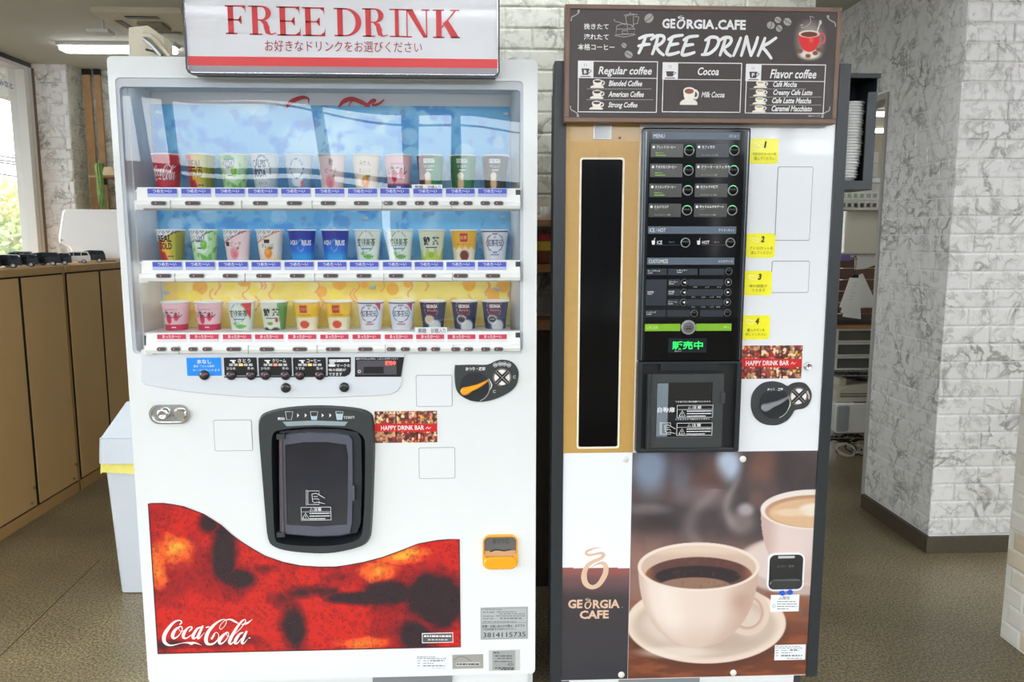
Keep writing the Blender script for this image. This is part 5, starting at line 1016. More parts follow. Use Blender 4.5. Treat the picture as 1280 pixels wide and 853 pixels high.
ktile((808, 336, 833.4, 344), 'カップサイズ', (809.5, 337.6, 825, 340)); ktile((834.8, 336, 871.8, 344), 'レギュラー', (846, 336.8, 859, 339.2)); ktile((874, 336, 905, 344)); ringbtn(910.8, 339.3, 4.6)
ktile((807, 349.5, 833, 382), '味調整', (809, 364, 817, 366.4))
for k, t in enumerate(('コーヒー', '砂糖', 'クリーム')):
    y = 353.2 + k * 12.45; o_ = -.5 * k; ktile((835 + o_, y - 4, 850 + o_, y + 4.2), t, (836 + o_, y - 2, 847 + o_ - (4 if k == 1 else 0), y + .4)); ktile((860 + o_, y - 4, 904 + o_, y + 4.2)); ringbtn(855 + o_, y, 4.6, arrow=-1); ringbtn(910 + o_ * 1.2, y - .3, 4.6, arrow=1)
    m = MB()
    for q, xx in enumerate((865, 877, 887.5, 896) if k else (866, 881, 896)): m.text(('なし', '少なめ', 'ふつう', '多め')[q] if k else ('うすめ', 'ふつう', '濃いめ')[q], R(xx + o_, y + 4.9, xx + 5 + o_, y + 6.6, KY), KO - .0006, icog)
    m.build('scale_print', con)
ktile((806.5, 387.6, 832, 396), 'トッピング', (808, 389.2, 820, 391.6)); ktile((833.6, 387.6, 862.4, 396)); ktile((875, 387.6, 904, 396)); ringbtn(867.4, 391.8, 4.6); ringbtn(909, 391.2, 4.6)
m = MB(); x0, z0, x1, z1 = R(805.9, 405, 850.2, 414, KY); m.box(x0, x1, KO - .0006, KO, z0, z1, lime); x0, _, x1, _ = R(869.4, 405, 914, 414, KY); m.box(x0, x1, KO - .0006, KO, z0, z1, lime); m.text('ORDER', R(808, 407.3, 822.5, 411.6, KY), KO - .001, M('text_pale_lime', (200, 226, 130), .4, var=0)); m.text('購入', R(904.5, 407.5, 911, 410.3, KY), KO - .001, M('text_pale_lime')); m.build('order_bar', con)
a, b = P(860.2, 409.3, KY); m = MB().lathe([(.0205, KO), (.0205, KO - .002), (.0175, KO - .005), (.016, KO - .0042)], a, 0, M('order_rim', (150, 150, 150), .3, .4, var=0), 28, 'y', b).lathe([(.017, KO - .004), (.008, KO - .005), (.0005, KO - .0052)], a, 0, M('order_face', (96, 94, 94), .3, var=0), 24, 'y', b); m.line([(a - .006, b - .003), (a + .006, b - .003)], .004, KO - .0056, inkk); m.line([(a - .007, b + .003), (a + .007, b + .003)], .002, KO - .0056, inkk); m.build('order_button', con)
m = MB(); x0, z0, x1, z1 = R(835, 423, 883, 441, KY); m.box(x0, x1, KO - .0006, KO, z0, z1, M('display_dark', (22, 30, 40), .1, var=0)); m.text('販売中', R(840, 426.6, 878.3, 436.9, KY), KO - .001, M('led_green_text', (30, 220, 90), .4, emit=1.0, var=0), bold=.02); m.text('販売中です', R(843, 438.2, 851.5, 440, KY), KO - .001, icog); m.build('status_display', con)
# delivery bay
BZ0, BZ1 = P(855, 560.5)[1], P(855, 468)[1]
bay = MB(); inner = rr(C0 + .012, KZ0 + .005, C1 - .012, KZS - .007, .003); bay.holed(rr(C0 - .001, KZ0, C1 + .001, KZS - .0012, .006), [inner], KY + .001, F + .01, M('bay_grey', (36, 40, 44), .3, var=0)); by = bay.build('delivery_bay', cm)
x0, z0, x1, z1 = C0 + .012, KZ0 + .005, C1 - .012, KZS - .007
MB().quad(x0, z0, x1, z1, F - .002, deep).box(x0 + .05, x1 - .05, KY + .004, F - .002, z1 - .02, z1, deep).box(x0, x1, KY + .006, F - .001, z0, z0 + .006, charc).build('bay_recess', by)
D0, DZ0, D1, DZ1 = R(808, 467.5, 903, 559.5, KY); dm = M('bay_door_grey', (58, 62, 64), .28, coat=.3, var=0); wx0, wz0, wx1, wz1 = R(819.8, 478.2, 889.5, 546.5, KY)
bd = MB().holed(rr(D0, DZ0, D1, DZ1, .003), [rr(wx0, wz0, wx1, wz1, .001)], KY - .004, KY + .006, dm).build('bay_door', by)
MB().quad(wx0, wz0, wx1, wz1, KY - .001, M('bay_pane', (14, 18, 24), .05, coat=1, var=0)).quad(wx0 + .002, wz0 + .002, wx0 + .033, wz1 - .002, KY - .0014, M('bay_film', (120, 132, 142), .25, var=.1, scale=20)).build('door_pane', bd)
MB().rod((D0 + .006, KY - .006, DZ0 - .004), (D0 + .006, KY - .006, DZ1 + .002), .005, M('hinge_black', (44, 46, 50), .3, var=0), 10).build('hinge_rod', bd)
a0, b0, a1, b1 = R(900.5, 489.5, 905.5, 504, KY); MB().prism(rr(a0, b0, a1, b1, .003), KY - .009, KY, dm, .001).build('door_tab', bd)
m = MB(); y = KY - .0045; m.text('自動扉', R(821.5, 508.8, 843, 515.5, KY), y, inkw, bold=.01); m.text('できあがると扉は自動でひらきます。', R(843.5, 500.7, 888.5, 503, KY), y, inkw); m.text('できあがるまで扉はひらきません。', R(843.3, 522.6, 888, 524.8, KY), y, inkw)
_F = F; warn_icon(m, 843.3, 504.3, 44.6, 15.5, y, '注意', 3); warn_icon(m, 843, 526.3, 44, 15.6, y, '注意', 3); hand_icon(m, 822.5, 525.5, .82, y); m.build('lettering', bd)
# yellow step stickers
yel = M('sticker_yellow', (246, 238, 22), .35, coat=.3, var=.02); ink_o = M('ink_olive', (96, 100, 30), .5, var=0)
for px, t, l1, l2 in (((936.8, 173.5, 972.4, 204.8), '1', 'お好みのコーヒーを', '選んでください'), ((932.7, 291.8, 968.4, 322.3), '2', 'アイス/ホットを', '選んでください'), ((929, 338.8, 965, 369.3), '3', '味の調整が', 'できます'), ((925.8, 394.3, 961.8, 424.3), '4', '購入ボタンを', '押してください')):
    x0, z0, x1, z1 = R(*px); st = MB().prism(rr(x0, z0, x1, z1, .009, 5), F - .0025, F - .001, yel).build('step_sticker', cm); m = MB(); y = F - .003; w_, h = px[2] - px[0], px[3] - px[1]
    nw = 4.6 if t != '1' else 3.2; m.ptext(t, (px[0] + w_ * .5 - 0, px[1] + h * .11, px[0] + w_ * .5 + nw, px[1] + h * .37), y, inkk, bold=.05, shear=.15)
    tw = w_ * (.42 if len(l1) > 6 else .32); m.ptext(l1, (px[0] + w_ * .5 - tw + 1, px[1] + h * .55, px[0] + w_ * .5 + tw, px[1] + h * .68), y, ink_o); tw = w_ * (.38 if len(l2) > 5 else .25); m.ptext(l2, (px[0] + w_ * .5 - tw + 1, px[1] + h * .73, px[0] + w_ * .5 + tw, px[1] + h * .86), y, ink_o)
    cx, cy = px[0] + w_ * .17, px[1] + h * .2; m.line([P(cx, cy), P(cx + 4, cy - .5), P(cx + 7, cy + .5)], .0014, y, inkw); m.line([P(cx + 1, cy + 2), P(cx + 4, cy + 4.5), P(cx + 9, cy + 4.5), P(cx + 10, cy + 1), P(cx + 6, cy)], .0012, y, inkw); m.build('lettering', st)
for px in ((970, 208.5, 1014, 301), (963.8, 326.3, 1011, 366.2)):
    x0, z0, x1, z1 = R(*px); m = MB(); m.prism(rr(x0, z0, x1, z1, .005), F - .0016, F - .0008, M('seam_dark', (90, 92, 96), .5, var=0)); m.prism(rr(x0 + .0014, z0 + .0014, x1 - .0014, z1 - .0014, .004), F - .0026, F - .001, white2); m.build('blank_hatch', cm)
party_sticker((924.3, 432, 1002.3, 473.5), cm, 2, 0)
a, b = P(1009, 458); m = MB().lathe([(.0115, F), (.0115, F - .006), (.009, F - .009), (.0075, F - .007), (.001, F - .0068)], a, 0, chrome, 24, 'y', b); m.box(a - .0008, a + .0008, F - .0078, F - .006, b - .004, b + .004, deep); m.build('lock', cm)
ol = [(938.2, 505), (939.5, 494), (945, 485), (954, 478.5), (966, 476.6), (977, 478.8), (984, 482.5), (989, 479.6), (997, 477.8), (1006, 479.3), (1012.3, 487), (1014, 495), (1011, 504.5), (1004, 510.5), (993.5, 512.5), (990, 517.5), (984, 525), (974, 530.5), (964, 531.5), (953, 529.5), (944, 523), (939.5, 514)]
m, pl, y = coin_plate(cm, ol, (967, 504), (997, 495.2), .041, M('lever_grey', (150, 152, 158), .25, .3, var=0), 'おつり・返却', (958.3, 484.7, 977.3, 488.4), [(984, 497, .4), (986.5, 502, 1), (986, 507, 1.4), (983.5, 511.5, .4)], 1.02)
m.line([P(1008, 489), P(1010, 494), P(1010, 498)], .004, y - .0003, icog); m.build('lettering', pl)
# logo panel (left) and poster (right)
xs = P(787.5, 700)[0]; ZM = P(744, 710.5)[1]
def logo_fn(x, y):
    c = base(x, (232, 236, 246)); c = ov(c, (146, 84, 80), (y > 710.3) * 1.0); c = ov(c, (104, 76, 78), sm(y, 712, 728)); c = ov(c, (58, 52, 56), sm(y, 726, 752)); return ov(c, (52, 52, 58), sm(y, 740, 850))
lp = painted('logo_panel', cm, .2335, ZL, xs - .0005, ZU - .001, F - .0012, logo_fn, .0025)
tanm = M('ink_tan', (216, 182, 156), .4, var=0)
def emblem(m, ox, oy, sc, y, mat, Y=F):
    q = smoothpath([(*P(ox + a * sc, oy + b * sc, Y), w_ * sc * Y / FPX) for a, b, w_ in [(402, 72, 3), (330, 82, 14), (268, 105, 26), (250, 132, 24), (285, 146, 26), (345, 136, 24), (400, 128, 30), (424, 148, 34), (390, 180, 36), (330, 205, 36), (275, 240, 44), (240, 300, 52), (232, 370, 60), (255, 430, 56), (310, 458, 46), (370, 435, 50), (415, 375, 56), (442, 310, 56), (440, 250, 50), (405, 222, 34), (350, 238, 16), (300, 270, 5)]], 5); m.line([tuple(a) for a in q], 0, y, mat)
m = MB(); y = F - .002; emblem(m, 700, 675, 1 / 7.755, y, tanm); m.ptext('GE', (710, 749.5, 728, 760.5), y, tanm, bold=.035); m.ptext('RGIA', (741, 749.5, 774.5, 760.5), y, tanm, bold=.035); m.line([P(777.3, 759.3), P(777.6, 759.3)], .002, y, tanm); emblem(m, 700 + 34.3 - 320 * .0335, 675 + 86 - 480 * .0335 + .3, .0335, y, tanm); m.ptext('CAFE', (724.5, 763, 760.8, 773.5), y, tanm, bold=.035); m.build('lettering', lp)
def poster(px, py):
    x = (px - 680) * 2.9125; y = (py - 560) * 2.9125
    n = fbm(x, y, 160, 201); n2 = fbm(x, y, 60, 211)
    c = base(x, (76, 68, 72)); c = ov(c, (104, 84, 84), sm(n, .45, .65) * .7)
    for cx, cy, rx, ry, col, a in ((385, 70, 60, 90, (140, 158, 184), .85), (500, 90, 36, 90, (120, 120, 135), .6), (672, 60, 42, 60, (196, 214, 236), .9), (800, 60, 50, 60, (150, 100, 84), .55), (600, 120, 60, 60, (110, 76, 70), .6), (380, 225, 70, 22, (136, 124, 130), .6), (590, 180, 90, 40, (150, 132, 136), .45), (735, 225, 28, 22, (196, 186, 196), .8), (775, 190, 26, 30, (128, 96, 90), .6), (540, 20, 60, 60, (70, 60, 66), .6), (920, 90, 80, 80, (66, 58, 62), .6), (720, 270, 46, 44, (178, 156, 156), .5), (400, 280, 90, 40, (50, 44, 48), .6)): c = ov(c, col, ell(x, y, cx, cy, rx, ry, .6) * a)
    tb = sm(y + (x - 650) * -.06, 285, 420); wood = base(x, (150, 112, 102)); wood = ov(wood, (126, 92, 84), sm(n2, .5, .7) * .5); wood = ov(wood, (112, 62, 44), sm(y, 500, 720)); wood = ov(wood, (150, 84, 54), sm(fbm(x * .4, y * 1.6, 50, 230), .52, .7) * sm(y, 480, 600) * .8); c = c * (1 - tb[..., None]) + wood * tb[..., None]
    # rear saucer and cup
    c = ov(c, (206, 182, 174), ell(x, y, 960, 425, 265, 112)); c = ov(c, (224, 206, 200), ell(x, y, 970, 410, 240, 92))
    t = np.clip((y - 225) / 270, 0, 1); hw = 195 * np.sqrt(np.clip(1 - t ** 2.6, 0, 1)); bd2 = (y > 225) & (y < 495) * (np.abs(x - 985) < hw); b2 = ov(base(x, (232, 212, 206)), (206, 176, 168), sm(x, 870, 800)); b2 = ov(b2, (214, 180, 168), sm(y, 330, 480) * .6); c = np.where(bd2[..., None], b2, c)
    c = ov(c, (242, 230, 222), ell(x, y, 985, 225, 197, 73, .02)); c = ov(c, (196, 150, 118), ell(x, y, 988, 232, 183, 60, .03)); c = ov(c, (226, 186, 148), ell(x, y, 990, 238, 172, 54, .08)); c = ov(c, (246, 232, 214), ell(x, y, 985, 226, 56, 24, .3)); c = ov(c, (238, 214, 186), ell(x, y, 900, 236, 60, 14, .4) * .8)
    # saucer
    c = ov(c, (84, 52, 44), ell(x, y, 592, 668, 300, 140, .08) * .5); c = ov(c, (236, 216, 200), ell(x, y, 590, 640, 291, 146, .015)); c = ov(c, (206, 184, 168), ell(x, y, 585, 648, 262, 118, .08)); c = ov(c, (224, 204, 190), ell(x, y, 580, 640, 215, 92, .12)); c = ov(c, (186, 160, 146), ell(x, y, 610, 700, 140, 34, .4) * .7); c = ov(c, (246, 232, 218), ell(x, y, 480, 745, 130, 20, .5) * .6)
    # handle
    d = np.sqrt(((x - 740) / 66) ** 2 + ((y - 600) / 68) ** 2); hm = (1 - sm(np.abs(d - 1), .2, .26)); hc = ov(base(x, (228, 204, 188)), (198, 164, 146), sm(d, 1.0, .8)); c = c * (1 - hm[..., None]) + hc * hm[..., None]
    # body
    t = np.clip((y - 430) / 298, 0, 1); hw = 222 * np.sqrt(np.clip(1 - t ** 2.7, 0, 1)) * (1 - .08 * t); s = (x - 563 + 6 * t) / np.maximum(hw, 1)
    b = base(x, (236, 216, 204)); b = ov(b, (246, 232, 222), np.exp(-((s + .55) / .28) ** 2) * .8); b = ov(b, (206, 176, 160), sm(s, .35, .95)); b = ov(b, (216, 190, 176), sm(s, -.8, -1)); b = ov(b, (214, 186, 170), sm(t, .6, 1) * .7); b = ov(b, (190, 150, 134), np.exp(-(((x - 715) / 40) ** 2 + ((y - 560) / 40) ** 2)) * .7)
    bm = (1 - sm(np.abs(s), .985, 1.0)) * (y > 430) * (y < 728); c = c * (1 - bm[..., None]) + b * bm[..., None]
    c = ov(c, (242, 224, 212), ell(x, y, 563, 434, 222, 89, .01)); c = ov(c, (214, 186, 168), ell(x, y, 563, 436, 209, 79, .02)); ci = ell(x, y, 563, 436, 207, 78, .02)
    c = ov(c, (236, 212, 192), ci * sm(y, 400, 372) * .8)
    cf = ci * ell(x, y, 563, 468, 196, 70, .02); k = base(x, (96, 62, 58)); k = ov(k, (168, 112, 76), sm(np.abs(x - 563), 150, 195) * .8); k = ov(k, (48, 38, 42), ell(x, y, 560, 468, 155, 38, .04)); k = ov(k, (150, 116, 98), ell(x, y, 550, 508, 135, 36, .06)); k = ov(k, (120, 82, 72), sm(fbm(x, y, 14, 240), .6, .7) * sm(440, y, 430) * .4); c = c * (1 - cf[..., None]) + k * cf[..., None]
    # steam
    st = np.exp(-((x - 690 - 26 * np.sin(y / 46)) / (10 + y * .04)) ** 2) * sm(y, 90, 150) * sm(-y, -330, -250) * .35; st = st + np.exp(-((x - 590 - 60 * np.sin(y / 60)) / 30) ** 2) * (y > 150) * (y < 350) * .22; return ov(c, (216, 200, 198), st) * .93
po = painted('coffee_poster', cm, xs + .0005, ZL, .9565, ZU - .001, F - .0012, poster, .0019)
MB().box(.2335, .9565, F - .0008, F + .004, ZL - .002, ZU + .002, white2).build('poster_backing', cm)
for (x, y_) in ((781.5, 574), (928.3, 574), (776.5, 843.5), (916.5, 841)): a, b = P(x, y_); MB().lathe([(.0095, F - .001), (.0095, F - .003), (.007, F - .005), (.001, F - .0055)], a, 0, M('screw_white', (226, 222, 214), .35, var=0), 16, 'y', b).build('screw', cm)
x0, z0, x1, z1 = R(958.5, 691, 1004.5, 738); m = MB(); m.holed(rr(x0, z0, x1, z1, .02, 6), [rr(x0 + .0045, z0 + .0045, x1 - .0045, z1 - .0045, .017, 6)], F - .006, F, white2); cr = m.build('coin_return', cm); m = MB(); m.prism(rr(x0 + .0045, z0 + .0045, x1 - .0045, z1 - .0045, .017, 6), F - .003, F, M('return_black', (22, 22, 24), .15, coat=.5, var=0)); m.prism(rr(x0 + .006, z0 + .006, x1 - .006, z0 + .036, .014, 6), F - .011, F - .002, M('return_cup', (46, 48, 50), .2, coat=.4, var=0), .003); m.quad(x0 + .03, z1 - .016, x1 - .03, z1 - .009, F - .0036, icog); m.ptext('おつり・返却', (971, 706, 992, 709), F - .0036, inkg); m.ptext('O-8', (974, 714, 988, 722), F - .0116, inkg) if False else None; m.build('cup', cr)
bdot = M('dot_blue', (30, 90, 210), .4, var=0)
for (x, y_) in ((977, 740.5), (986.5, 739.5)): MB().prism(circ(*P(x, y_), .0078, 16), F - .0075, F - .001, bdot).build('blue_dot', cm)
x0, z0, x1, z1 = R(963, 743.5, 998.5, 764.5); m = MB(); m.box(x0, x1, F - .002, F - .001, z0, z1, white2); m.ptext('△警告', (973, 745.5, 987, 749.5), F - .0024, inkg, bold=.01); bars(m, [(971, 994, 752, 1), (971, 996, 755, 1), (971, 996, 758, 1), (971, 985, 761, 1)], F - .0024, inkg, 4); c_ = circ(*P(967, 757.5), .0045, 12); m.line(c_ + [c_[0]], .0012, F - .0024, inkg); m.build('warning_sticker', cm)
x0, z0, x1, z1 = R(968, 806, 1006.5, 825); m = MB(); m.box(x0, x1, F - .002, F - .001, z0, z1, white2); bars(m, [(969, 1000, 808, .7), (969, 1003, 810, .7), (969, 973, 813, .8), (976, 984, 813, .8), (987, 998, 812.5, 1.8), (969, 973, 816, .8), (976, 990, 816, .8), (969, 973, 819.5, .8), (976, 1003, 819.5, 1.8), (983, 1002, 823, .8)], F - .0024, inkg, 6); m.build('address_sticker', cm)

# ---------------------------------------------------------------- menu board on the coffee machine
MY = F - .045
q0, qz0, q1, qz1 = R(706.5, 7, 1049.5, 153.5, MY)
mb_ = thing('menu_board', ((q0 + q1) / 2, F, 1.70), 'dark menu board in a brown wooden frame, above the right machine', 'sign')
wood = M('frame_walnut', (124, 98, 84), .5, var=.16, scale=14); fw_ = .0115
fr = MB()
for (a, b, c_, d) in ((q0, qz0, q1, qz0 + fw_), (q0, qz1 - fw_, q1, qz1), (q0, qz0 + fw_, q0 + fw_, qz1 - fw_), (q1 - fw_, qz0 + fw_, q1, qz1 - fw_)): fr.prism([(a, b), (c_, b), (c_, d), (a, d)], MY, MY + .036, wood, .0015)
fr.build('frame', mb_)
board = M('chalk_board', (66, 57, 55), .45, var=.04, scale=40)
MB().box(q0 + .01, q1 - .01, MY + .003, MY + .035, qz0 + .01, qz1 - .01, board).build('board', mb_)
LY = MY + .0024; T2 = lambda m, t, px, **k: m.ptext(t, px, LY, k.pop('mat', inkw), Y=MY, **k)
def brush(m, strokes, ox, oy, sc, wd, ny, mat, Y):
    for s_ in strokes:
        q = smoothpath([(*P(ox + a * sc, oy + b * sc, Y), wd * sc * Y / FPX * (1 if 0 < i < len(s_) - 1 or len(s_) == 2 else .85)) for i, (a, b) in enumerate(s_)], 4); m.line([tuple(p) for p in q], 0, ny, mat)
m = MB(); FD = [[(143, 228), (122, 285), (88, 358)], [(92, 242), (140, 222), (202, 214)], [(86, 302), (130, 292), (174, 288)], [(240, 228), (225, 290), (196, 366)], [(188, 250), (230, 222), (280, 222), (290, 250), (262, 285), (214, 308)], [(226, 306), (250, 345), (286, 374)],
  [(356, 240), (335, 290), (312, 366), (360, 366), (408, 352)], [(326, 250), (370, 226), (438, 216)], [(332, 300), (362, 290), (402, 284)], [(476, 244), (456, 295), (434, 370), (482, 370), (532, 354)], [(448, 254), (492, 230), (560, 222)], [(454, 304), (482, 295), (522, 290)],
  [(652, 240), (638, 300), (614, 366)], [(622, 256), (665, 232), (712, 236), (728, 268), (705, 320), (650, 364), (594, 372)], [(782, 242), (765, 300), (738, 376)], [(732, 262), (772, 236), (818, 236), (828, 262), (802, 298), (756, 322)], [(768, 322), (790, 358), (824, 384)],
  [(904, 238), (880, 300), (846, 380)], [(948, 228), (934, 295), (908, 380)], [(952, 226), (966, 300), (986, 380)], [(1040, 234), (1020, 300), (986, 380)], [(1098, 240), (1076, 300), (1042, 380)], [(1186, 238), (1130, 278), (1082, 308), (1112, 350), (1148, 400)]]
brush(m, FD, 785, 10, 1 / 6.4, 25, LY, inkw, MY)
T2(m, 'GE', (828, 23, 844.5, 35.3), bold=.04); T2(m, 'RGIA', (858.5, 24, 893.5, 36), bold=.04); T2(m, '.CAFE', (894.5, 24.3, 932.7, 37), bold=.04); emblem(m, 851.5 - 335 * .0405, 36 - 482 * .0405, .0405, LY, inkw, MY)
for t, px in (('挽きたて', (730, 29, 761, 36.5)), ('淹れたて', (730, 42, 761, 49.5)), ('本格コーヒー', (722.5, 54.5, 768.5, 62.5))): T2(m, t, px, bold=.015)
m.build('lettering', mb_)
chalk = M('chalk_grey', (196, 192, 186), .6, var=0)
def cpath(m, pts, wd=.0012, mat=chalk, n=3): q = smoothpath([P(*p, MY) for p in pts], n); m.line([tuple(a) for a in q], wd, LY, mat, caps=False)
m = MB()   # coffee pot and mill drawing
for s_ in ([(782, 20), (792, 18), (792, 32), (785, 36), (782, 20)], [(780, 19), (788, 17), (797, 18)], [(788, 17), (788, 15)], [(793, 20), (799, 21), (797, 29), (792, 30)], [(768, 26), (776, 28), (782, 31)], [(771, 32), (780, 29), (790, 31), (793, 36)], [(771, 32), (770, 43), (793, 42), (794, 36), (771, 36)], [(768, 44), (780, 46), (795, 43)], [(778, 38), (785, 38), (785, 42), (778, 42), (778, 38)], [(767, 25), (769, 24)]): cpath(m, s_, n=1)
m.build('pot_drawing', mb_)
m = MB()
for (x, y_, rx, ry, a) in ((811.5, 22.5, 6, 5, .7), (780.3, 56.5, 3.4, 2.8, -.6), (786, 67.8, 5.3, 4, -.5), (964, 31.3, 4.4, 5, 1.3), (972.8, 24.6, 4.3, 3.6, -.5), (974.3, 35.2, 4, 4, -.7), (984.8, 27, 5.2, 4.4, -.5)):
    cx, cz = P(x, y_, MY); k_ = MY / FPX; pts = [(cx + (rx * cos(t) * cos(a) - ry * sin(t) * sin(a)) * k_, cz + (rx * cos(t) * sin(a) + ry * sin(t) * cos(a)) * k_) for t in np.linspace(0, 2 * pi, 15)[:-1]]; m.flat(pts, LY, M('bean_grey', (168, 166, 162), .6, var=0)); m.line([(cx - rx * cos(a) * k_ * .9, cz - rx * sin(a) * k_ * .9), (cx + .0015, cz - .001), (cx + rx * cos(a) * k_ * .9, cz + rx * sin(a) * k_ * .9)], .0016, LY - .0004, board); m.build('bean_print', mb_); m = MB()
m = MB()
for (ox, oy, sx_, sy_) in ((714, 26, 1, 1), (1045, 20 + 13, -1, 1), (713, 132, 1, -1), (1030 + 8, 146 - 13, -1, -1)):
    cpath(m, [(ox, oy), (ox + sx_ * 1, oy - sy_ * 5), (ox + sx_ * 5, oy - sy_ * 7), (ox + sx_ * 9, oy - sy_ * 10), (ox + sx_ * 10.5, oy - sy_ * 13.5), (ox + sx_ * 8.5, oy - sy_ * 13), (ox + sx_ * 9, oy - sy_ * 11)], .0022)
m.build('scroll_print', mb_)
# red cup painting
def redcup(x, y):
    c = base(x, (66, 57, 55)); c = ov(c, (226, 220, 208), ell(x, y, 1012.5, 50, 16.5, 22, .5) * .55); c = ov(c, (236, 226, 214), ell(x, y, 1012, 68, 13, 6, .4)); c = ov(c, (206, 80, 84), (np.abs(np.hypot((x - 1027) / 4.2, (y - 48) / 6) - 1) < .25))
    t = np.clip((y - 42) / 23, 0, 1); b = (y > 42) & (y < 65) & (np.abs(x - 1011.5) < 13.5 * np.sqrt(1 - t ** 2.4)); c = ov(c, (222, 40, 42), b); c = ov(c, (246, 120, 110), ell(x, y, 1014, 50, 2.5, 3, .6) * .7); c = ov(c, (240, 226, 214), ell(x, y, 1011.5, 42.5, 13, 4.6, .06)); c = ov(c, (110, 52, 40), ell(x, y, 1011.5, 43, 10.5, 3.4, .1))
    for cx, cy in ((1000, 64), (1010, 70), (1019, 66.5), (1023.5, 62)): c = ov(c, (130, 80, 60), ell(x, y, cx, cy, 3.4, 2.6, .2))
    c = ov(c, (230, 226, 220), (np.abs((x - 1022) - (38 - y) * .32) < .8) * (y > 26) * (y < 40)); return ov(c, (214, 210, 204), ell(x, y, 1025.5, 28, 1.6, 3, .3))
x0, z0, x1, z1 = R(992, 24, 1034, 77, MY); painted('red_cup_print', mb_, x0, z0, x1, z1, LY, redcup, .0013, pmm)
m = MB(); cpath(m, [(1000, 32), (1004, 30), (1002, 34), (1008, 33), (1014, 27), (1013, 20), (1018, 22)], .0012); m.build('steam_print', mb_)
def teacup_fn(col, x0p, y0p, w_, h):
    def f(x, y):
        u = (x - x0p) / w_; v = (y - y0p) / h; c = base(x, (66, 57, 55)); c = ov(c, (240, 234, 224), ell(u, v, .45, .95, .46, .28, .05)); c = ov(c, (236, 230, 222), (np.abs(np.hypot((u - .8) / .14, (v - .45) / .2) - 1) < .3)); t = np.clip((v - .25) / .6, 0, 1)
        c = ov(c, (246, 240, 232), (v > .25) & (v < .86) & (np.abs(u - .48) < .3 * np.sqrt(1 - t ** 2.6))); c = ov(c, (250, 246, 240), ell(u, v, .48, .26, .31, .2, .05)); return ov(c, col, ell(u, v, .48, .28, .24, .14, .08))
    return f
boxes = [((722.5, 76, 822, 140.5), 'Regular coffee', (748, 83, 815, 96), [('Blended Coffee', 104.5, (761, 803)), ('American Coffee', 118, (760.5, 805)), ('Strong Coffee', 131.5, (760.5, 797))], (74, 46, 36), 742),
         ((828.3, 78, 927, 140.5), 'Cocoa', (872.5, 84, 899, 94), None, (150, 84, 60), 0),
         ((932.5, 80, 1031.5, 142), 'Flavor coffee', (963, 86.5, 1021, 98), [('Café Mocha', 105.5, (967, 996.5)), ('Creamy Cafe Latte', 116, (967, 1016)), ('Cafe Latte Matcha', 126, (965.5, 1014.5)), ('Caramel Macchiato', 136, (965, 1015.5))], (214, 170, 120), 946)]
for bi, (bxp, tt, tb, items, col, cx0) in enumerate(boxes):
    x0, z0, x1, z1 = R(*bxp, MY); m = MB(); y = LY; m.frame(x0, z0, x1, z1, .0022, y, inkw); ic = R(bxp[0], bxp[1], bxp[0] + 19.5, bxp[1] + 21, MY); m.quad(ic[0], ic[1], ic[2], ic[3], y - .0002, inkw); m.quad(x0, ic[1] - .0008, x1, ic[1] + .0008, y, inkw)
    sx_, sy_ = bxp[0] + 9.5, bxp[1] + 13.5; hh = 4 if bi != 1 else 2.5
    m.flat([P(sx_ - 5, sy_ - hh, MY), P(sx_ - 4, sy_ + 4, MY), P(sx_ + 3.5, sy_ + 4, MY), P(sx_ + 4.5, sy_ - hh, MY)], y - .0006, board); m.line([P(sx_ + 4.5, sy_ - hh + 1, MY), P(sx_ + 7.5, sy_ - 1, MY), P(sx_ + 4, sy_ + 2, MY)], .002, y - .0006, board); m.line([P(sx_ - 6, sy_ + 6, MY), P(sx_ + 6, sy_ + 6, MY)], .0022, y - .0006, board); m.line([P(sx_ - 1.5, sy_ - 10, MY), P(sx_ - 1.5, sy_ - 6.5, MY)], .001, y - .0006, inkg); m.line([P(sx_ + 1, sy_ - 10, MY), P(sx_ + 1, sy_ - 6.5, MY)], .001, y - .0006, inkg)
    if bi != 1: m.text('B' if bi == 0 else 'F', R(sx_ - 2, sy_ - 2.2, sx_ + 1.5, sy_ + 2.4, MY), y - .001, inkw, bold=.04)
    m.text(tt, R(*tb, MY), y, inkw, shear=.25, bold=.02); bo = m.build('menu_box', mb_)
    m = MB()
    if items:
        for k, (t, yy, (xa, xb)) in enumerate(items):
            m.text(t, R(xa, yy - 4, xb, yy + 3.2 + (1.6 if 'y' in t or 'g' in t[-8:] else 0), MY), y, inkw, shear=.3, bold=.025)
            if k < len(items) - 1:
                yd = (yy + items[k + 1][1]) / 2 + (-.3 if bi == 0 else .2)
                for q in range(int((xb + 12 - cx0 + 10) / 2.2)): a, b = P(cx0 - 10 + q * 2.2 + 2, yd, MY); m.quad(a, b - .0006, a + .002, b + .0006, y, inkw)
        m.build('item_lettering', bo)
        hgt = 12 if bi == 0 else 9.5
        for k, (t, yy, _) in enumerate(items):
            cc = col if not (bi == 2 and k == 2) else (190, 196, 130); cxk = cx0 - k * (.6 if bi == 0 else .6); r_ = R(cxk - 4, yy - hgt * .5, cxk + 14.5, yy + hgt * .45, MY); painted('cup_print', bo, *r_, y + .0001, teacup_fn(cc, cxk - 4, yy - hgt * .5, 18.5, hgt * .95), .0012, pmm)
    else:
        m.text('Milk Cocoa', R(877, 114.5, 906, 121.8, MY), y, inkw, shear=.3, bold=.02); m.build('item_lettering', bo); r_ = R(850, 107.5, 874, 131, MY); painted('cup_print', bo, *r_, y + .0001, teacup_fn(col, 850, 107.5, 24, 23.5), .0012, pmm)
m = MB(); T2(m, '※画像はイメージです', (1010.5, 143.8, 1025.5, 145.8)); m.build('note_print', mb_)

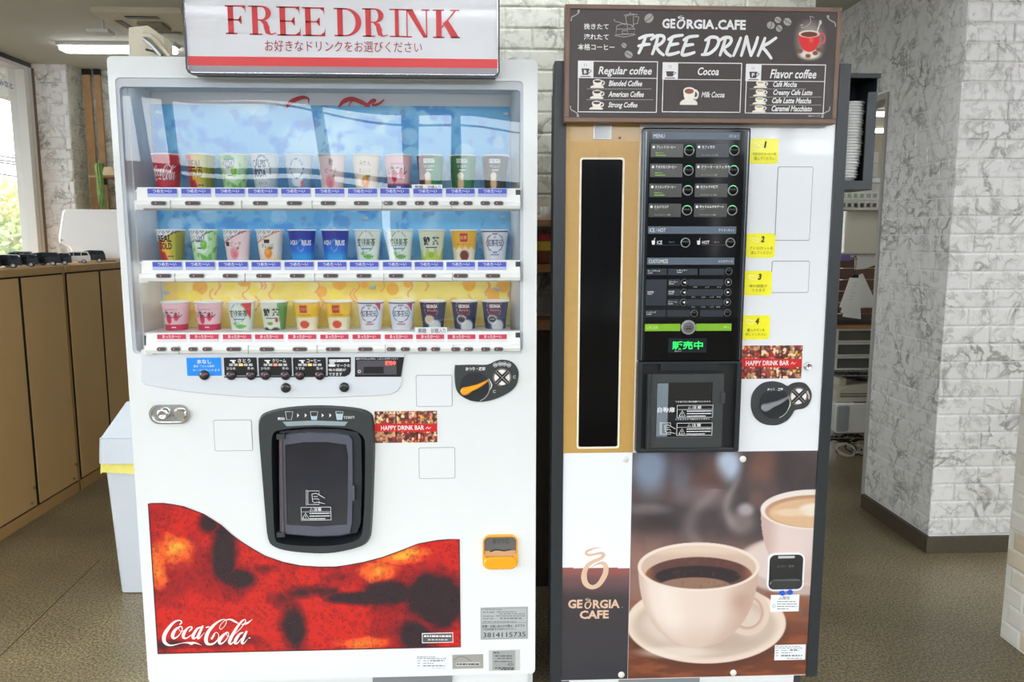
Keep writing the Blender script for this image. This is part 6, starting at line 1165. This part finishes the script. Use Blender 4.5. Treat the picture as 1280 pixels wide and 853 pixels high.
# ---------------------------------------------------------------- cup holder on the right side of the coffee machine
HY = F + .05; hx1 = P(1094, 160, HY)[0]; hz1 = P(1080, 92, HY)[1]; hz0 = P(1072, 237.5, HY)[1]; hx0 = B1 + .003
ch = thing('cup_dispenser', ((hx0 + hx1) / 2, HY, hz0), 'black box holder with a stack of white cups on the side of the coffee machine', 'cup holder')
hk = M('holder_slate', (48, 55, 60), .4, var=.01); hb = M('holder_inside', (16, 20, 26), .4, var=0)
hm_ = MB(); hm_.box(hx0, hx1, HY + .115, HY + .12, hz0, hz1, hb).box(hx1 - .003, hx1, HY, HY + .12, hz0, hz1 - .01, hk).box(hx0, hx1, HY, HY + .12, hz0, hz0 + .004, hk).build('box', ch)
MB().box(hx0 - .001, hx1 + .006, HY - .004, HY + .124, hz1 - .012, hz1, hb).build('lid', ch)
f0 = P(1081, 170, HY)[0]; MB().prism([(hx0, hz0), (hx1, hz0), (hx1, P(1094, 115, HY)[1]), (f0 + .004, P(1082, 115, HY)[1]), (f0, P(1082, 117, HY)[1]), (f0, P(1078, 226, HY)[1]), (hx0, P(1060, 226, HY)[1])], HY - .003, HY, hk, .001).build('front_flange', ch)
lidm = M('paper_white', (240, 240, 240), .5, var=.01); zst = P(1066, 225, HY + .05)[1]; zend = P(1070, 129, HY + .05)[1]; NST = 27; sx0 = P(1079, 130, HY + .052)[0] - .039
me0 = None
for k in range(NST):
    z = zst + (zend - zst) * k / NST; m = MB(); r_ = .039
    m.lathe([(.024, z - .02), (r_ - .0035, z + .0035), (r_, z + .0042), (r_ + .0006, z + .0062), (r_ - .001, z + .0074), (r_ - .004, z + .0066)], 0, 0, lidm, 26)
    if me0 is None: t0 = m.build('nested_cup'); me0 = t0.data; zc = t0.location.z - z
    o_ = t0 if k == 0 else t0.copy()
    if k: COL.objects.link(o_)
    lean = (-.010 * max(0, (9 - k)) / 9) + (.002 * sin(k * 1.7)); o_.location = (sx0 + lean, HY + .052, z + zc)
    tag(o_, {0: 'lowest white paper cup of the stack in the black side holder', NST - 1: 'topmost white paper cup of the stack in the black side holder'}.get(k, 'white paper cup nested inside the stack in the black side holder'), 'cup', 'white cups stacked in the side holder')
# ================================================================ shelf seen between the machines
wsh = M('shelf_pine', (176, 128, 84), .5, var=.12, scale=20); wdk = M('shelf_dark', (74, 64, 52), .6, var=.1)
def xr(a, b, Y): return P(a, 300, Y)[0], P(b, 300, Y)[0]
sx0, sx1 = .14, .42; SHY = 2.86
shf = thing('wall_shelf', ((sx0 + sx1) / 2, SHY, 0), 'narrow wooden shelf unit on the wall in the gap between the two machines', 'shelf')
for (ya, yb) in ((275, 283), (331, 340), (401, 413)):
    za, zb_ = P(680, yb, SHY)[1], P(680, ya, SHY)[1]; MB().box(sx0, sx1, SHY, WB - .012, za, zb_, wsh).build('shelf_board', shf)
MB().box(sx0 - .02, sx0, SHY, WB - .012, 0, P(680, 270, SHY)[1], wsh).box(sx1, sx1 + .02, SHY, WB - .012, 0, P(680, 270, SHY)[1], wsh).build('side_panel', shf)
MB().box(sx0, sx1, SHY + .05, WB - .012, 0, P(680, 413, SHY)[1] - .002, wdk).build('lower_panel', shf)
zb_ = P(680, 331, SHY + .03)[1]; z2 = P(680, 292, SHY + .03)[1]; jx = P(681, 315, SHY + .06)[0]
jar = thing('jar', (jx, SHY + .07, zb_), 'jar with a red lid and yellow band on the shelf between the machines', 'jar')
MB().lathe([(.03, zb_), (.033, zb_ + .01), (.033, zb_ + (z2 - zb_) * .45)], jx, SHY + .07, M('jar_brown', (140, 80, 44), .3), 20).build('body', jar)
MB().lathe([(.0335, zb_ + (z2 - zb_) * .45), (.0335, zb_ + (z2 - zb_) * .75)], jx, SHY + .07, M('band_yellow', (226, 200, 70), .5, var=0), 20).build('band', jar)
MB().lathe([(.032, zb_ + (z2 - zb_) * .75), (.035, zb_ + (z2 - zb_) * .78), (.035, zb_ + (z2 - zb_) * .95), (.03, z2)], jx, SHY + .07, M('lid_red', (186, 60, 56), .4, var=0), 20).build('lid', jar)
zt_ = P(680, 275, SHY + .03)[1]; gx = P(684, 265, SHY + .05)[0]
gl = MB().lathe([(.02, zt_), (.024, zt_ + .002), (.026, zt_ + .05), (.024, zt_ + .05), (.018, zt_ + .006)], gx, SHY + .08, M('clear_cup', (226, 230, 230), .15, alpha=.55, var=0), 18).build('plastic_tumbler'); tag(gl, 'clear tumbler on the upper shelf board between the machines', 'tumbler')
# ================================================================ bin behind the left machine
bin_ = thing('trash_can', (-1.22, 3.05, 0), 'light grey waste bin with a yellow liner, left of the vending machine', 'trash can')
bg = M('bin_grey', (206, 212, 220), .4, var=.01); bl_ = M('liner_yellow', (236, 224, 120), .45, var=.08, scale=30)
bx0_, bx1_ = P(150, 745, 2.92)[0], P(150, 745, 2.92)[0] + .34; by0, by1 = 2.92, 3.0
def frustum(m, a, b, mat, r=.025):
    (x0, x1, y0, y1, z0), (X0, X1, Y0, Y1, Z1) = a, b
    l1 = rr(x0, y0, x1, y1, r); l2 = rr(X0, Y0, X1, Y1, r); n = len(l1); v = [(p[0], p[1], z0) for p in l1] + [(p[0], p[1], Z1) for p in l2]
    m.add(v, [(k, (k + 1) % n, n + (k + 1) % n, n + k) for k in range(n)] + [tuple(reversed(range(n))), tuple(range(n, 2 * n))], mat)
zt1 = P(130, 588, 2.9)[1]; zt2 = P(125, 548, 2.9)[1]; zl = P(150, 505, 2.9)[1]; xl = P(122, 580, 2.9)[0]; xlid = P(123, 560, 2.89)[0]
m = MB(); frustum(m, (bx0_, bx1_, 2.92, 3.12, 0.004), (xl + .02, bx1_ + .03, 2.9, 3.15, zt1 + .03), bg); m.build('bin_body', bin_)
m = MB(); q0_ = len(m.v); frustum(m, (xl + .004, bx1_ + .035, 2.893, 3.157, zt1 - .012), (xl + .01, bx1_ + .03, 2.895, 3.155, zt1 + .035), bl_)
r = random.Random(2); m.v = [(x + r.uniform(-.004, .004), y - abs(r.uniform(0, .006)), z + (r.uniform(-.02, .008) if z < zt1 else 0)) for x, y, z in m.v]; m.build('liner', bin_)
m = MB(); frustum(m, (xlid - .006, bx1_ + .05, 2.88, 3.17, zt1 + .03), (xlid, bx1_ + .045, 2.885, 3.165, zt2), bg); x_, X_ = xlid + .006, bx1_ + .04
m.add([(x_, 2.9, zt2), (X_, 2.9, zt2), (X_, 3.15, zt2), (x_, 3.15, zt2), (x_ + .09, 2.93, zl + .0), (X_ - .09, 2.93, zl + .03), (X_ - .09, 3.12, zl + .03), (x_ + .09, 3.12, zl + .0)], [(0, 1, 5, 4), (1, 2, 6, 5), (2, 3, 7, 6), (3, 0, 4, 7), (4, 5, 6, 7)], bg); m.build('lid', bin_)
# ================================================================ tan cabinets along the left wall
tan_ = M('cabinet_tan', (218, 178, 120), .4, var=.03, scale=5); tanp = M('cabinet_frame', (196, 156, 100), .45, var=.05, scale=10); gapk = M('gap_shade_black', (22, 18, 14), .7, var=0)
XC = -2.2; ZC = 1.234
gY = [PX(32, 430, XC)[0], PX(85.5, 430, XC)[0], PX(89.5, 430, XC)[0], PX(131, 430, XC)[0]]
W_ = gY[1] - gY[0]; units = [(gY[1] - 2 * W_ * 1.0 - .02, gY[1] + .005, gY[0]), (gY[2] - .005, gY[2] + 2 * W_, gY[3])]
units.insert(0, (units[0][0] - 2 * W_ - .01, units[0][0] - .002, units[0][0] - W_)); units.append((units[-1][1] + .004, CFY - .03, (units[-1][1] + CFY) / 2))
labs = ['tan two-door cabinet nearest the camera at the left edge', 'tan two-door cabinet under the row of black model cars', 'tan two-door cabinet under the white model car', 'tan two-door cabinet farthest back, beside the column']
kick = P(0, 0)[1]
for (ya_, yb_, ym), lab in zip(units, labs):
    t = thing('cabinet', (XC - .2, (ya_ + yb_) / 2, 0), lab, 'cabinet', 'tan cabinets along the left wall')
    MB().box(XC - .44, XC - .009, ya_, yb_, 0, ZC - .03, tanp).box(XC - .44, XC - .002, ya_, yb_, .0, .055, tanp).build('body', t)
    MB().box(XC - .45, XC + .004, ya_ - .001, yb_ + .001, ZC - .034, ZC, tanp).build('cabinet_top', t)
    MB().box(XC - .008, XC - .006, ya_ + .003, yb_ - .003, .056, ZC - .036, gapk).build('door_gap', t)  # black sheet behind the doors; shade of the deep gaps put into its colour
    for a, b in ((ya_ + .014, ym - .016), (ym + .012, yb_ - .012)):
        d = MB().box(XC - .004, XC, a, b, .065, ZC - .044, tan_).build('door', t)
        MB().rod((XC, b - .02, .16), (XC + .008, b - .02, .16), .008, chrome, 10).build('door_stud', d)
        MB().rod((XC, b - .05, .09), (XC + .008, b - .05, .09), .007, chrome, 10).build('door_stud', d)
# model cars parked across the cabinet top
cblack = M('toy_black', (14, 16, 24), .2, coat=.3, var=0); cwhite = M('toy_white', (236, 236, 236), .2, coat=1, var=0); csil = M('toy_silver', (150, 156, 162), .2, .3, coat=.6, var=0); cwin = M('toy_window', (46, 52, 60), .1, coat=.5, var=0); tyre = M('toy_tyre', (20, 20, 20), .6, var=0); rimm = M('toy_rim', (190, 192, 196), .25, .6, var=0)
def model_car(xe, y, L, mat, label, H=.066, group='model minivans on the cabinets'):
    W2 = .03; x0 = xe - L; z = ZC; t = thing('model_car', (xe - L / 2, y, z), label, 'toy car', group)
    prof = [(0, .012), (1, .012), (1, .034), (.985, .046), (.93, .064), (.9, .066), (.5, .068), (.32, .063), (.2, .043), (.06, .036), (0, .028)]; prof = [(x0 + a * L, z + b * H / .068) for a, b in prof]
    m = MB(); n = len(prof); m.add([(p[0], y - W2, p[1]) for p in prof] + [(p[0], y + W2, p[1]) for p in prof], [tuple(range(n)), tuple(range(2 * n - 1, n - 1, -1))] + [(n + k, n + (k + 1) % n, (k + 1) % n, k) for k in range(n)], mat); m.build('body', t)
    m = MB()
    for yy in (y - W2 - .0006, y + W2 + .0006):
        for pts in ([(.27, .044), (.36, .06), (.5, .062), (.5, .044)], [(.52, .044), (.52, .062), (.72, .062), (.72, .044)], [(.74, .044), (.74, .062), (.9, .061), (.94, .046)]):
            v = [(x0 + a * L, yy, z + b * H / .068) for a, b in pts]; m.add(v, [(0, 1, 2, 3), (3, 2, 1, 0)], cwin)
    v = [(x0 + .985 * L + .001, y - W2 * .85, z + .046 * H / .068), (x0 + .985 * L + .001, y + W2 * .85, z + .046 * H / .068), (x0 + .935 * L + .001, y + W2 * .8, z + .063 * H / .068), (x0 + .935 * L + .001, y - W2 * .8, z + .063 * H / .068)]; m.add(v, [(0, 1, 2, 3)], cwin); m.build('windows', t)
    for a in (.17, .8):
        for s_ in (-1, 1): yy = y + s_ * (W2 - .006); MB().lathe([(.0122, yy - .007), (.0122, yy + .007)], x0 + a * L, 0, tyre, 16, 'y', z + .0122).lathe([(.008, yy - .0078), (.008, yy + .0078)], x0 + a * L, 0, rimm, 12, 'y', z + .0122).build('wheel', t)
    t.rotation_euler.z = .40
def cary(px): return PX(px, 330, -2.27)[0]
order = ['leftmost', 'second from the left', 'third from the left']
model_car(-2.27, cary(0) - .02, .165, cblack, 'black model minivan, cut by the left edge of the picture')
model_car(-2.27, cary(24), .165, cblack, 'black model minivan on the cabinet, second from the left')
model_car(-2.27, cary(46), .165, cblack, 'black model minivan on the cabinet, third from the left')
model_car(-2.262, cary(72) + .0, .185, cblack, 'larger black model minivan on the cabinet, fourth from the left', .072)
model_car(-2.25, cary(82) + .01, .165, cblack, 'black model car half hidden left of the white model car', .066)
model_car(-2.27, cary(112), .175, cwhite, 'white model minivan with dark windows on the cabinet', .07)
model_car(-2.29, cary(131) + .04, .17, cblack, 'black model minivan at the right end of the row, beside the white box', .074)
model_car(-2.46, cary(60) + .2, .17, csil, 'silver model car with its roof showing behind the black minivans', .076)
a = P(34, 322, 4.45); m = MB(); m.lathe([(.001, a[1] + .06), (.03, a[1] + .055), (.052, a[1] + .035), (.062, a[1])], 0, 0, M('cap_grey', (110, 116, 124), .7), 20); m.v = [(x * 1.05, y, z) for x, y, z in m.v]; o = m.build('cap'); o.location = (a[0], 4.45, ZC + .03); tag(o, 'grey rounded cap lying behind the black model cars near the window', 'cap')
# big white appliance on the cabinet
AY2 = 4.95; pts = [P(*p, AY2) for p in [(77, 265), (78.5, 262.6), (82, 261.5), (150, 262), (152, 326), (92, 326), (86, 310), (73, 303), (72.5, 295)]]
ap_ = thing('hand_dryer_box', (pts[1][0] - .15, AY2, ZC), 'large glossy white appliance with a slanted underside on the tan cabinets', 'appliance')
apm = M('appliance_white', (236, 234, 232), .25, coat=.4, var=.01); MB().prism([(x, max(z, ZC + .012)) for x, z in pts], AY2, AY2 + .3, apm, .012).build('shell', ap_)
a = P(143, 325, AY2); MB().rod((a[0], AY2 + .05, ZC), (a[0], AY2 + .05, ZC + .03), .015, apm, 10).rod((a[0] - .25, AY2 + .05, ZC), (a[0] - .25, AY2 + .05, ZC + .03), .015, apm, 10).build('feet', ap_)
a = P(77, 300.5, AY2); MB().lathe([(.008, AY2 - .004), (.006, AY2 - .008)], a[0], 0, chrome, 12, 'y', a[1]).build('knob', ap_)
ap_.name = 'appliance'
# wooden posts, plank and hanging plant by the far wall
pine = M('post_pine', (178, 140, 98), .55, var=.14, scale=16); PYY = FARY - .06
for (xa, xb, xc, lab) in ((103, 112.5, 0, 'wooden post with a black cap, the left one of two by the far wall'), (117.5, 125, 0, 'wooden post with a black cap, the right one of two by the far wall')):
    x0 = P(xa, 100, PYY)[0]; x1 = P(xb, 100, PYY)[0]; zt_ = P(110, 93.5, PYY)[1]; t = thing('wooden_post', ((x0 + x1) / 2, PYY, 0), lab, 'post')
    MB().box(x0, x1, PYY, PYY + .02, .012, zt_, pine).build('post', t); MB().box(x0 - .002, x1 + .002, PYY - .002, PYY + .022, zt_, CZ - .002, black).build('cap', t); MB().box(x0 - .002, x1 + .002, PYY - .002, PYY + .022, 0, .03, black).build('foot', t)
a = P(115, 219.5, PYY - .12); b = P(175, 219.5, PYY - .12); shz = a[1]
sf = thing('small_shelf', (b[0], PYY, shz), 'thin wooden shelf across the posts holding a trailing plant', 'shelf')
MB().box(a[0], b[0], PYY - .16, PYY - .002, shz - .016, shz, pine).build('shelf_board', sf); c_ = P(131, 222, PYY)[0]; MB().box(c_, c_ + .015, PYY - .1, PYY - .002, shz - .06, shz - .016, black).build('bracket', sf)
px_, pz_ = P(124, 218, PYY - .17)
pl_ = thing('hanging_plant', (px_, PYY - .1, shz), 'green trailing plant hanging down from the small shelf', 'plant')
MB().lathe([(.03, shz + .001), (.04, shz + .06), (.042, shz + .062)], px_, PYY - .08, M('pot_green', (120, 140, 90), .6), 16).build('pot', pl_)
m = MB(); r = random.Random(9); zlo = P(127, 262, PYY - .17)[1]
for k in range(46):
    x = px_ + r.gauss(.006, .009); y = PYY - .19 + r.uniform(-.02, .02); L_ = r.uniform(.5, 1.0) * (shz - zlo); pts_ = [(px_ + r.uniform(-.02, .02), PYY - .1, shz + .06), (x, y, shz + .08)] + [(x + r.gauss(0, .004) + .01 * t, y, shz + .05 - (L_ + .05) * t) for t in (.3, .6, 1)]
    m.tube([tuple(p) for p in smoothpath(pts_, 3)], .004, M('plant_green', (140, 172, 96), .6, var=.2, scale=30), 4)
f_ = m.build('foliage', pl_); f_['kind'] = 'stuff'
a = P(136, 218, PYY - .12); m = MB(); frustum(m, (a[0] - .045, a[0] + .06, PYY - .14, PYY - .04, shz), (a[0] - .03, a[0] + .035, PYY - .13, PYY - .05, shz + .06), M('block_beige', (226, 204, 160), .6), .01); tag(m.build('wooden_ornament'), 'pale beige ornament beside the plant on the small shelf', 'ornament')

# ================================================================ office seen through the doorway on the right
RK = 4.6; rx0, rx1 = XR + .16, XR + 1.0; wirem = M('wire_chrome', (150, 150, 148), .3, .7, var=0)
rk = thing('wire_rack', ((rx0 + rx1) / 2, RK + .2, 0), 'chrome wire rack in the office holding printer, drawers and trays', 'rack')
lv = [P(1065, 541, RK)[1], P(1065, 463, RK)[1], P(1065, 317, RK)[1]]
for x in (rx0 - .012, rx1):
    for y in (RK, RK + .4): MB().rod((x, y, 0), (x, y, 1.62), .011, wirem, 8).build('upright', rk)
for z in lv:
    m = MB()
    for y in (RK - .004, RK + .404):
        for dz in (0, -.028): m.rod((rx0, y, z - .006 + dz), (rx1, y, z - .006 + dz), .0035, wirem, 6)
        k = 0; xs_ = np.arange(rx0, rx1, .02)
        m.tube([(x, y, z - .006 - (.028 if i % 2 else 0)) for i, x in enumerate(xs_)], .0018, wirem, 4)
    for x in np.arange(rx0 + .01, rx1, .03): m.rod((x, RK, z - .004), (x, RK + .4, z - .004), .0018, wirem, 5)
    m.build('wire_shelf', rk)
# brown planks behind the papers
plk = M('plank_brown', (110, 80, 66), .55, var=.15, scale=14); bk_ = thing('plank_panel', (rx0 + .4, RK + .44, .8), 'dark brown plank backing behind the hanging papers in the office', 'panel')
zz = P(1070, 462, RK + .43)[1]
while zz < P(1070, 325, RK + .43)[1]: MB().box(rx0 - .05, rx1 + .1, RK + .43, RK + .45, zz, zz + .072, plk).build('plank', bk_); zz += .076
a = P(1043, 411, RK); b = P(1093, 462, RK); dz0, dz1 = lv[1], P(1065, 411, RK)[1]; dx0, dx1 = P(1043, 430, RK)[0], P(1094, 430, RK)[0]
du_ = thing('drawer_unit', ((dx0 + dx1) / 2, RK + .15, dz0), 'grey three-drawer desktop unit with smoked fronts on the wire rack', 'drawers'); dg = M('drawer_frame', (222, 220, 214), .45, var=.01)
m = MB(); m.box(dx0, dx1, RK + .01, RK + .32, dz0, dz1, dg); m.build('body', du_); hd = (dz1 - dz0) / 3
for k in range(3): MB().holed([(dx0, dz0 + k * hd + .002), (dx1, dz0 + k * hd + .002), (dx1, dz0 + (k + 1) * hd - .002), (dx0, dz0 + (k + 1) * hd - .002)], [[(dx0 + .022, dz0 + k * hd + .012), (dx1 - .022, dz0 + k * hd + .012), (dx1 - .022, dz0 + (k + 1) * hd - .012), (dx0 + .022, dz0 + (k + 1) * hd - .012)]], RK - .004, RK + .01, dg).quad(dx0 + .02, dz0 + k * hd + .01, dx1 - .02, dz0 + (k + 1) * hd - .01, RK + .006, M('drawer_smoke', (92, 92, 88), .3, var=.15)).build('drawer', du_)
tb_ = MB().box(dx0 - .02, dx1 + .03, RK - .01, RK + .34, dz1, dz1 + .022, wsh).build('wooden_board'); tag(tb_, 'thin brown board lying on the drawer unit in the office', 'board')
lp_ = MB().box(dx0 + .02, dx1 + .04, RK + .02, RK + .28, dz1 + .024, dz1 + .05, M('device_dark', (60, 60, 58), .4)).build('flat_device'); tag(lp_, 'flat dark device on the brown board above the drawer unit', 'device')
# printer and beige machine
def rbox(name, x0, x1, y0, y1, z0, z1, mat, r, parent=None):
    m = MB(); l1 = rr(x0, z0, x1, z1, r, 4); m.prism(l1, y0, y1, mat, min(.006, r * .4)); return m.build(name, parent)
x0, x1 = P(1043, 520, RK)[0], P(1096, 520, RK)[0] + .12; z0 = lv[0]; z1 = P(1065, 503.5, RK)[1]
pr = thing('printer', ((x0 + x1) / 2, RK + .15, z0), 'white printer with a grey side on the lowest level of the wire rack', 'printer')
rbox('body', x0 + .0, x1, RK - .02, RK + .3, z0, z1, M('printer_white', (242, 242, 242), .35), .02, pr); rbox('side_cover', x0 + .004, x0 + .085, RK - .026, RK - .018, z0 + .012, z1 - .012, M('printer_grey', (168, 172, 176), .35), .015, pr)
MB().box(x0 + .19, x0 + .25, RK - .023, RK - .019, z0 + .07, z0 + .078, black).build('slot', pr); MB().box(x0 + .12, x0 + .2, RK - .01, RK + .1, z1, z1 + .004, black).build('top_slot', pr)
z2 = P(1065, 474, RK)[1]; bm_ = thing('label_printer', (x0 + .15, RK + .15, z1), 'beige flat office machine on top of the white printer', 'office machine'); bgm = M('machine_beige', (214, 208, 190), .5)
m = MB(); v = [(x0 + .01, z1 + .004), (x1, z1 + .004), (x1, z2 - .02), (x0 + .07, z2 - .045), (x0 + .02, z2 - .075)]; m.prism(v, RK, RK + .28, bgm, .003); m.build('body', bm_); MB().box(x0 + .03, x0 + .2, RK - .003, RK, z1 + .035, z1 + .045, M('slot_taupe', (130, 124, 108), .6)).box(x0 + .03, x0 + .2, RK - .003, RK, z1 + .052, z1 + .06, M('slot_taupe')).build('vents', bm_)
MB().box(x0 + .03, x0 + .07, RK + .02, RK + .1, z2 - .048, z2, M('pack_cream', (210, 204, 186), .5)).build('cartridge', bm_); bm_.name = 'office_machine'
dk = MB(); frustum(dk, (x0 + .08, x1, RK + .06, RK + .3, z2 - .012), (x0 + .1, x1, RK + .1, RK + .28, min(z2 + .03, lv[1] - .04)), M('dark_device', (54, 54, 52), .5), .02); tag(dk.build('dark_device'), 'dark sloped device stacked on the beige office machine', 'device')
# cable tangle under the rack
m = MB(); r = random.Random(4)
for k in range(7):
    cx, cz = P(1052 + 8 * r.random(), 557, RK); pts_ = [(cx + (.05 + .03 * r.random()) * cos(t * 1.1 + k) + .012 * t * (k % 2), RK - .05 + .03 * r.random(), .03 + .045 + .04 * sin(t + k)) for t in np.linspace(0, 7, 12)]; m.tube([tuple(p) for p in smoothpath(pts_, 3)], .004, M('cable_white', (206, 202, 192), .5, var=0) if k < 5 else M('cable_black', (30, 30, 30), .5, var=0), 5)
a = P(1064, 560, RK); b = P(1092, 549, RK); m.tube([(a[0], RK - .06, .06), ((a[0] + b[0]) / 2, RK - .06, .07), (b[0], RK - .06, .12)], .005, M('cable_white'), 6); tag(m.build('cable_tangle'), 'tangle of pale cables on the floor under the wire rack', 'cable', kind='stuff')
cb_ = MB(); r = random.Random(14)
for k in range(3): cb_.tube([(P(1045, 548, RK)[0] + .05 * i, RK + .1 + .04 * k, .1 + .02 * sin(i * 1.7 + k)) for i in range(9)], .012, M('cable_black'), 6)
tag(cb_.build('power_cord'), 'thick black cords lying below the lowest rack shelf', 'cord', kind='stuff')
# hanging receipts on a binder clip
HYY = RK - .05; hp = thing('receipt_bundle', (P(1070, 345, HYY)[0], HYY, P(1070, 345, HYY)[1]), 'two bundles of white slips hanging from a black binder clip and string', 'papers'); papm = M('paper_slip_white', (246, 245, 242), .7, var=.02)
cl = P(1068.5, 344, HYY); sl = P(1070, 318, HYY); MB().tube([(sl[0], HYY, sl[1]), (cl[0] + .004, HYY, (sl[1] + cl[1]) / 2), (cl[0], HYY, cl[1])], .002, black, 5).tube([(sl[0], HYY, sl[1] - .01), (sl[0] - .012, HYY, sl[1] - .03), (sl[0] + .012, HYY, sl[1] - .035), (sl[0] - .004, HYY, sl[1] - .01)], .0022, black, 5).build('string', hp)
MB().box(cl[0] - .018, cl[0] + .018, HYY - .012, HYY + .01, cl[1] - .016, cl[1] + .004, black).build('binder_clip', hp)
for (q, dy) in (([(1061, 347), (1074, 348), (1072, 388), (1048, 384)], 0), ([(1063, 349), (1074, 350), (1072, 392), (1050, 391)], .006), ([(1064, 350), (1074, 350), (1076, 399), (1053, 396)], .012), ([(1071, 345), (1079, 342), (1095.5, 378), (1090, 385), (1078, 385)], .02), ([(1070, 347), (1078, 344), (1091, 383), (1076, 386)], .026)):
    pts_ = [P(*p, HYY) for p in q]; MB().prism(pts_, HYY + dy - .014, HYY + dy - .011, papm).build('slip', hp)
m = MB(); bars(m, [], 0, inkg)
for k in range(6): a = P(1064.5 - k * .9, 354 + k * 4, HYY); m.quad(a[0], a[1] - .001, a[0] + .035 - (k % 3) * .008, a[1] + .001, HYY - .0148, M('receipt_grey', (186, 184, 180), .6, var=0))
m.build('receipt_print', hp)
# items on the top level: whiteboard, purple pack, perforated trays
a = P(1066, 315, RK); b = P(1106, 262, RK); wbx = MB().box(a[0], b[0] + .1, RK + .1, RK + .12, lv[2], b[1], M('panel_cream', (216, 212, 194), .5, var=.01)).build('whiteboard'); tag(wbx, 'cream blank board standing on the top of the wire rack', 'board')
gb = MB().box(P(1052, 300, RK)[0], a[0] - .004, RK + .14, RK + .16, lv[2], b[1], M('panel_taupe', (150, 146, 130), .5)).build('grey_board'); tag(gb, 'narrow taupe board left of the cream board on the rack', 'board')
c0 = P(1050, 326, RK - .02); c1 = P(1062, 319, RK - .02); tag(MB().box(c0[0], c1[0], RK - .03, RK, c0[1], c1[1], M('pack_purple', (120, 96, 160), .5)).build('purple_pack'), 'small purple packet hooked at the front of the rack shelf', 'packet')
c0 = P(1050, 334, RK - .0); c1 = P(1108, 322, RK); m = MB(); m.prism([P(1066, 321, RK), P(1110, 321, RK), P(1110, 324, RK), P(1078, 336, RK), P(1066, 337, RK)], RK - .03, RK - .02, M('flyer_white', (216, 212, 206), .5)); tag(m.build('flyer'), 'white flyer hanging below the top rack shelf', 'paper')
trm = M('tray_white', (214, 212, 200), .45, var=.01); 
for k, (ya, yb, lab) in enumerate(((250.5, 262, 'white perforated tray, the lower of two on top of the cream board'), (238.5, 250, 'white perforated tray, the upper of two on top of the cream board'))):
    x0, z0, x1, z1 = R(1053, ya, 1110, yb, RK); hs = []
    for q in range(6): cx = P(1060 + q * 8, (ya + yb) / 2, RK)[0]; hs.append([(cx - .013, z0 + .016), (cx + .013, z0 + .016), (cx + .013, z1 - .014), (cx - .013, z1 - .014)])
    t = thing('tray', ((x0 + x1) / 2, RK + .1, z0), lab, 'tray', 'perforated trays on the rack'); MB().holed([(x0, z0), (x1 + .1, z0), (x1 + .1, z1), (x0, z1)], hs, RK + .06, RK + .07, trm).build('front', t); MB().box(x0, x1 + .1, RK + .07, RK + .3, z0, z0 + .006, trm).box(x0, x1 + .1, RK + .29, RK + .3, z0, z1, M('tray_back', (150, 166, 150), .5)).build('tray_body', t)
# far office furniture
CY_ = 6.3; cbm = M('office_cream', (214, 206, 186), .6)
x0, z0, x1, z1 = R(1091, 166, 1109, 236, CY_); oc = thing('office_cupboard', ((x0 + x1) / 2, CY_ + .2, 0), 'tall cream cupboard at the back of the office', 'cupboard'); MB().box(x0, x1 + .5, CY_, CY_ + .45, 0, z1, cbm).build('body', oc); MB().box(x1 - .16, x1 - .15, CY_ - .004, CY_, 0.1, z1 - .05, M('gap_taupe', (110, 100, 80), .6)).build('door_gap', oc); MB().box(x0 + .1, x0 + .16, CY_ - .02, CY_, (z0 + z1) / 2, (z0 + z1) / 2 + .02, steel).build('handle', oc)
for (px, lab) in (((1083, 205, 1097, 222), 'white carton on the office counter, the left one'), ((1086, 190, 1098, 204), 'white carton on top of another in the office')):
    x0, z0, x1, z1 = R(*px, 5.6); tag(MB().box(x0, x1, 5.6, 5.9, z0, z1, M('carton_white', (236, 234, 228), .6)).build('carton'), lab, 'carton')
x0, z0, x1, z1 = R(1078, 223, 1108, 236, 5.4); cn = thing('office_counter', (x0, 5.6, 0), 'long white office counter behind the rack', 'counter'); MB().box(x0 - .1, x1 + .8, 5.4, 5.95, 0, z1, M('counter_white', (206, 204, 196), .5)).build('body', cn)
MB().box(x0 - .12, x1 + .82, 5.38, 5.97, z1 - .03, z1, offw).build('counter_top', cn)
x0, z0, x1, z1 = R(1078, 168, 1092, 236, 6.9); tag(MB().box(x0, x1 + .2, 6.9, 7.1, 0, z1, M('partition_green', (200, 210, 196), .6)).build('glass_partition'), 'pale green partition far back in the office', 'partition')
